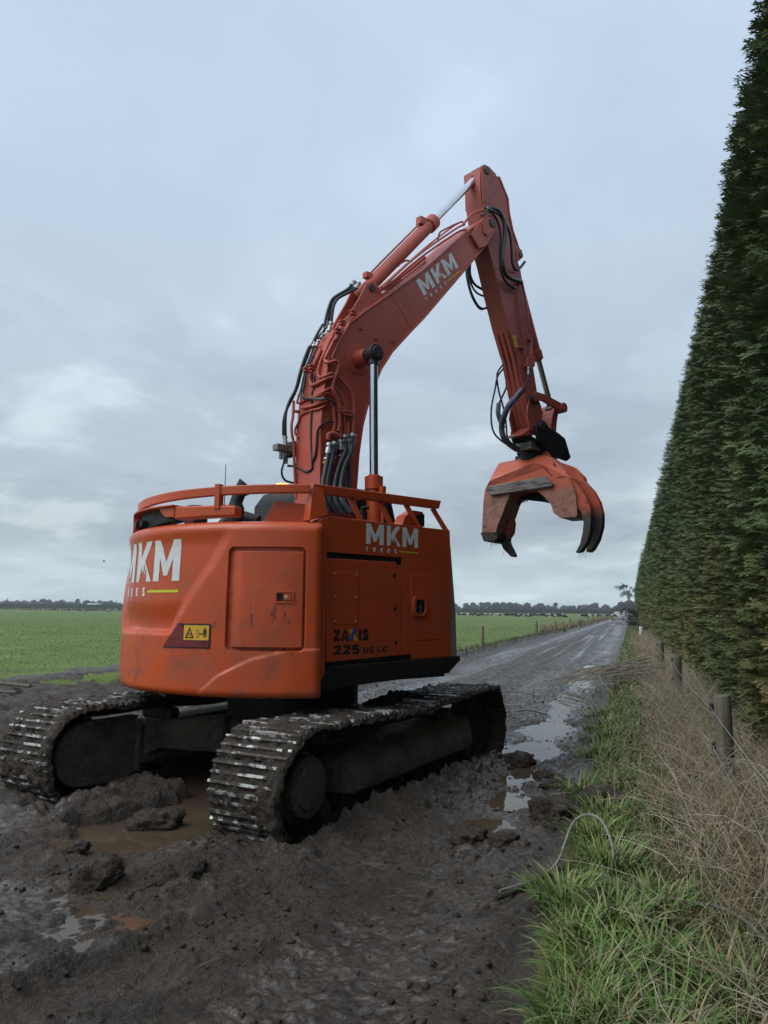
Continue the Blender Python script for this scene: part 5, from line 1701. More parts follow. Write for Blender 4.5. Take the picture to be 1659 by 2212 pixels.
def ground_z(x, y, detail=True):
    x = np.asarray(x, float); y = np.asarray(y, float)
    s, p = xy_to_road(x, y)
    u, v = xy_to_track(x, y)
    z = 0.025 * fbm(x, y, 2.6, 3, 11)
    lane = sstep(-6.0, -5.3, p) * sstep(-.35, -.75, p)
    gate = sstep(20, 14, s) * sstep(-13.5, -11.5, p + 1.0 * fbm(x, y, 2.5, 3, 41)) * sstep(-4.5, -6, p)
    mudm = np.maximum(lane, gate)
    near = np.exp(-((u / 2.6) ** 2 + ((v + .8) / 3.6) ** 2))
    # wheel ruts along the lane
    wob = 0.12 * fbm(s, p * 0, 7.0, 2, 3)
    for p0, dep, w in ((-4.35, .045, .30), (-2.15, .035, .30), (-1.12, .070, .40)):
        q = (p - p0 - wob) / w
        z = z - lane * dep * np.exp(-q * q) * (1 - 0.5 * near)
    z = z + lane * 0.03 * np.exp(-((p + 3.2 - wob) / .5) ** 2) * (1 - near)
    z = z + lane * .030 * fbm(s * .12, p * 2.6, 1.0, 4, 451) * sstep(6, 11, s)
    z = z + lane * .016 * fbm(s * .28 + .2 * p, p * 4.5, 1.0, 3, 471) * sstep(7, 5, s) * sstep(-2.2, -1.4, p)
    # low banks at the lane edges
    z = z + 0.20 * np.exp(-((p + 5.75) / .40) ** 2) * (1 - gate) * (.8 + .6 * fbm(x, y, .8, 3, 431)) + 0.09 * sstep(-.62, -.1, p)
    # churned mud
    rid = 1 - np.abs(fbm(x, y, .42, 3, 21)) * 2.2
    z = z + mudm * (0.018 * near + 0.012) * (rid - .6) * 1.0
    z = z + mudm * (0.014 + 0.010 * near) * fbm(x, y, .16, 3, 31)
    # older smoothed tread furrows in the foreground, running across the lane
    a = (x * 0.86 - y * 0.50)
    z = z + mudm * 0.008 * np.sin(fbm(x, y, 1.1, 2, 61) * 5 + a * 9.0) * sstep(6.5, 4.0, y) * sstep(-.2, .6, x + 1.0)
    # the ridge that divides the wet hollow on the left from the firm strip on the right
    rx = np.array([-2.2, -1.56, -1.31, -.90, -.62, -.2]); ry = np.array([2.6, 3.27, 3.61, 4.15, 4.48, 4.75])
    dr = y - np.interp(x, rx, ry)
    z = z + mudm * 0.055 * np.exp(-(dr / .11) ** 2) * sstep(-2.3, -2.0, x) * sstep(.1, -.3, x) * (0.6 + 0.8 * rid.clip(0, 1))
    z = z - mudm * 0.052 * np.exp(-((x + 2.1) / .85) ** 4 - ((y - 4.35) / .62) ** 4)
    z = z - mudm * 0.030 * np.exp(-((x + 1.75) / .45) ** 2 - ((y - 3.45) / .25) ** 2)
    # clods of different size packed over the churned parts
    churn = np.clip(.45 + 1.5 * fbm(x, y, 1.0, 3, 401) + .6 * near, .12, 1.15)
    L1, L2, L3 = lumps(x, y, .26, 411, .45), lumps(x, y, .11, 412, .6), lumps(x, y, .055, 413, .75)
    z = z + mudm * churn * (.018 * L1 * near + .016 * L2 * (.35 + near) + .012 * L3)
    for (px_, py_, pr_, pd_) in ((.84, 5.90, .20, .07), (1.32, 7.55, .38, .05), (1.7, 8.9, .5, .05), (2.3, 10.6, .5, .05), (1.15, 6.6, .22, .05)):
        z = z - pd_ * np.exp(-((x - px_) ** 2 + (y - py_) ** 2) / pr_ ** 2)
    # heaps
    lump = fbm(x, y, .30, 3, 71)
    fine = fbm(x, y, .10, 3, 81)
    hp = np.zeros_like(z)
    for (hx, hy, ra, rb, an, h) in HEAPS:
        c, sn = math.cos(R(an)), math.sin(R(an))
        wx, wy = x + .10 * n2(x * 4, y * 4, 421), y + .10 * n2(x * 4 + 7, y * 4, 422)
        dx, dy = wx - hx, wy - hy
        e = ((dx * c + dy * sn) / ra) ** 2 + ((-dx * sn + dy * c) / rb) ** 2
        g = np.clip(1 - e * .55, 0, 1) ** .8 * h
        hp = np.maximum(hp, g)
    on = sstep(.0, .07, hp)
    z = z + mudm * .020 * L3 * np.exp(-((p + 1.12) / .5) ** 2) * sstep(6, 7, s) * sstep(24, 18, s)
    z = z + .52 * hp * (.85 + .5 * lump) + on * (.040 * L1 + .022 * L2 + .013 * L3 - .015)
    # wheel-less hollow under the machine that holds water, and the beds of the crawlers
    hol = sstep(.86, .72, np.abs(u - .02)) * sstep(-2.95, -2.3, v + .35 * fbm(x, y, .6, 3, 91)) * sstep(2.6, 2.0, v)
    hol = hol * (1 - sstep(.02, .08, hp))
    z = z * (1 - .75 * hol) - hol * .115
    bed = np.zeros_like(z)
    for sd in (-1, 1):
        b = sstep(.40, .33, np.abs(u - sd * GAUGE)) * sstep(-2.15, -1.9, v) * sstep(2.25, 1.95, v)
        bed = np.maximum(bed, b)
    z = z * (1 - bed) + bed * (-SINK - .015 + .02 * fine)
    out = sstep(.62, .40, np.abs(np.abs(u) - GAUGE)) * sstep(-2.2, -1.6, v) * sstep(2.5, 1.8, v) * (1 - bed)
    z = z + out * (.015 + .035 * lump + .018 * L2 + .016 * L3) * (1 - hol * .7)
    if detail:
        L4, L5 = lumps(x, y, .030, 414, .7), lumps(x, y, .017, 415, .6)
        slick = np.clip(np.exp(-((x + 2.2) / .95) ** 2 - ((y - 4.2) / .60) ** 2) + np.exp(-((p + 1.12) / .4) ** 2) * .7 + .8 * np.exp(-((x + 1.5) / .7) ** 2 - ((y - 5.0) / .3) ** 2), 0, 1)
        z = z + mudm * (.0036 * L4 + .0020 * L5) * (1 - .8 * hol) * (.5 + churn) * (1 - .55 * slick) + gate * (.085 * L1 + .060 * L2 + .05 * fbm(x, y, .8, 3, 461))
        rf = 1 - np.abs(fbm(x * .8 + .4 * y, y * 1.5, .07, 4, 106)) * 2.4
        z = z + mudm * .009 * (rf - .5) * (1 - .8 * hol) * (1 - .5 * slick) * (.5 + .6 * churn)
        z = z + mudm * (0.006 + .006 * near) * fbm(x, y, .05, 3, 101) * (1 - .8 * hol)
        z = z + mudm * 0.014 * np.clip(fbm(x, y, .075, 2, 111) - .12, 0, 1) * 2.2 * (1 - hol)
        z = z + (1 - mudm) * 0.03 * fbm(x, y, .5, 3, 121)
    return z


def far_z(Y):
    """the plain rises very slightly far off"""
    return 1.15 * sstep(340, 600, np.asarray(Y, float))


def wet_mask(x, y):
    s, p = xy_to_road(x, y)
    wob = 0.12 * fbm(s, p * 0, 7.0, 2, 3)
    br = fbm(x, y, 1.3, 3, 131)
    w = np.zeros_like(np.asarray(x, float))
    for p0, a, wd in ((-4.35, 1.0, .38), (-3.75, .45, .2), (-2.15, .75, .32), (-1.12, 1.1, .62)):
        w = np.maximum(w, a * np.exp(-((p - p0 - wob) / (wd * 1.3)) ** 2) * sstep(-.6, .2, br + .2) * .9)
    w = w * (1 - .30 * sstep(13, 24, s))
    strk = fbm(s * .05, p * 2.4, 1.0, 4, 441)
    w = np.maximum(w, (.22 + 1.25 * strk) * sstep(9, 14, s) * sstep(-5.4, -4.9, p))
    w = np.maximum(w, 1.05 * np.exp(-((x + 2.25) / .95) ** 2 - ((y - 4.2) / .62) ** 2))
    w = np.maximum(w, .9 * np.exp(-((x + 1.75) / .5) ** 2 - ((y - 3.5) / .35) ** 2))
    w = np.maximum(w, .8 * np.exp(-((x + 1.2) / .8) ** 2 - ((y - 5.1) / .3) ** 2))
    w = np.maximum(w, 0.10 + 0.35 * br)
    return np.clip(w, 0, 1)


def axis_grid(lo, hi, f):
    out = [lo]
    while out[-1] < hi:
        out.append(out[-1] + f(out[-1]))
    return np.array(out)


gs = np.concatenate([[-60, -25, -10, -5, -2, 0, 1.0, 1.6, 2.0],
                     axis_grid(2.2, 15, lambda t: max(.0105, .0031 * t)), axis_grid(15.1, 70, lambda t: .0095 * t), axis_grid(72, 3200, lambda t: .10 * t)])
gp_ = np.concatenate([-np.array([2600, 1600, 1000, 620, 400, 260, 170, 115, 80, 58, 42, 32, 25, 20, 17]), np.arange(-15, -13, .16), np.arange(-13, -6.5, .085), np.arange(-6.5, -4.4, .05), np.arange(-4.4, -3.5, .022), np.arange(-3.5, -.25, .0118), np.arange(-.25, 1.6, .13),
                      [1.8, 2.2, 3, 5, 8, 14, 25, 45, 80, 140, 250, 450, 900, 1800]])
SS, PP = np.meshgrid(gs, gp_, indexing='ij')
GX, GY = road_to_xy(SS, PP)
fade = sstep(90, 40, SS) * sstep(60, 20, np.abs(PP))
GZ = ground_z(GX, GY) * np.where(fade > 0, fade, 0)
WET = wet_mask(GX, GY)
gidx = np.arange(GX.size).reshape(GX.shape)
GF = np.stack([gidx[:-1, :-1], gidx[1:, :-1], gidx[1:, 1:], gidx[:-1, 1:]], -1)
fs_, fp_ = (SS[:-1, :-1] + SS[1:, 1:]) / 2, (PP[:-1, :-1] + PP[1:, 1:]) / 2
fx_, fy_ = road_to_xy(fs_, fp_)
eb = 0.30 * fbm(fx_, fy_, .8, 3, 141)
is_lane = (fp_ > -5.75 + eb) & (fp_ < -.42 + eb * .5)


def gate_mud(s, p, x, y):
    """trampled mud where the machine came through the gateway, with a trail leading off into the pasture"""
    edge = -12.2 + 1.6 * fbm(x, y, 2.2, 4, 151) + .8 * fbm(x, y, .5, 3, 152)
    far = 14.0 + 4.6 * fbm(x, y, 3.4, 4, 153) + 1.2 * fbm(x, y, .6, 3, 155)
    trail = (np.abs(p + 12.5 + .15 * (s - 14)) < .8 + 1.0 * fbm(x, y, 1.2, 4, 154)) & (s > 10) & (s < 22)
    hole = fbm(x, y, .8, 3, 156) > .30 + .12 * (16 - s).clip(-2, 6)
    return ((((p > edge) & (p <= -5.0) & (s < far)) | trail) & ~(hole & (s > 11)))


is_gate = gate_mud(fs_, fp_, fx_, fy_) & (fp_ <= -5.0)
is_mud = is_lane | is_gate
is_verge = (fp_ >= -.42 + eb * .5) & (fp_ < 2.6) & ~is_mud
GZ = GZ + far_z(GY)
V_all = np.stack([GX, GY, GZ], -1).reshape(-1, 3)
wet_all = WET.reshape(-1)



def ground_part(name, mask, mat, wet):
    F = GF[mask]
    used = np.unique(F)
    re = np.full(V_all.shape[0], -1, np.int64); re[used] = np.arange(len(used))
    o = np_mesh(name, V_all[used], re[F], mat, wet=wet[used])
    return tag(o, kind='structure')


ground_part('muddy_lane', is_mud, MT['mud'], wet_all)
pw = sstep(.25, .6, fbm(GX, GY, 1.4, 4, 161)) * sstep(24, 10, SS) * sstep(-22, -12, PP)
pw = np.maximum(pw, .85 * np.exp(-((PP + 5.9) / .35) ** 2)).reshape(-1)
ground_part('pasture', ~is_mud & ~is_verge, MT['pasture'], pw)
ground_part('verge', is_verge, MT['verge'], wet_all)


def puddle(pts, z, seed):
    """water sheet, its real shore is where the mud rises through it"""
    mb = MB()
    n = len(pts)
    mb.add([(x, y, z) for x, y in pts], [tuple(range(n))])
    o = mb.build('puddle', MT['water'], None, smooth=False)
    return tag(o, kind='structure')


def tr_xy(u, v):
    s, c = math.sin(R(THT)), math.cos(R(THT))
    return CX + u * c + v * s, CY - u * s + v * c


puddle([tr_xy(-.95, 2.7), tr_xy(-.95, -2.0), tr_xy(-.75, -3.25), tr_xy(.2, -3.35), tr_xy(.9, -2.9), tr_xy(.95, 2.7)], -.062, 1)
puddle([road_to_xy(*q) for q in ((6.3, -1.9), (6.3, -.5), (9, -.5), (24, -.5), (24, -1.9))], -.047, 2)
puddle([(-4.2, 3.6), (-3.0, 3.2), (-1.9, 3.2), (-1.35, 3.7), (-1.0, 4.3), (-1.1, 5.1), (-2.2, 5.4), (-4.4, 5.2)], -.030, 3)
puddle([(.3, 5.3), (1.25, 5.2), (1.4, 5.9), (1.2, 6.5), (.5, 6.4)], -.060, 4)
# ---- clods lying about
_ico = bmesh.new(); bmesh.ops.create_icosphere(_ico, subdivisions=1, radius=1.0)
ICO2_V = np.array([v.co[:] for v in _ico.verts]); ICO2_F = np.array([[v.index for v in f.verts] for f in _ico.faces]); _ico.free()
_ico = bmesh.new(); bmesh.ops.create_icosphere(_ico, subdivisions=4, radius=1.0)
ICO_V = np.array([v.co[:] for v in _ico.verts]); ICO_F = np.array([[v.index for v in f.verts] for f in _ico.faces]); _ico.free()


def clod(x, y, r, sq, rz, seed, label, dz=0.0, ry=1.0):
    P = ICO_V.copy()
    k = .95 + .32 * fbm3(P[:, 0], P[:, 1], P[:, 2], .8, 2, seed) + .26 * np.abs(fbm3(P[:, 0], P[:, 1], P[:, 2], .38, 3, seed + 50)) + .10 * fbm3(P[:, 0], P[:, 1], P[:, 2], .10, 2, seed + 70)
    P *= k[:, None]
    P *= np.array([r, r * ry, r * sq])
    c, s = math.cos(rz), math.sin(rz)
    P = np.stack([P[:, 0] * c - P[:, 1] * s, P[:, 0] * s + P[:, 1] * c, P[:, 2]], 1)
    z = float(ground_z(np.array([x]), np.array([y]))[0])
    P += np.array([0, 0, r * sq * .22])
    o = np_mesh('mud_clod', P, ICO_F, MT['clod'])
    o.location = (x, y, max(z, -.06) + dz)
    tag(o, label, 'mud clod', 'clods of mud on the lane')
    return o


clod(1.47, 8.15, .165, .55, .3, 1, 'dark mud clod in the bright puddle beside the front of the right crawler', ry=.8)
clod(1.60, 7.55, .10, .6, .9, 2, 'small mud clod just nearer than the one in the bright puddle')
clod(1.55, 6.95, .12, .45, .5, 3, 'flat mud clod at the verge edge below the bright puddle', ry=.6)
clod(1.32, 5.98, .17, .75, .2, 4, 'large round mud clod against the verge, right of the small brown puddle')
clod(0.62, 5.52, .16, .55, .8, 5, 'broken mud clod left of the small brown puddle', ry=.75)
clod(0.84, 5.38, .11, .5, .1, 6, 'low mud clod lying against the broken one beside the small puddle', ry=.7)
clod(-1.70, 5.83, .19, .55, .1, 7, 'dark mud clod sitting in the brown water between the crawlers', ry=.7)
clod(-1.98, 5.05, .085, .55, .6, 8, 'small mud clod at the edge of the brown water, left foreground', ry=.6)
clod(-1.62, 4.52, .15, .75, .9, 9, 'upright mud clod on the ridge in the left foreground', ry=.6)
clod(-1.22, 4.62, .16, .55, .4, 10, 'pointed mud clod on the ridge right of the upright one', ry=.55)
clod(-2.35, 4.02, .11, .5, .2, 11, 'low mud clod on the glistening wet mud, far left')
clod(1.72, 6.02, .20, .6, .7, 13, 'brown molehill of soil half hidden in the verge grass', dz=-.02, ry=.8)
clod(1.12, 3.95, .17, .55, 1.1, 12, 'rough mud clod at the grass edge below the wire rope', dz=-.03, ry=.7)

# crumbs of mud over the lane
lowv = np.array([(1, 0, 0), (-1, 0, 0), (0, 1, 0), (0, -1, 0), (0, 0, 1), (0, 0, -1)], float)
lowf = np.array([(0, 2, 4), (2, 1, 4), (1, 3, 4), (3, 0, 4), (2, 0, 5), (1, 2, 5), (3, 1, 5), (0, 3, 5)])
N = 5200
cs = 2.4 + 14 * rng.random(N) ** 1.7
cp = -5.2 + 4.7 * rng.random(N)
cx_, cy_ = road_to_xy(cs, cp)
u_, v_ = xy_to_track(cx_, cy_)
keep = ~((np.abs(np.abs(u_) - GAUGE) < .36) & (np.abs(v_) < 2.2)) & ~((np.abs(u_) < .85) & (v_ > -2.9) & (v_ < 2.3))
clus = fbm(cx_, cy_, .7, 3, 171)
keep &= rng.random(N) < .30 + 1.6 * np.clip(clus + .1, 0, 1)
cx_, cy_ = cx_[keep], cy_[keep]
r_ = .006 + .022 * rng.random(len(cx_)) ** 3.2
cz_ = ground_z(cx_, cy_)
V = lowv[None] * r_[:, None, None] * (.6 + .8 * rng.random((len(cx_), 6, 1))) * np.array([1, 1, .7])
ang = rng.random(len(cx_)) * 6.28
c_, s_ = np.cos(ang)[:, None], np.sin(ang)[:, None]
V = np.stack([V[..., 0] * c_ - V[..., 1] * s_, V[..., 0] * s_ + V[..., 1] * c_, V[..., 2]], -1)
V += np.stack([cx_, cy_, cz_ + r_ * .3], -1)[:, None]
F = (lowf[None] + (np.arange(len(cx_)) * 6)[:, None, None]).reshape(-1, 3)
o = np_mesh('mud_crumbs', V.reshape(-1, 3), F, MT['clod'], angle=None)
tag(o, 'crumbs of dark mud scattered over the churned lane', 'mud', kind='stuff')


# ------------------------------------------------------------------ grasses
def blades(name, x, y, h, w, lean, col, mat, segs=3, z=None, curl=1.0, flat=0.0, label=None, cat=None, dirn=None):
    """many curved leaf blades as one mesh; arrays per blade"""
    n = len(x)
    a = rng.random(n) * 2 * np.pi if dirn is None else dirn
    dx, dy = np.cos(a), np.sin(a)
    if z is None:
        z = ground_z(x, y, False)
    t = np.linspace(0, 1, segs + 1)
    bend = lean[:, None] * h[:, None] * (t[None] ** (1 + curl))
    up = h[:, None] * t[None] * np.sqrt(np.clip(1 - (lean[:, None] * t[None] * .75) ** 2, .05, 1))
    px = x[:, None] + dx[:, None] * bend; py = y[:, None] + dy[:, None] * bend; pz = z[:, None] + up - .01
    wid = w[:, None] * (1 - t[None] ** 1.6 * .96)
    tw = a[:, None] + np.pi / 2 + (rng.random((n, 1)) - .5) * 1.6
    ox, oy = np.cos(tw) * wid / 2, np.sin(tw) * wid / 2
    V = np.stack([np.stack([px - ox, py - oy, pz], -1), np.stack([px + ox, py + oy, pz], -1)], 2)   # n, seg+1, 2, 3
    k = (segs + 1) * 2
    f = np.array([[2 * i, 2 * i + 1, 2 * i + 3, 2 * i + 2] for i in range(segs)])
    F = (f[None] + (np.arange(n) * k)[:, None, None]).reshape(-1, 4)
    C = np.repeat(col[:, None, :], k, 1)
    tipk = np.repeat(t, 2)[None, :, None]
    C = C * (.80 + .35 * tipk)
    o = np_mesh(name, V.reshape(-1, 3), F, mat, tint=C.reshape(-1, 3))
    if label:
        tag(o, label, cat, kind='stuff')
    return o


def mixcol(c1, c2, f):
    f = np.clip(f, 0, 1)[:, None]
    return np.array(c1)[None] * (1 - f) + np.array(c2)[None] * f


GREEN1, GREEN2, OLIVE, STRAW, TAN = (.062, .112, .026), (.118, .180, .046), (.135, .138, .055), (.30, .25, .15), (.19, .14, .085)

# verge: lush leaf blades, density thins towards the hedge and with distance
N = 84000
s = 1.7 + 75 * rng.random(N) ** 2.1
p = -.66 + 1.75 * rng.random(N) ** 1.15
x, y = road_to_xy(s, p)
edge = -.36 + .18 * fbm(x, y, .7, 3, 201) + .10 * fbm(x, y, .2, 2, 202)
lush = fbm(x, y, .8, 3, 211) + np.where(p < .15 - .17 * (s < 5), .38, -.16) + .30 * np.exp(-((s - 9.5) / 2.2) ** 2) * (p < .3)
keep = (p > edge) & (rng.random(N) < .50 + .8 * np.clip(lush + .25, 0, 1))
x, y, s, p, lush = x[keep], y[keep], s[keep], p[keep], lush[keep]
n = len(x)
far = np.clip((s - 6) / 30, 0, 1)
h = (.06 + .13 * rng.random(n) ** 1.3) * (.75 + .5 * np.clip(lush, 0, 1)) * (1 - .1 * far)
w = (.0055 + .0085 * rng.random(n) ** 1.5) * (1 + 4 * far)
lean = .4 + .95 * rng.random(n)
col = mixcol(GREEN1, GREEN2, rng.random(n))
col = np.where((rng.random(n) < .32 + .34 * (lush < .05))[:, None], mixcol(OLIVE, STRAW, rng.random(n)), col)
col = col * (.78 + .4 * np.clip(lush + .2, 0, 1))[:, None] 
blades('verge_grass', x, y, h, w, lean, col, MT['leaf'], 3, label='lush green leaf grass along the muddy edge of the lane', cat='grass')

# broad-leaved clumps at the mud edge
cl = []
for (cx0, cy0, k, rad) in ((.80, 3.22, 240, .20), (.66, 2.92, 240, .20), (.86, 4.1, 170, .16), (.98, 3.72, 220, .18), (1.05, 3.35, 160, .2), (1.33, 5.1, 160, .2), (1.5, 5.6, 140, .2), (.86, 2.75, 220, .2),
                           (1.2, 4.5, 160, .18), (1.62, 6.6, 120, .2), (2.25, 8.3, 150, .3), (2.65, 9.3, 190, .35), (2.9, 10.2, 180, .35), (3.3, 11.4, 200, .4), (1.30, 3.0, 200, .25), (1.25, 3.9, 160, .22), (.78, 3.55, 120, .12)):
    a = rng.random(k) * 6.283; r_ = rad * rng.random(k) ** .6
    cl.append(np.stack([cx0 + .10 + r_ * np.cos(a), cy0 + r_ * np.sin(a), a + rng.normal(0, .5, k)], 1))
cl = np.concatenate(cl)
n = len(cl)
col = mixcol((.075, .138, .030), (.150, .228, .058), rng.random(n))
col = np.where((rng.random(n) < .10)[:, None], np.array([.30, .26, .12])[None], col)
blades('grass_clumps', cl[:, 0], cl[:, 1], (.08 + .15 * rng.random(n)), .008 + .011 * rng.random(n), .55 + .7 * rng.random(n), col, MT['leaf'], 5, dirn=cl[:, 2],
       label='bright green broad-bladed grass clumps at the edge of the mud', cat='grass')


# dead stalks: thin bent ribbons tangled over the verge
def stalks(name, x, y, z0, length, rad, el, az, col, label, cat, segs=5, droop=.5, wig=.25):
    n = len(x)
    P = np.zeros((n, segs + 1, 3)); P[:, 0] = np.stack([x, y, z0], 1)
    e, a = el.copy(), az.copy()
    st_ = length / segs
    for i in range(segs):
        d = np.stack([np.cos(e) * np.cos(a), np.cos(e) * np.sin(a), np.sin(e)], 1)
        P[:, i + 1] = P[:, i] + d * st_[:, None]
        e = e - droop * rng.random(n) * .55 + rng.normal(0, wig, n) * .5
        a = a + rng.normal(0, wig, n)
    P[:, 1:, 2] = np.maximum(P[:, 1:, 2], z0[:, None] + .004)
    # triangular section so the stalk has thickness from every side
    T = np.diff(P, axis=1); T = np.concatenate([T, T[:, -1:]], 1)
    T /= np.linalg.norm(T, axis=2, keepdims=True) + 1e-9
    ref = np.array([.31, .23, .92]); A = np.cross(T, ref); A /= np.linalg.norm(A, axis=2, keepdims=True) + 1e-9
    B = np.cross(T, A)
    rr = rad[:, None] * np.linspace(1, .45, segs + 1)[None]
    V = np.stack([P + (A * math.cos(q) + B * math.sin(q)) * rr[..., None] for q in (0, 2.094, 4.189)], 2)
    k = (segs + 1) * 3
    f = np.array([[3 * i + j, 3 * i + (j + 1) % 3, 3 * i + 3 + (j + 1) % 3, 3 * i + 3 + j] for i in range(segs) for j in range(3)])
    F = (f[None] + (np.arange(n) * k)[:, None, None]).reshape(-1, 4)
    C = np.repeat(col[:, None], k, 1)
    o = np_mesh(name, V.reshape(-1, 3), F, MT['stalk'], tint=C.reshape(-1, 3))
    return tag(o, label, cat, kind='stuff')


N = 18000
s = 2.0 + 46 * rng.random(N) ** 2.1
p = -.30 + 1.65 * rng.random(N)
x, y = road_to_xy(s, p)
dens = .04 + .95 * sstep(.02, .55, p + .25 * fbm(x, y, .9, 3, 221)) * (.22 + 1.0 * sstep(3.6, 6.0, s)) * (1 - .55 * sstep(14, 26, s))
keep = rng.random(N) < dens
x, y, s, p = x[keep], y[keep], s[keep], p[keep]
n = len(x)
col = mixcol((.25, .215, .155), (.55, .49, .385), rng.random(n) ** 1.3)
col = np.where((rng.random(n) < .3)[:, None], mixcol((.20, .15, .10), (.33, .24, .165), rng.random(n)), col)
stalks('dry_stalks', x, y, ground_z(x, y, False) + .14 * rng.random(n) ** 1.5, .22 + .50 * rng.random(n), .0011 + .0017 * rng.random(n) + .0012 * np.clip((s - 8) / 20, 0, 1.5),
       .15 + 1.15 * rng.random(n), rng.random(n) * 6.283, col, 'tangled dead pale stalks on the verge along the wire fence', 'dead grass', 5, .55, .34)
# bits of straw and root trodden into the mud
N = 2600
s = 2.4 + 12 * rng.random(N) ** 1.6
p = -4.6 + 4.1 * rng.random(N)
x, y = road_to_xy(s, p)
u_, v_ = xy_to_track(x, y)
keep = ~((np.abs(np.abs(u_) - GAUGE) < .36) & (np.abs(v_) < 2.2)) & ~((np.abs(u_) < .85) & (v_ > -2.9) & (v_ < 2.3)) & (rng.random(N) < .25 + 1.2 * np.clip(fbm(x, y, .6, 2, 481) + .1, 0, 1))
x, y, s = x[keep], y[keep], s[keep]
n = len(x)
stalks('trodden_straw', x, y, ground_z(x, y) + .004, .03 + .11 * rng.random(n) ** 2, .0009 + .0011 * rng.random(n), .25 * rng.random(n), rng.random(n) * 6.283,
       mixcol((.05, .04, .03), (.30, .26, .18), rng.random(n) ** 2.2), 'bits of straw and root trodden into the mud of the lane', 'straw', 3, .3, .4)
# dry leaf blades below the tangle
N = 26000
s = 2.0 + 60 * rng.random(N) ** 2.2
p = -.25 + 1.55 * rng.random(N)
x, y = road_to_xy(s, p)
keep = rng.random(N) < .05 + .9 * sstep(.0, .55, p + .3 * fbm(x, y, .8, 3, 231)) * (.3 + .8 * sstep(3.2, 5.0, s))
x, y, s = x[keep], y[keep], s[keep]
n = len(x)
col = mixcol((.16, .14, .075), (.37, .30, .185), rng.random(n))
blades('dry_grass', x, y, .10 + .22 * rng.random(n), (.003 + .004 * rng.random(n)) * (1 + 2 * np.clip((s - 8) / 25, 0, 1)), .5 + .6 * rng.random(n), col, MT['stalk'], 3,
       label='brown dried grass under the stalks on the verge', cat='dead grass')

# pasture: short blades where they can be told from the soil, and trampled tufts at the gateway
N = 78000
Y = 11 + 125 * rng.random(N) ** 2.1
X = Y * (-.60 + .85 * rng.random(N))
s, p = xy_to_road(X, Y)
gp2 = (p < -5.9) & (~gate_mud(s, p, X, Y) | ((s > 10.5) & (rng.random(N) < .16)))
bare = fbm(X, Y, 1.4, 4, 161)
gp2 &= rng.random(N) < np.where((s < 26) & (p > -24), np.clip(1.0 - 2.2 * (bare - .12), 0, 1), 1)
patch = fbm(X, Y, 3.0, 3, 241) + .5 * fbm(X, Y, 14, 2, 242)
gp2 &= rng.random(N) < np.clip(.75 + patch, .15, 1) * (1 - .8 * sstep(45, 130, Y))
x, y, patch = X[gp2], Y[gp2], patch[gp2]
n = len(x)
col = mixcol((.078, .132, .026), (.145, .212, .048), rng.random(n) * .7 + patch)
d_ = np.clip(y / 20, .6, 4)
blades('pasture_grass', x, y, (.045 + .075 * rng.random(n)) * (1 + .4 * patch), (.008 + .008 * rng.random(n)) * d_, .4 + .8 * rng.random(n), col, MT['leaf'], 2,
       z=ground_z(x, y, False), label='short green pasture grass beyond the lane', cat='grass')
# sparse tufts in the mud of the gateway and on the left bank
N = 15000
s = 9 + 85 * rng.random(N) ** 1.7
p = np.where(rng.random(N) < .70, -5.95 + .55 * rng.normal(0, 1, N), -6 - 7 * rng.random(N))
x, y = road_to_xy(s, p)
keep = ((s > 17) & (p > -7.2) & (p < -5.35)) | ((s <= 20) & (fbm(x, y, .9, 3, 251) > .02))
x, y, s = x[keep], y[keep], s[keep]
n = len(x)
col = np.where((rng.random(n) < .55)[:, None], mixcol((.035, .050, .018), (.08, .105, .03), rng.random(n)), mixcol((.08, .065, .04), (.16, .13, .08), rng.random(n)))
blades('bank_tufts', x, y, (.05 + .16 * rng.random(n)) * np.where(s < 17, .55, 1), .012 + .014 * rng.random(n), .5 + .8 * rng.random(n), col, MT['leaf'], 2, label='ragged tufts along the far bank of the lane', cat='grass')
# tall dead grass along the far fence line
N = 3000
s = 62 + 190 * rng.random(N) ** 1.3
p = -6.3 + .55 * rng.normal(0, 1, N)
x, y = road_to_xy(s, p)
keep = fbm(s, p * 0, 9, 3, 261) > -.12
x, y, s = x[keep], y[keep], s[keep]
n = len(x)
blades('roadside_grass', x, y, (.30 + .65 * rng.random(n) ** 1.5), .04 + .05 * rng.random(n), .3 + .4 * rng.random(n), mixcol((.16, .13, .08), (.27, .22, .15), rng.random(n)), MT['stalk'], 2,
       z=np.zeros(n), label='tall tan dead grass along the field fence in the distance', cat='dead grass')

# ------------------------------------------------------------------ hedge
HEDGE_P, HEDGE_H, HEDGE_L = 1.33, 6.75, 168.0


def hedge_face(s, z):
    b = .06 * fbm(s, z, 3.2, 2, 301) + .018 * fbm(s, z, .7, 3, 302)
    lean = .05 * (z / HEDGE_H) ** 2 + .14 * np.exp(-z / .5) - .10 * sstep(5.8, 6.9, z) * -1
    return HEDGE_P + b + lean


hedge = empty('hedge', (*road_to_xy(20, HEDGE_P + 1.0), 0), -R(TH), 'tall clipped dark green conifer hedge along the right side of the lane', 'hedge')
HM = Matrix.Translation((*road_to_xy(20, HEDGE_P + 1.0), 0)) @ Matrix.Rotation(-R(TH), 4, 'Z')
HI = np.array(HM.inverted())


def to_hedge(V):
    V = np.asarray(V, float)
    return V @ HI[:3, :3].T + HI[:3, 3]


def road3(s, p, z):
    x, y = road_to_xy(s, p)
    return np.stack([x, y, z], -1)


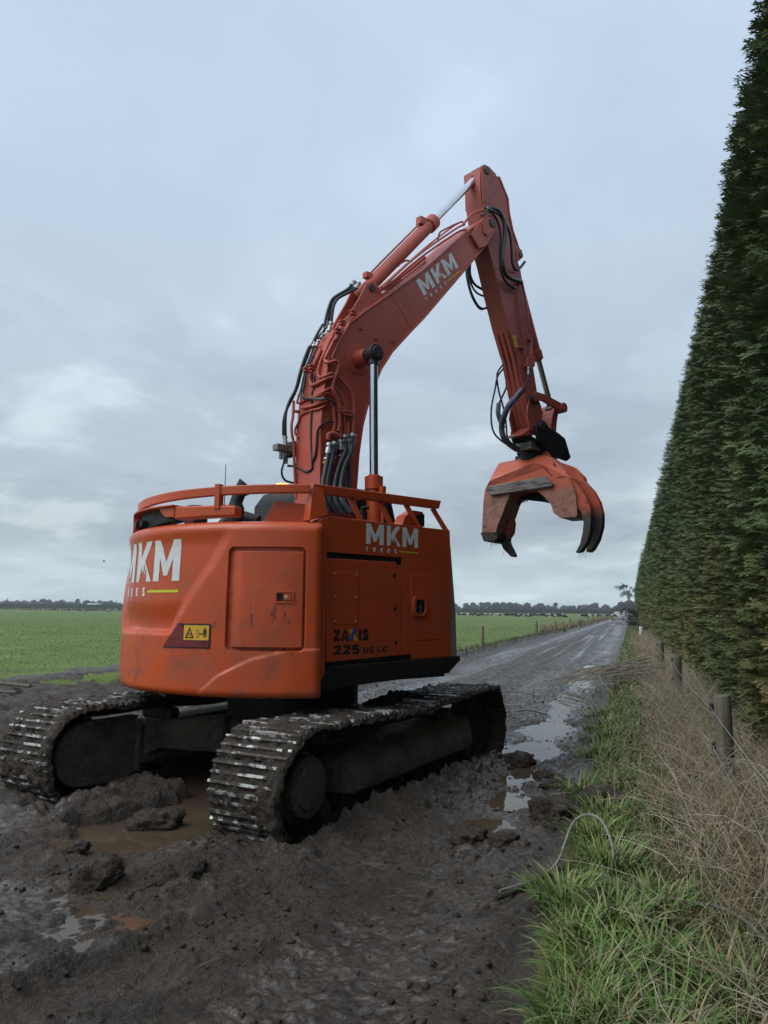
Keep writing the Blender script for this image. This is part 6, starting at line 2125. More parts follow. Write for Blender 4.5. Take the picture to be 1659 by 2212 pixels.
hs = np.concatenate([np.arange(-3, 1, .5), axis_grid(1.0, 30, lambda t: .10 + .006 * t), axis_grid(30.3, HEDGE_L, lambda t: .014 * t)])
hz = np.linspace(0, HEDGE_H - .25, 62)
SS2, ZZ2 = np.meshgrid(hs, hz, indexing='ij')
top_w = .14 * fbm(SS2, SS2 * 0, 1.4, 3, 305) * sstep(.7, 1, ZZ2 / HEDGE_H)
A_ = road3(SS2, hedge_face(SS2, ZZ2) + .05, ZZ2 + top_w)
B_ = road3(hs[:, None], np.full((len(hs), 1), HEDGE_P + 2.1), np.full((len(hs), 1), HEDGE_H - .25) + top_w[:, -1:])
C_ = road3(hs[:, None], np.full((len(hs), 1), HEDGE_P + 2.2), np.zeros((len(hs), 1)))
A_ = np.concatenate([A_, B_, C_], 1)
idx = np.arange(A_.shape[0] * A_.shape[1]).reshape(A_.shape[:2])
F = np.stack([idx[:-1, :-1], idx[1:, :-1], idx[1:, 1:], idx[:-1, 1:]], -1).reshape(-1, 4)
hm = Mat('hedge_interior')
f_ = hm.noise(5.5, 8, 0.7)
hm.set(Base_Color=hm.ramp(f_, [(0.35, (.030, .044, .022)), (0.7, (.080, .100, .042))]), Roughness=0.9, Specular_IOR_Level=0.1)
hm.bump(hm.noise(7, 8, 0.7), 1.0, .25)
np_mesh('hedge_body', to_hedge(A_.reshape(-1, 3)), F, hm.m, hedge)


def spray_template(npair, seed, sub):
    """flat feathery conifer branchlet along +x in the xy-plane: list of quads"""
    r_ = random.Random(seed)
    V = []; F = []

    def leaf(p, d, L, w, lift):
        q = Vector((-d.y, d.x, 0))
        n = len(V)
        tip = p + d * L + Vector((0, 0, lift * L))
        mid = p + d * L * .45 + Vector((0, 0, lift * L * .3))
        V.extend([tuple(p), tuple(mid + q * w), tuple(tip), tuple(mid - q * w)])
        F.append((n, n + 1, n + 2, n + 3))
    leaf(Vector((0, 0, 0)), Vector((1, 0, 0)), 1.0, .030, -.06)
    for i in range(npair):
        t = .10 + .82 * i / npair
        L = (.50 * (1 - t) ** .6 + .08) * r_.uniform(.7, 1.15)
        for sd in (-1, 1):
            a = sd * R(r_.uniform(17, 33))
            d = Vector((math.cos(a), math.sin(a), 0))
            b = Vector((t + r_.uniform(-.03, .03), 0, -.06 * t * t))
            leaf(b, d, L, .030, r_.uniform(-.25, .15))
            if sub:
                for k in (.50,):
                    for s2 in (-1, 1):
                        a2 = a + s2 * R(r_.uniform(14, 27))
                        leaf(b + d * L * k, Vector((math.cos(a2), math.sin(a2), 0)), L * .50 * (1.2 - k), .022, r_.uniform(-.3, .2))
    return np.array(V), np.array(F)


def place_sprays(s, z, size, templ, colour, tilt=(-18, 26), yaw=40, inset=.0):
    n = len(s)
    Vt, Ft = templ
    base = road3(s, hedge_face(s, z) + inset, z)
    # direction: out of the face (towards -p) turned sideways and lifted at random
    yawa = np.radians(rng.normal(-14, yaw * .5, n)); el = np.radians(tilt[0] + (tilt[1] - tilt[0]) * rng.random(n))
    out = np.array([-RC, RS, 0.0]); fw = np.array([RS, RC, 0.0]); up = np.array([0, 0, 1.0])
    hd = out[None] * np.cos(yawa)[:, None] + fw[None] * np.sin(yawa)[:, None]
    X = hd * np.cos(el)[:, None] + up[None] * np.sin(el)[:, None]
    side_v = np.cross(up[None], hd)
    roll = rng.normal(0, .55, n)
    U0 = np.cross(X, side_v)
    Yv = side_v * np.cos(roll)[:, None] + U0 * np.sin(roll)[:, None]
    Zv = np.cross(X, Yv)
    V = base[:, None] + size[:, None, None] * (Vt[None, :, :1] * X[:, None] + Vt[None, :, 1:2] * Yv[:, None] + Vt[None, :, 2:] * Zv[:, None])
    F = (Ft[None] + (np.arange(n) * len(Vt))[:, None, None]).reshape(-1, 4)
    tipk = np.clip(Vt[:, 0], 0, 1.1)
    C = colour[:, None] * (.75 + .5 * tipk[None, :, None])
    return V.reshape(-1, 3), F, C.reshape(-1, 3)


def hedge_colour(s, z, n):
    """blue-green growth above, olive to rust-brown patches lower down"""
    f = fbm(s, z, 1.6, 4, 311) + .28 * sstep(3.4, 1.2, z) - .30 * sstep(2.6, 4.6, z)
    c = mixcol((.070, .106, .050), (.100, .140, .058), rng.random(n))
    br = mixcol((.125, .118, .040), (.185, .145, .054), rng.random(n))
    k = np.clip(.12 + f * 1.1 + .25 * (rng.random(n) - .5), 0, .85)[:, None]
    return (c * (1 - k) + br * k) * (.84 + .34 * rng.random((n, 1)))


Vs, Fs, Cs, off_ = [], [], [], 0
bands = [(2.4, 9.0, 8100, 0, 1, (.13, .33), 5, True), (9.0, 22, 14400, 0, 1, (.14, .27), 4, False), (22, 60, 9000, 0, 1, (.22, .40), 3, False), (60, HEDGE_L, 6600, 0, 1, (.40, .70), 2, False)]
for (s0, s1, num, _, _, sz, npair, sub) in bands:
    for k in range(3):
        n = num // 3
        s = s0 + (s1 - s0) * rng.random(n)
        z = .05 + (HEDGE_H + .12) * rng.random(n)
        size = sz[0] + (sz[1] - sz[0]) * rng.random(n) ** 1.4
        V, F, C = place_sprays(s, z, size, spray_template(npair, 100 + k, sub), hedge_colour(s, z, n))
        Vs.append(V); Fs.append(F + off_); Cs.append(C); off_ += len(V)
    # crest: upright shoots along the clipped top
    n = num // 9
    s = s0 + (s1 - s0) * rng.random(n)
    z = HEDGE_H - .15 + .25 * rng.random(n)
    V, F, C = place_sprays(s, z, (sz[0] + (sz[1] - sz[0]) * rng.random(n)) * 1.05, spray_template(npair, 120, sub), hedge_colour(s, z, n), (15, 85), 110, .2)
    Vs.append(V); Fs.append(F + off_); Cs.append(C); off_ += len(V)
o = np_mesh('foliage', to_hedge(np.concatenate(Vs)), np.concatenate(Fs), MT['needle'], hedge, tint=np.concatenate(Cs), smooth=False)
o['kind'] = 'stuff'

# ------------------------------------------------------------------ fences
fence = empty('wire_fence', (*road_to_xy(7.1, .72), 0), 0, 'wire fence on round wooden posts in front of the hedge', 'fence')
fl = Vector((*road_to_xy(7.1, .72), 0))


def fence_post(parent, origin, s, p, r, h, name='post', lean=0.0, mat='post'):
    x, y = road_to_xy(s, p)
    V = []; F = []
    n = 18
    zs = [-.15, .1, .3, .5, .7, h - .015, h]
    for i, z in enumerate(zs):
        for k in range(n):
            a = 2 * math.pi * k / n
            rr = r * (1 + .035 * math.sin(3 * a + i) + .03 * random.uniform(-1, 1)) * (.93 if i == len(zs) - 1 else 1) * (1.04 - .04 * i / len(zs))
            V.append((x - origin.x + rr * math.cos(a) + lean * z, y - origin.y + rr * math.sin(a), z + (.010 * math.cos(a) if i == len(zs) - 1 else 0)))
    for i in range(len(zs) - 1):
        for k in range(n):
            F.append((i * n + k, i * n + (k + 1) % n, (i + 1) * n + (k + 1) % n, (i + 1) * n + k))
    F.append(tuple((len(zs) - 1) * n + k for k in range(n)))
    return MB().add(V, F).build(name, MT[mat], parent, bevel=0.0, angle=50)


POSTS = [(.4, .72), (7.1, .72), (14.0, .735), (20.9, .72)]
for i, (s, p) in enumerate(POSTS):
    po = fence_post(fence, fl, s, p, .071, .845 + .02 * math.sin(i * 2), lean=.012 * math.sin(i * 3.1))
    x, y = road_to_xy(s, p - .072)
    for z in (.76, .44):
        MB().box((x - fl.x, y - fl.y, z), (.045, .05, .06)).build('insulator', MT['black'], po, bevel=0.006)
for (z, sg) in ((.76, .05), (.44, .07)):
    P = []
    for i in range(len(POSTS) - 1):
        (s0, p0), (s1, p1) = POSTS[i], POSTS[i + 1]
        for k in range(8):
            t = k / 8
            x, y = road_to_xy(s0 + (s1 - s0) * t, p0 - .095 + (p1 - p0) * t)
            P.append((x - fl.x, y - fl.y, z - sg * 4 * t * (1 - t)))
    MB().tube(P, .0022, 5).build('wire', MT['wire'], fence)
# pale stub further along
mb = MB(); x, y = road_to_xy(52, .62)
mb.cyl((x, y, 0), (x, y, .70), .12, 14)
mb.cyl((x, y, .70), (x, y, .72), .12, 14, .10)
tag(mb.build('marker_post', MT['white'], bevel=0.008), 'short white marker post at the foot of the hedge', 'post')

ff = empty('field_fence', (*road_to_xy(31.5, -6.0), 0), 0, 'row of wooden posts with wire along the pasture side of the lane', 'fence')
fo = Vector((*road_to_xy(31.5, -6.0), 0))
FP = [(31.5, -6.0, .085, .98), (50.7, -6.0, .10, 1.03), (66, -6.2, .05, .95), (80, -6.05, .11, 1.0), (97, -6.1, .06, 1.1), (116, -6.1, .12, 1.0), (136, -6.2, .12, 1.0), (158, -6.2, .13, 1.1), (185, -6.3, .14, 1.1)]
for (s, p, r_, h_) in FP:
    fence_post(ff, fo, s, p, r_, h_, mat='post_pale')
for z in (.85, .5):
    P = [(road_to_xy(s, p)[0] - fo.x, road_to_xy(s, p)[1] - fo.y, z) for (s, p, _, _) in FP]
    MB().tube(P, .004, 4).build('wire', MT['wire'], ff)

# ------------------------------------------------------------------ things on the verge
# wire rope: half a loop standing out of the grass, its tail dragged into the mud
def lift(pts, k=.02):
    q = np.array(pts, float)
    q[:, 2] += np.maximum(0, ground_z(q[:, 0], q[:, 1])) + k
    return [tuple(v) for v in q]


rp = smooth_path(lift([(.66, 4.36, 0), (.80, 4.46, .0), (.94, 4.56, .0), (1.06, 4.68, .03), (1.14, 4.80, .10), (1.22, 4.92, .17), (1.31, 4.93, .195), (1.37, 4.82, .17), (1.37, 4.62, .09), (1.31, 4.42, .04), (1.22, 4.27, .01)]), 10)
mb = MB()
T_ = [(rp[min(i + 1, len(rp) - 1)] - rp[max(i - 1, 0)]).normalized() for i in range(len(rp))]
N_ = Vector((0, 0, 1))
fr_ = []
for t_ in T_:
    N_ = (N_ - t_ * N_.dot(t_)).normalized(); fr_.append((N_.copy(), t_.cross(N_)))
for k in range(4):
    mb.tube([p_ + (n_ * math.cos(i * .85 + k * math.pi / 2) + b_ * math.sin(i * .85 + k * math.pi / 2)) * .0045 for i, (p_, (n_, b_)) in enumerate(zip(rp, fr_))], .0047, 6)
tag(mb.build('wire_rope', plain('frayed_rope', (.20, .20, .165), .7, .1, .3, 30), None, angle=60), 'loop of twisted grey wire rope rising from the grass at the mud edge', 'rope')
mb = MB().tube(smooth_path(lift([(.62, 4.24, 0), (.78, 4.40, .0), (.92, 4.54, .0), (1.06, 4.64, .0), (1.26, 4.70, .01)]), 6), .014, 8)
mb.tube(smooth_path(lift([(.86, 4.25, 0), (.92, 4.42, .0), (.98, 4.56, .0)]), 4), .010, 6)
tag(mb.build('stick', MT['clod']), 'muddy stick lying under the wire rope', 'stick')
mb = MB().tube(smooth_path([(1.52, 3.95, .10), (1.60, 3.80, .16), (1.66, 3.60, .17), (1.68, 3.40, .13), (1.70, 3.22, .05)], 6), .009, 9)
tag(mb.build('plastic_pipe', plain('grey_pipe', (.11, .118, .10), .5, 0, .2)), 'bent grey plastic pipe lying in the verge at the lower right', 'pipe')

MT['branch'] = plain('pruned_branch_bark', (.19, .17, .135), .8, 0, .35, 9)
# heap of pruned branches across the lane edge
bp = empty('branch_pile', (*road_to_xy(17.0, -.85), 0), 0, 'heap of bare pruned branches lying from the verge onto the lane', 'branch pile')
bo = Vector((*road_to_xy(17.0, -.85), 0))
for i in range(100):
    s0 = 17.2 + random.gauss(0, .75); p0 = random.uniform(-.1, .75)
    L = random.uniform(.9, 2.3)
    x0, y0 = road_to_xy(s0, p0)
    a = math.atan2(math.sin(R(TH)) * 1, -math.cos(R(TH))) + random.gauss(.12, .30)
    hgt = .16 + abs(random.gauss(.14, .14)); arch = random.uniform(.02, .30)
    pts = []
    bend = random.gauss(0, .45)
    for k in range(7):
        t = k / 6
        pts.append((x0 - bo.x + L * t * math.cos(a + bend * t), y0 - bo.y + L * t * math.sin(a + bend * t), hgt * (1 - t * .9) + arch * 4 * t * (1 - t) * .7 + .03))
    r0 = random.uniform(.006, .015)
    MB().tube(smooth_path(pts, 2), list(np.linspace(r0, r0 * .4, 13)), 5).build('branch', MT['branch'], bp)
# a few loose twigs on the lane
for i, (s, p, L, a) in enumerate(((13.0, -2.6, .7, .4), (14.5, -1.7, .9, 2.6), (12.2, -1.3, .6, 2.9), (11.3, -1.9, .5, .9))):
    x, y = road_to_xy(s, p)
    z = float(ground_z(np.array([x]), np.array([y]))[0]) + .02
    mb = MB().tube(smooth_path([(x, y, z), (x + L * .5 * math.cos(a), y + L * .5 * math.sin(a), z + .05), (x + L * math.cos(a + .2), y + L * math.sin(a + .2), z + .01)], 4), .009, 5)
    tag(mb.build('twig', MT['bark']), ['bare twig in the middle of the lane, farthest left of the loose twigs', 'long bare twig nearest the branch heap on the lane', 'short bare twig lying in the bright rut water', 'short bare twig just left of the puddle beside the crawler'][i], 'twig', 'twigs on the lane')
# broken rail at the far left
mb = MB().tube([(-7.6, 14.3, .18), (-6.45, 13.9, .14)], .035, 7).tube([(-7.6, 14.0, .05), (-6.6, 13.7, .05)], .03, 7)
tag(mb.build('broken_rail', MT['post']), 'grey broken rail lying at the gateway, far left', 'rail')

# ------------------------------------------------------------------ far things
def at(px, Y):
    """bearing given as a picture column of the 1659-wide photograph turned into a point Y metres ahead"""
    return (px - 830) / 1602 * Y, Y


def tree(name, x, y, h, w, label, cat='tree', group=None, n=320, seed=0, trunk=.25, kind='round', leafc=((.018, .030, .014), (.040, .058, .022)), leaf=1.0, bare=.25):
    r_ = np.random.default_rng(seed)
    root = empty(name, (x, y, float(far_z(y))), r_.random() * 6.28, label, cat, group)
    mb = MB()
    zt = h * (.55 if kind != 'gum' else .62)
    rt = h * .018 + .05
    mb.tube([(0, 0, -.2), (.01 * h, 0, zt * .5), (-.01 * h, .01 * h, zt)], [rt * 1.3, rt, rt * .5], 8)
    cen = []
    if kind == 'gum':
        limbs = [(-.30, .0, .90), (-.38, .1, .70), (.05, -.1, .98), (.25, .05, .86), (.30, -.1, .62), (-.15, .1, .80), (.12, 0, .75), (-.42, 0, .94)]
        for (lx, ly, lz) in limbs:
            z0 = h * r_.uniform(.35, .6)
            mb.tube([(0, 0, z0), (lx * w * .5, ly * w, (z0 + lz * h) / 2 + .02 * h), (lx * w, ly * w, lz * h)], [rt * .45, rt * .3, rt * .12], 6)
            for _ in range(3):
                cen.append((lx * w + r_.normal(0, .06) * w, ly * w + r_.normal(0, .06) * w, lz * h + r_.normal(0, .03) * h, r_.uniform(.06, .13) * w))
    else:
        for i in range(11):
            t = r_.random()
            if kind == 'cone':
                zz = h * (.12 + .85 * t); rad = w * .5 * (1 - t) * r_.uniform(.4, 1)
            else:
                zz = h * (bare + (1 - bare) * .92 * t); rad = w * .42 * math.sqrt(max(.05, 1 - (2 * t - .9) ** 2)) * r_.uniform(.3, 1)
            a = r_.random() * 6.28
            cen.append((rad * math.cos(a), rad * math.sin(a), zz, w * r_.uniform(.13, .24)))
            mb.tube([(0, 0, max(.1 * h, zz * .6)), (rad * .8 * math.cos(a), rad * .8 * math.sin(a), zz)], [rt * .35, rt * .15], 5)
    mb.build('trunk', MT['bark'], root)
    cen = np.array(cen)
    k = r_.integers(0, len(cen), n)
    d = r_.normal(0, 1, (n, 3)); d /= np.linalg.norm(d, axis=1)[:, None]
    c = cen[k, :3] + d * (cen[k, 3] * r_.random(n) ** .4)[:, None] * np.array([1, 1, .75])
    sz = leaf * h * .035 * (.6 + .9 * r_.random(n))
    a = r_.normal(0, 1, (n, 3)); a /= np.linalg.norm(a, axis=1)[:, None]
    b = np.cross(a, r_.normal(0, 1, (n, 3))); b /= np.linalg.norm(b, axis=1)[:, None]
    V = np.stack([c - a * sz[:, None], c + b * sz[:, None] * .6, c + a * sz[:, None], c - b * sz[:, None] * .6], 1)
    F = np.arange(n * 4).reshape(n, 4)
    f = r_.random(n)[:, None] * .6 + .4 * r_.random(len(cen))[k][:, None]
    C = np.repeat(np.array(leafc[0]) * (1 - f) + np.array(leafc[1]) * f, 4, 0)
    V = V.reshape(-1, 3)
    F = np.concatenate([F[:, [0, 1, 2]], F[:, [0, 2, 3]]])
    if kind != 'gum':      # dense heart of each clump behind the leaves
        for q in cen:
            P = ICO2_V * (1 + .35 * fbm3(ICO2_V[:, 0] + q[0], ICO2_V[:, 1] + q[1], ICO2_V[:, 2], .7, 2, seed))[:, None] * q[3] * np.array([1.0, 1.0, .8]) + q[:3]
            V, F = np.concatenate([V, P]), np.concatenate([F, ICO2_F + len(V)]); C = np.concatenate([C, np.repeat(np.array(leafc[0])[None] * 1.1, len(P), 0)])
    np_mesh('crown', V, F, MT['needle'], root, tint=C, smooth=False)
    return root


# big gum at the end of the lane, and the conifer limb that sprawls at the foot of the hedge
gx, gy = at(1356, 330)
tree('gum_tree', gx, gy, 14.2, 12.0, 'tall sparse gum tree rising at the far end of the hedge', n=620, seed=5, kind='gum', leafc=((.030, .042, .026), (.060, .075, .045)), leaf=.62)
bx, by = at(1376, 95)
br = empty('fallen_conifer', (bx, by, 0), 0, 'dark sprawling conifer bough at the foot of the hedge by the lane end', 'tree')
mb = MB(); V = []; F = []; C = []
r_ = np.random.default_rng(9)
for i in range(26):
    a = R(r_.uniform(95, 265)); L = r_.uniform(1.2, 3.1); z0 = r_.uniform(.2, 2.6)
    tip = (L * math.cos(a), L * math.sin(a), z0 * .85 + .1)
    mb.tube([(0, 0, z0 * .8), (tip[0] * .6, tip[1] * .6, z0 * .95), tip], [.05, .03, .012], 5)
    for k in range(26):
        t = r_.uniform(.2, 1); c = np.array(tip) * np.array([t, t, 1]) + r_.normal(0, .09, 3)
        d = np.array([math.cos(a) * .5 + r_.normal(0, .3), math.sin(a) * .5 + r_.normal(0, .3), r_.normal(-.1, .25)]) * .42
        q = np.cross(d, r_.normal(0, 1, 3)); q = q / np.linalg.norm(q) * .06
        n0 = len(V); V += [c, c + d * .5 + q, c + d, c + d * .5 - q]; F.append((n0, n0 + 1, n0 + 2, n0 + 3)); C += [np.array([.016, .030, .017]) * r_.uniform(.6, 1.5)] * 4
mb.cyl((0, 0, -.1), (.1, .1, 3.0), .09, 8, .03)
mb.build('trunk', MT['bark'], br)
np_mesh('crown', np.array(V), np.array(F), MT['needle'], br, tint=np.array(C), smooth=False)

# trees beyond the paddock
FAR = [  # column, distance, height, width, kind
    (1005, 900, 10.5, 13, 'round'), (1024, 930, 11.5, 14, 'round'), (1042, 900, 12.0, 13, 'round'), (1056, 950, 12.5, 12, 'round'), (1072, 900, 12.2, 13, 'round'), (1087, 930, 13.0, 13, 'round'),
    (1103, 900, 12.5, 14, 'round'), (1118, 940, 11.5, 13, 'round'), (1133, 900, 12.2, 14, 'round'), (1150, 920, 12.5, 12, 'round'), (1168, 900, 11.8, 13, 'round'), (1186, 930, 10.8, 12, 'round'), (1200, 880, 12.0, 9, 'cone'),
    (1216, 1000, 9.0, 13, 'round'), (1236, 1000, 9.6, 14, 'round'), (1256, 950, 10.5, 15, 'round'), (1272, 1000, 10.5, 13, 'round'), (1288, 900, 13.2, 15, 'round'), (1309, 950, 10.0, 14, 'round'), (1322, 1000, 8.0, 12, 'round'),
    (1345, 620, 9.6, 13, 'round'), (1357, 600, 10.0, 11, 'round'),
    (-8, 1000, 9, 18, 'round'), (20, 1000, 8.5, 20, 'round'), (45, 1020, 11.5, 10, 'round'), (62, 1050, 9.5, 18, 'round'), (84, 1000, 11.5, 13, 'round'), (104, 1000, 11.8, 17, 'round'), (124, 1050, 9.8, 15, 'round'),
    (142, 1000, 12.2, 12, 'round'), (158, 1050, 11, 12, 'round'), (175, 1000, 12.4, 10, 'cone'), (192, 1020, 10.5, 15, 'round'), (206, 1050, 10.0, 15, 'round'), (222, 1000, 10.6, 15, 'round'), (236, 1050, 10.2, 14, 'round'), (248, 1000, 11.0, 15, 'round'), (262, 1020, 10.5, 15, 'round'),
    (300, 1000, 10.5, 16, 'round'), (980, 920, 10.5, 13, 'round')]
for i, (px, Y, h, w, kd) in enumerate(FAR):
    x, y = at(px, Y)
    left = px < 600
    lab = ('pale narrow tree standing alone in the far tree line' if px == 1200 else 'thin pointed tree poking above the far tree line at the left' if px == 175 else
           'broad dark pine standing above the far line near the lane end' if px == 1288 else 'dark tree rising straight behind the white shed' if px == 1345 else 'dark tree between the white shed and the hedge end' if px == 1357 else
           'dark tree in the far line beyond the left paddock' if left else 'dark tree in the far line beyond the right paddock')
    tree('pine_tree', x, y, h * .96, w * 1.5, lab, 'tree', 'trees in the far tree line', 190, 40 + i, kind=kd, leafc=((.012, .020, .013), (.026, .038, .022)), leaf=1.9, bare=.06 if kd != 'cone' else .02)


def far_hedge(pa, pb, Y, h, w, label, seed):
    """clipped shelter belt far off: a low ragged wall"""
    (x0, y0), (x1, y1) = at(pa, Y), at(pb, Y)
    n = 90
    t = np.linspace(0, 1, n)
    r_ = np.random.default_rng(seed)
    hh = h * (1 + .05 * r_.normal(0, 1, n) + .03 * np.sin(t * 40))
    X, Yv = x0 + (x1 - x0) * t, y0 + (y1 - y0) * t
    rows = [(0, 0), (0, .9), (.2, 1.0), (.8, 1.0), (1.0, .9), (1.0, 0)]
    V = np.stack([np.stack([X + w * .1 * r_.normal(0, .3, n) * (k > 0), Yv + w * a + .2 * r_.normal(0, 1, n), hh * k + (.0 if k else -.1)], -1) for a, k in rows], 1)
    idx = np.arange(n * 6).reshape(n, 6)
    F = np.stack([idx[:-1, :-1], idx[1:, :-1], idx[1:, 1:], idx[:-1, 1:]], -1).reshape(-1, 4)
    V[..., 2] += far_z(Y)
    o = np_mesh('shelter_belt', V.reshape(-1, 3), F, FH, smooth=True)
    return tag(o, label, 'hedge')


fh_ = Mat('far_hedge_foliage')
fh_.set(Base_Color=fh_.ramp(fh_.noise(.8, 6, .7), [(.3, (.014, .022, .012)), (.7, (.034, .046, .020))]), Roughness=.9, Specular_IOR_Level=.1)
fh_.bump(fh_.noise(.9, 5, .7), 1.0, .6)
FH = fh_.m
far_hedge(-120, 330, 620, 4.3, 3, 'long dark clipped hedge across the far side of the left paddock', 1)
far_hedge(930, 1328, 610, 3.4, 3, 'long dark clipped hedge across the far side of the right paddock', 2)
# rough pale grass in front of the left hedge
N = 1500
Y = 455 + 150 * rng.random(N); X = Y * (-.56 + .25 * rng.random(N))
blades('rough_grass', X, Y, .5 + .7 * rng.random(N), .5 + .8 * rng.random(N), .3 + .4 * rng.random(N), mixcol((.13, .12, .06), (.20, .17, .09), rng.random(N)), MT['stalk'], 2, z=far_z(Y),
       label='pale rough grass below the far left hedge', cat='dead grass')

# white shed at the end of the lane and a low pale roof at the left
def shed(px, Y, w, h, d, label, wallmat, roofmat, pitch=.4):
    x, y = at(px, Y)
    root = empty('shed', (x, y, float(far_z(y))), 0, label, 'shed')
    mb = MB(); mb.box((0, 0, h / 2), (w, d, h)); mb.build('wall', wallmat, root)
    mb = MB(); mb.prism([(-d / 2 - .2, h + .01), (d / 2 + .2, h + .01), (0, h + pitch)], -w / 2 - .2, w / 2 + .2); mb.build('roof', roofmat, root)
    mb = MB(); mb.box((w * .22, -d / 2 - .03, h * .36), (w * .22, .06, h * .7)); mb.build('door', FHG, root)
    return root


FHG = plain('grey_door', (.22, .23, .24), .6, 0, .1)
WH = plain('white_cladding', (.62, .64, .65), .5, 0, .06, 2)
shed(1341, 400, 6.6, 2.1, 5, 'long white shed at the far end of the lane', WH, WH, .25)
shed(210, 645, 10, 4.1, 6, 'low pale-roofed shed behind the far left hedge', WH, WH, .9)
for (px, Y, h, lab) in ((24.5, 700, 10.2, 'thin power pole at the far left edge'), (397 * .653, 760, 10.0, 'thin power pole beyond the paddock just left of the excavator'), (1011, 720, 9.6, 'power pole right of the excavator beyond the paddock'),
                        (1114, 760, 9.8, 'power pole rising from the middle of the far tree line'), (1216 - 2, 780, 9.2, 'power pole near the gap in the far tree line')):
    x, y = at(px, Y)
    root = empty('power_pole', (x, y, float(far_z(y))), 0, lab, 'pole', 'power poles beyond the paddock')
    MB().cyl((0, 0, 0), (0, 0, h), .24, 8, .17).build('pole', MT['bark'], root)
    MB().box((0, 0, h - .5), (2.2, .15, .16)).build('crossarm', MT['bark'], root)


# ---- cows
def cow_mesh(lying, seed):
    r_ = random.Random(seed)
    S = [(-1.02, .80, .16, .20), (-.85, .92, .30, .32), (-.4, .93, .35, .40), (.2, .92, .36, .42), (.65, .95, .30, .36), (.92, 1.0, .20, .25), (1.12, 1.10 + (r_.choice([-.45, 0, .1])), .15, .19), (1.32, 1.12 + r_.choice([-.62, 0]), .13, .15), (1.62, 1.0 + r_.choice([-.72, 0]), .07, .08)]
    dz = -.45 if lying else 0
    mb = MB(); vs = []; n = 12
    for (x, z, ry, rz) in S:
        for k in range(n):
            a = 2 * math.pi * k / n
            vs.append((x, ry * math.cos(a), z + dz + rz * math.sin(a)))
    fs = [(i * n + k, i * n + (k + 1) % n, (i + 1) * n + (k + 1) % n, (i + 1) * n + k) for i in range(len(S) - 1) for k in range(n)]
    fs += [tuple(range(n - 1, -1, -1)), tuple((len(S) - 1) * n + k for k in range(n))]
    mb.add(vs, fs)
    for lx in (-.78, .62):
        for ly in (-.2, .2):
            if lying:
                mb.tube([(lx, ly, .3), (lx + .25, ly * 1.9, .12), (lx - .1, ly * 2.1, .07)], [.12, .09, .05], 7)
            elif lx < 0:
                mb.tube([(lx - .02, ly, .86), (lx + .08, ly, .58), (lx - .12, ly, .40), (lx - .05, ly, .04), (lx, ly, 0)], [.18, .11, .075, .06, .075], 8)
            else:
                mb.tube([(lx, ly, .8), (lx + .02, ly, .42), (lx, ly, .06), (lx + .03, ly, 0)], [.13, .08, .06, .075], 8)
    mb.tube([(-1.02, 0, .95 + dz), (-1.12, 0, .7 + dz), (-1.1, 0, max(.1, .35 + dz))], [.035, .025, .05], 6)
    hz = S[7][1] + dz
    for sy in (-1, 1):
        mb.tube([(1.28, sy * .10, hz + .10), (1.25, sy * .28, hz + .08)], [.05, .02], 6)
    mb.mi = 0
    o = mb.build('cow', COWM, None, angle=60)
    return o


cm = Mat('black_and_white_hide')
oi_ = cm.new('ShaderNodeObjectInfo')
va = cm.new('ShaderNodeVectorMath', operation='ADD')
ml = cm.new('ShaderNodeMath', operation='MULTIPLY'); ml.inputs[1].default_value = 91.0
cm.l.new(oi_.outputs['Random'], ml.inputs[0]); cm.l.new(cm.coord(), va.inputs[0]); cm.l.new(ml.outputs[0], va.inputs[1])
cm.set(Base_Color=cm.mix(cm.step(cm.noise(.9, 2, .4, va.outputs[0]), .56, .60), (.012, .011, .011), (.55, .54, .50)), Roughness=.8)
COWM = cm.m
cow_protos = [cow_mesh(False, 1), cow_mesh(False, 2), cow_mesh(True, 3), cow_mesh(False, 6)]
herd = []
for px in (180 / 6.14, 205 / 6.14):
    pass
left_cols = [(98, 440, 0), (102, 400, 2), (126, 430, 1), (138, 400, 2), (150, 410, 0), (157, 415, 3), (163, 412, 1), (168, 420, 0), (177, 425, 1), (183, 415, 2), (192, 412, 2), (199, 420, 0), (210, 415, 1), (216, 420, 0), (232, 425, 3), (243, 410, 2), (255, 420, 0), (262, 415, 1)]
right_cols = [(994, 300, 0), (1002, 296, 1), (1008, 305, 3), (1019, 300, 0), (1027, 298, 1), (1034, 300, 2), (1040, 302, 0), (1046, 296, 1), (1052, 300, 0), (1058, 300, 3), (1078, 300, 1), (1093, 292, 0), (1100, 298, 1), (1106, 294, 3), (1113, 296, 0), (1119, 290, 2),
              (1127, 290, 1), (1134, 288, 0), (1141, 292, 2), (1147, 288, 1), (1154, 285, 0), (1167, 288, 3), (1173, 284, 1), (1178, 290, 0), (1184, 284, 0), (1191, 280, 1), (1198, 282, 2), (1205, 280, 0), (1212, 282, 3), (1219, 278, 2),
              (1258, 280, 0), (1264, 276, 1), (1270, 280, 3), (1277, 275, 0), (1284, 278, 1), (1292, 276, 0), (1312, 270, 1), (1318, 272, 0), (1324, 268, 3)]
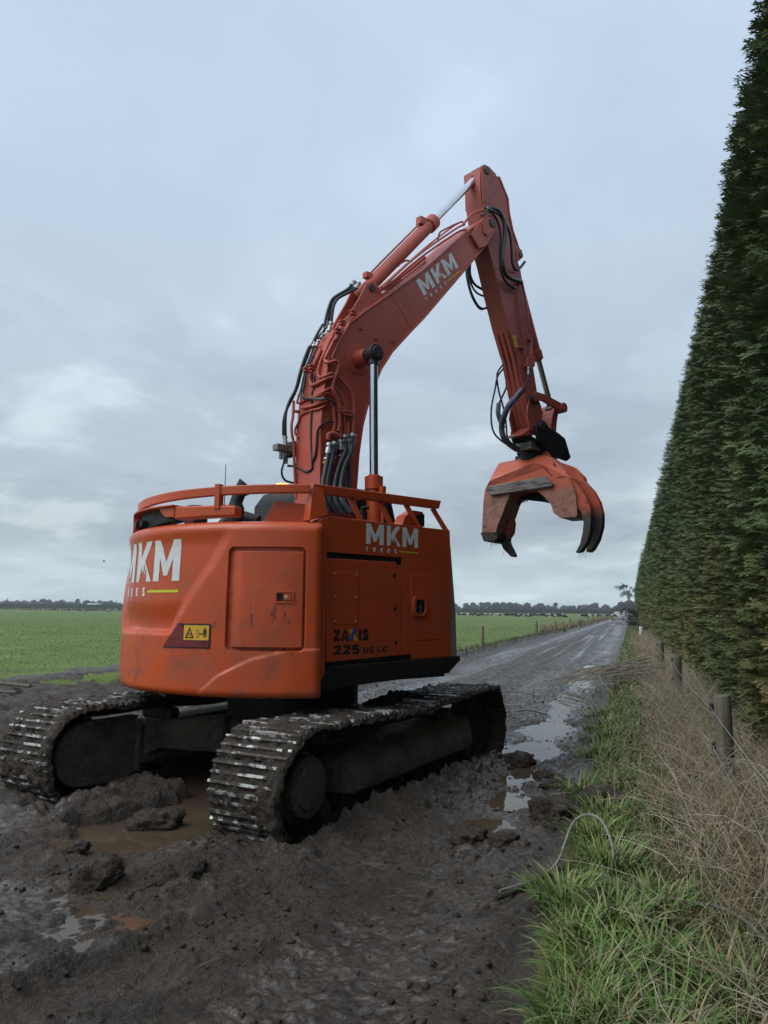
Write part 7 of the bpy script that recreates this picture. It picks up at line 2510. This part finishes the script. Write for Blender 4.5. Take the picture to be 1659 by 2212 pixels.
for grp, cols in (('left', left_cols), ('right', right_cols)):
    for (px, Y, k) in cols:
        x, y = at(px, Y)
        c = cow_protos[k].copy(); COL.objects.link(c)
        c.location = (x, y, float(far_z(y)))
        c.rotation_euler = (0, 0, random.choice([0, math.pi]) + random.gauss(0, .5))
        if grp == 'left':
            tag(c, 'black and white cow in the distant herd left of the excavator', 'cow', 'cows in the distant herd on the left')
        else:
            tag(c, 'black and white cow in the distant herd right of the excavator', 'cow', 'cows in the distant herd on the right')
for c in cow_protos:
    bpy.data.objects.remove(c)

# bird crossing low on the left
mb = MB()
mb.tube([(-.22, 0, 0), (-.12, 0, .01), (.05, 0, .01), (.16, 0, .03), (.22, 0, .03)], [.02, .055, .065, .035, .01], 8)
mb.add([(-.08, .03, .03), (.08, .03, .03), (.02, .30, .20), (-.10, .28, .19), (-.16, .55, .12), (-.12, .30, .18)], [(0, 1, 2, 3), (3, 2, 4)])
mb.add([(-.08, -.03, .03), (.08, -.03, .03), (.02, -.30, .20), (-.10, -.28, .19), (-.16, -.55, .12)], [(0, 1, 2, 3), (3, 2, 4)])
mb.add([(-.2, -.05, 0), (-.2, .05, 0), (-.36, .07, 0), (-.36, -.07, 0)], [(0, 1, 2, 3)])
b_ = mb.build('bird', MT['black'], None)
x, y = at(227, 120)
b_.location = (x, y, 9.2); b_.rotation_euler = (R(10), R(-15), R(40))
tag(b_, 'dark bird flying low in the sky at the left', 'bird')

# ------------------------------------------------------------------ damp air
hz = bpy.data.materials.new('damp_air')
hz.use_nodes = True
hz.node_tree.nodes.remove(hz.node_tree.nodes['Principled BSDF'])
pv = hz.node_tree.nodes.new('ShaderNodeVolumePrincipled')
pv.inputs['Color'].default_value = (.78, .85, .92, 1)
pv.inputs['Density'].default_value = .00032
pv.inputs['Anisotropy'].default_value = .3
hz.node_tree.links.new(pv.outputs[0], hz.node_tree.nodes['Material Output'].inputs['Volume'])
mb = MB()
mb.box((0, 1100, 7.4), (9400, 7200, 17.6))
tag(mb.build('haze', hz, None, smooth=False), kind='stuff')
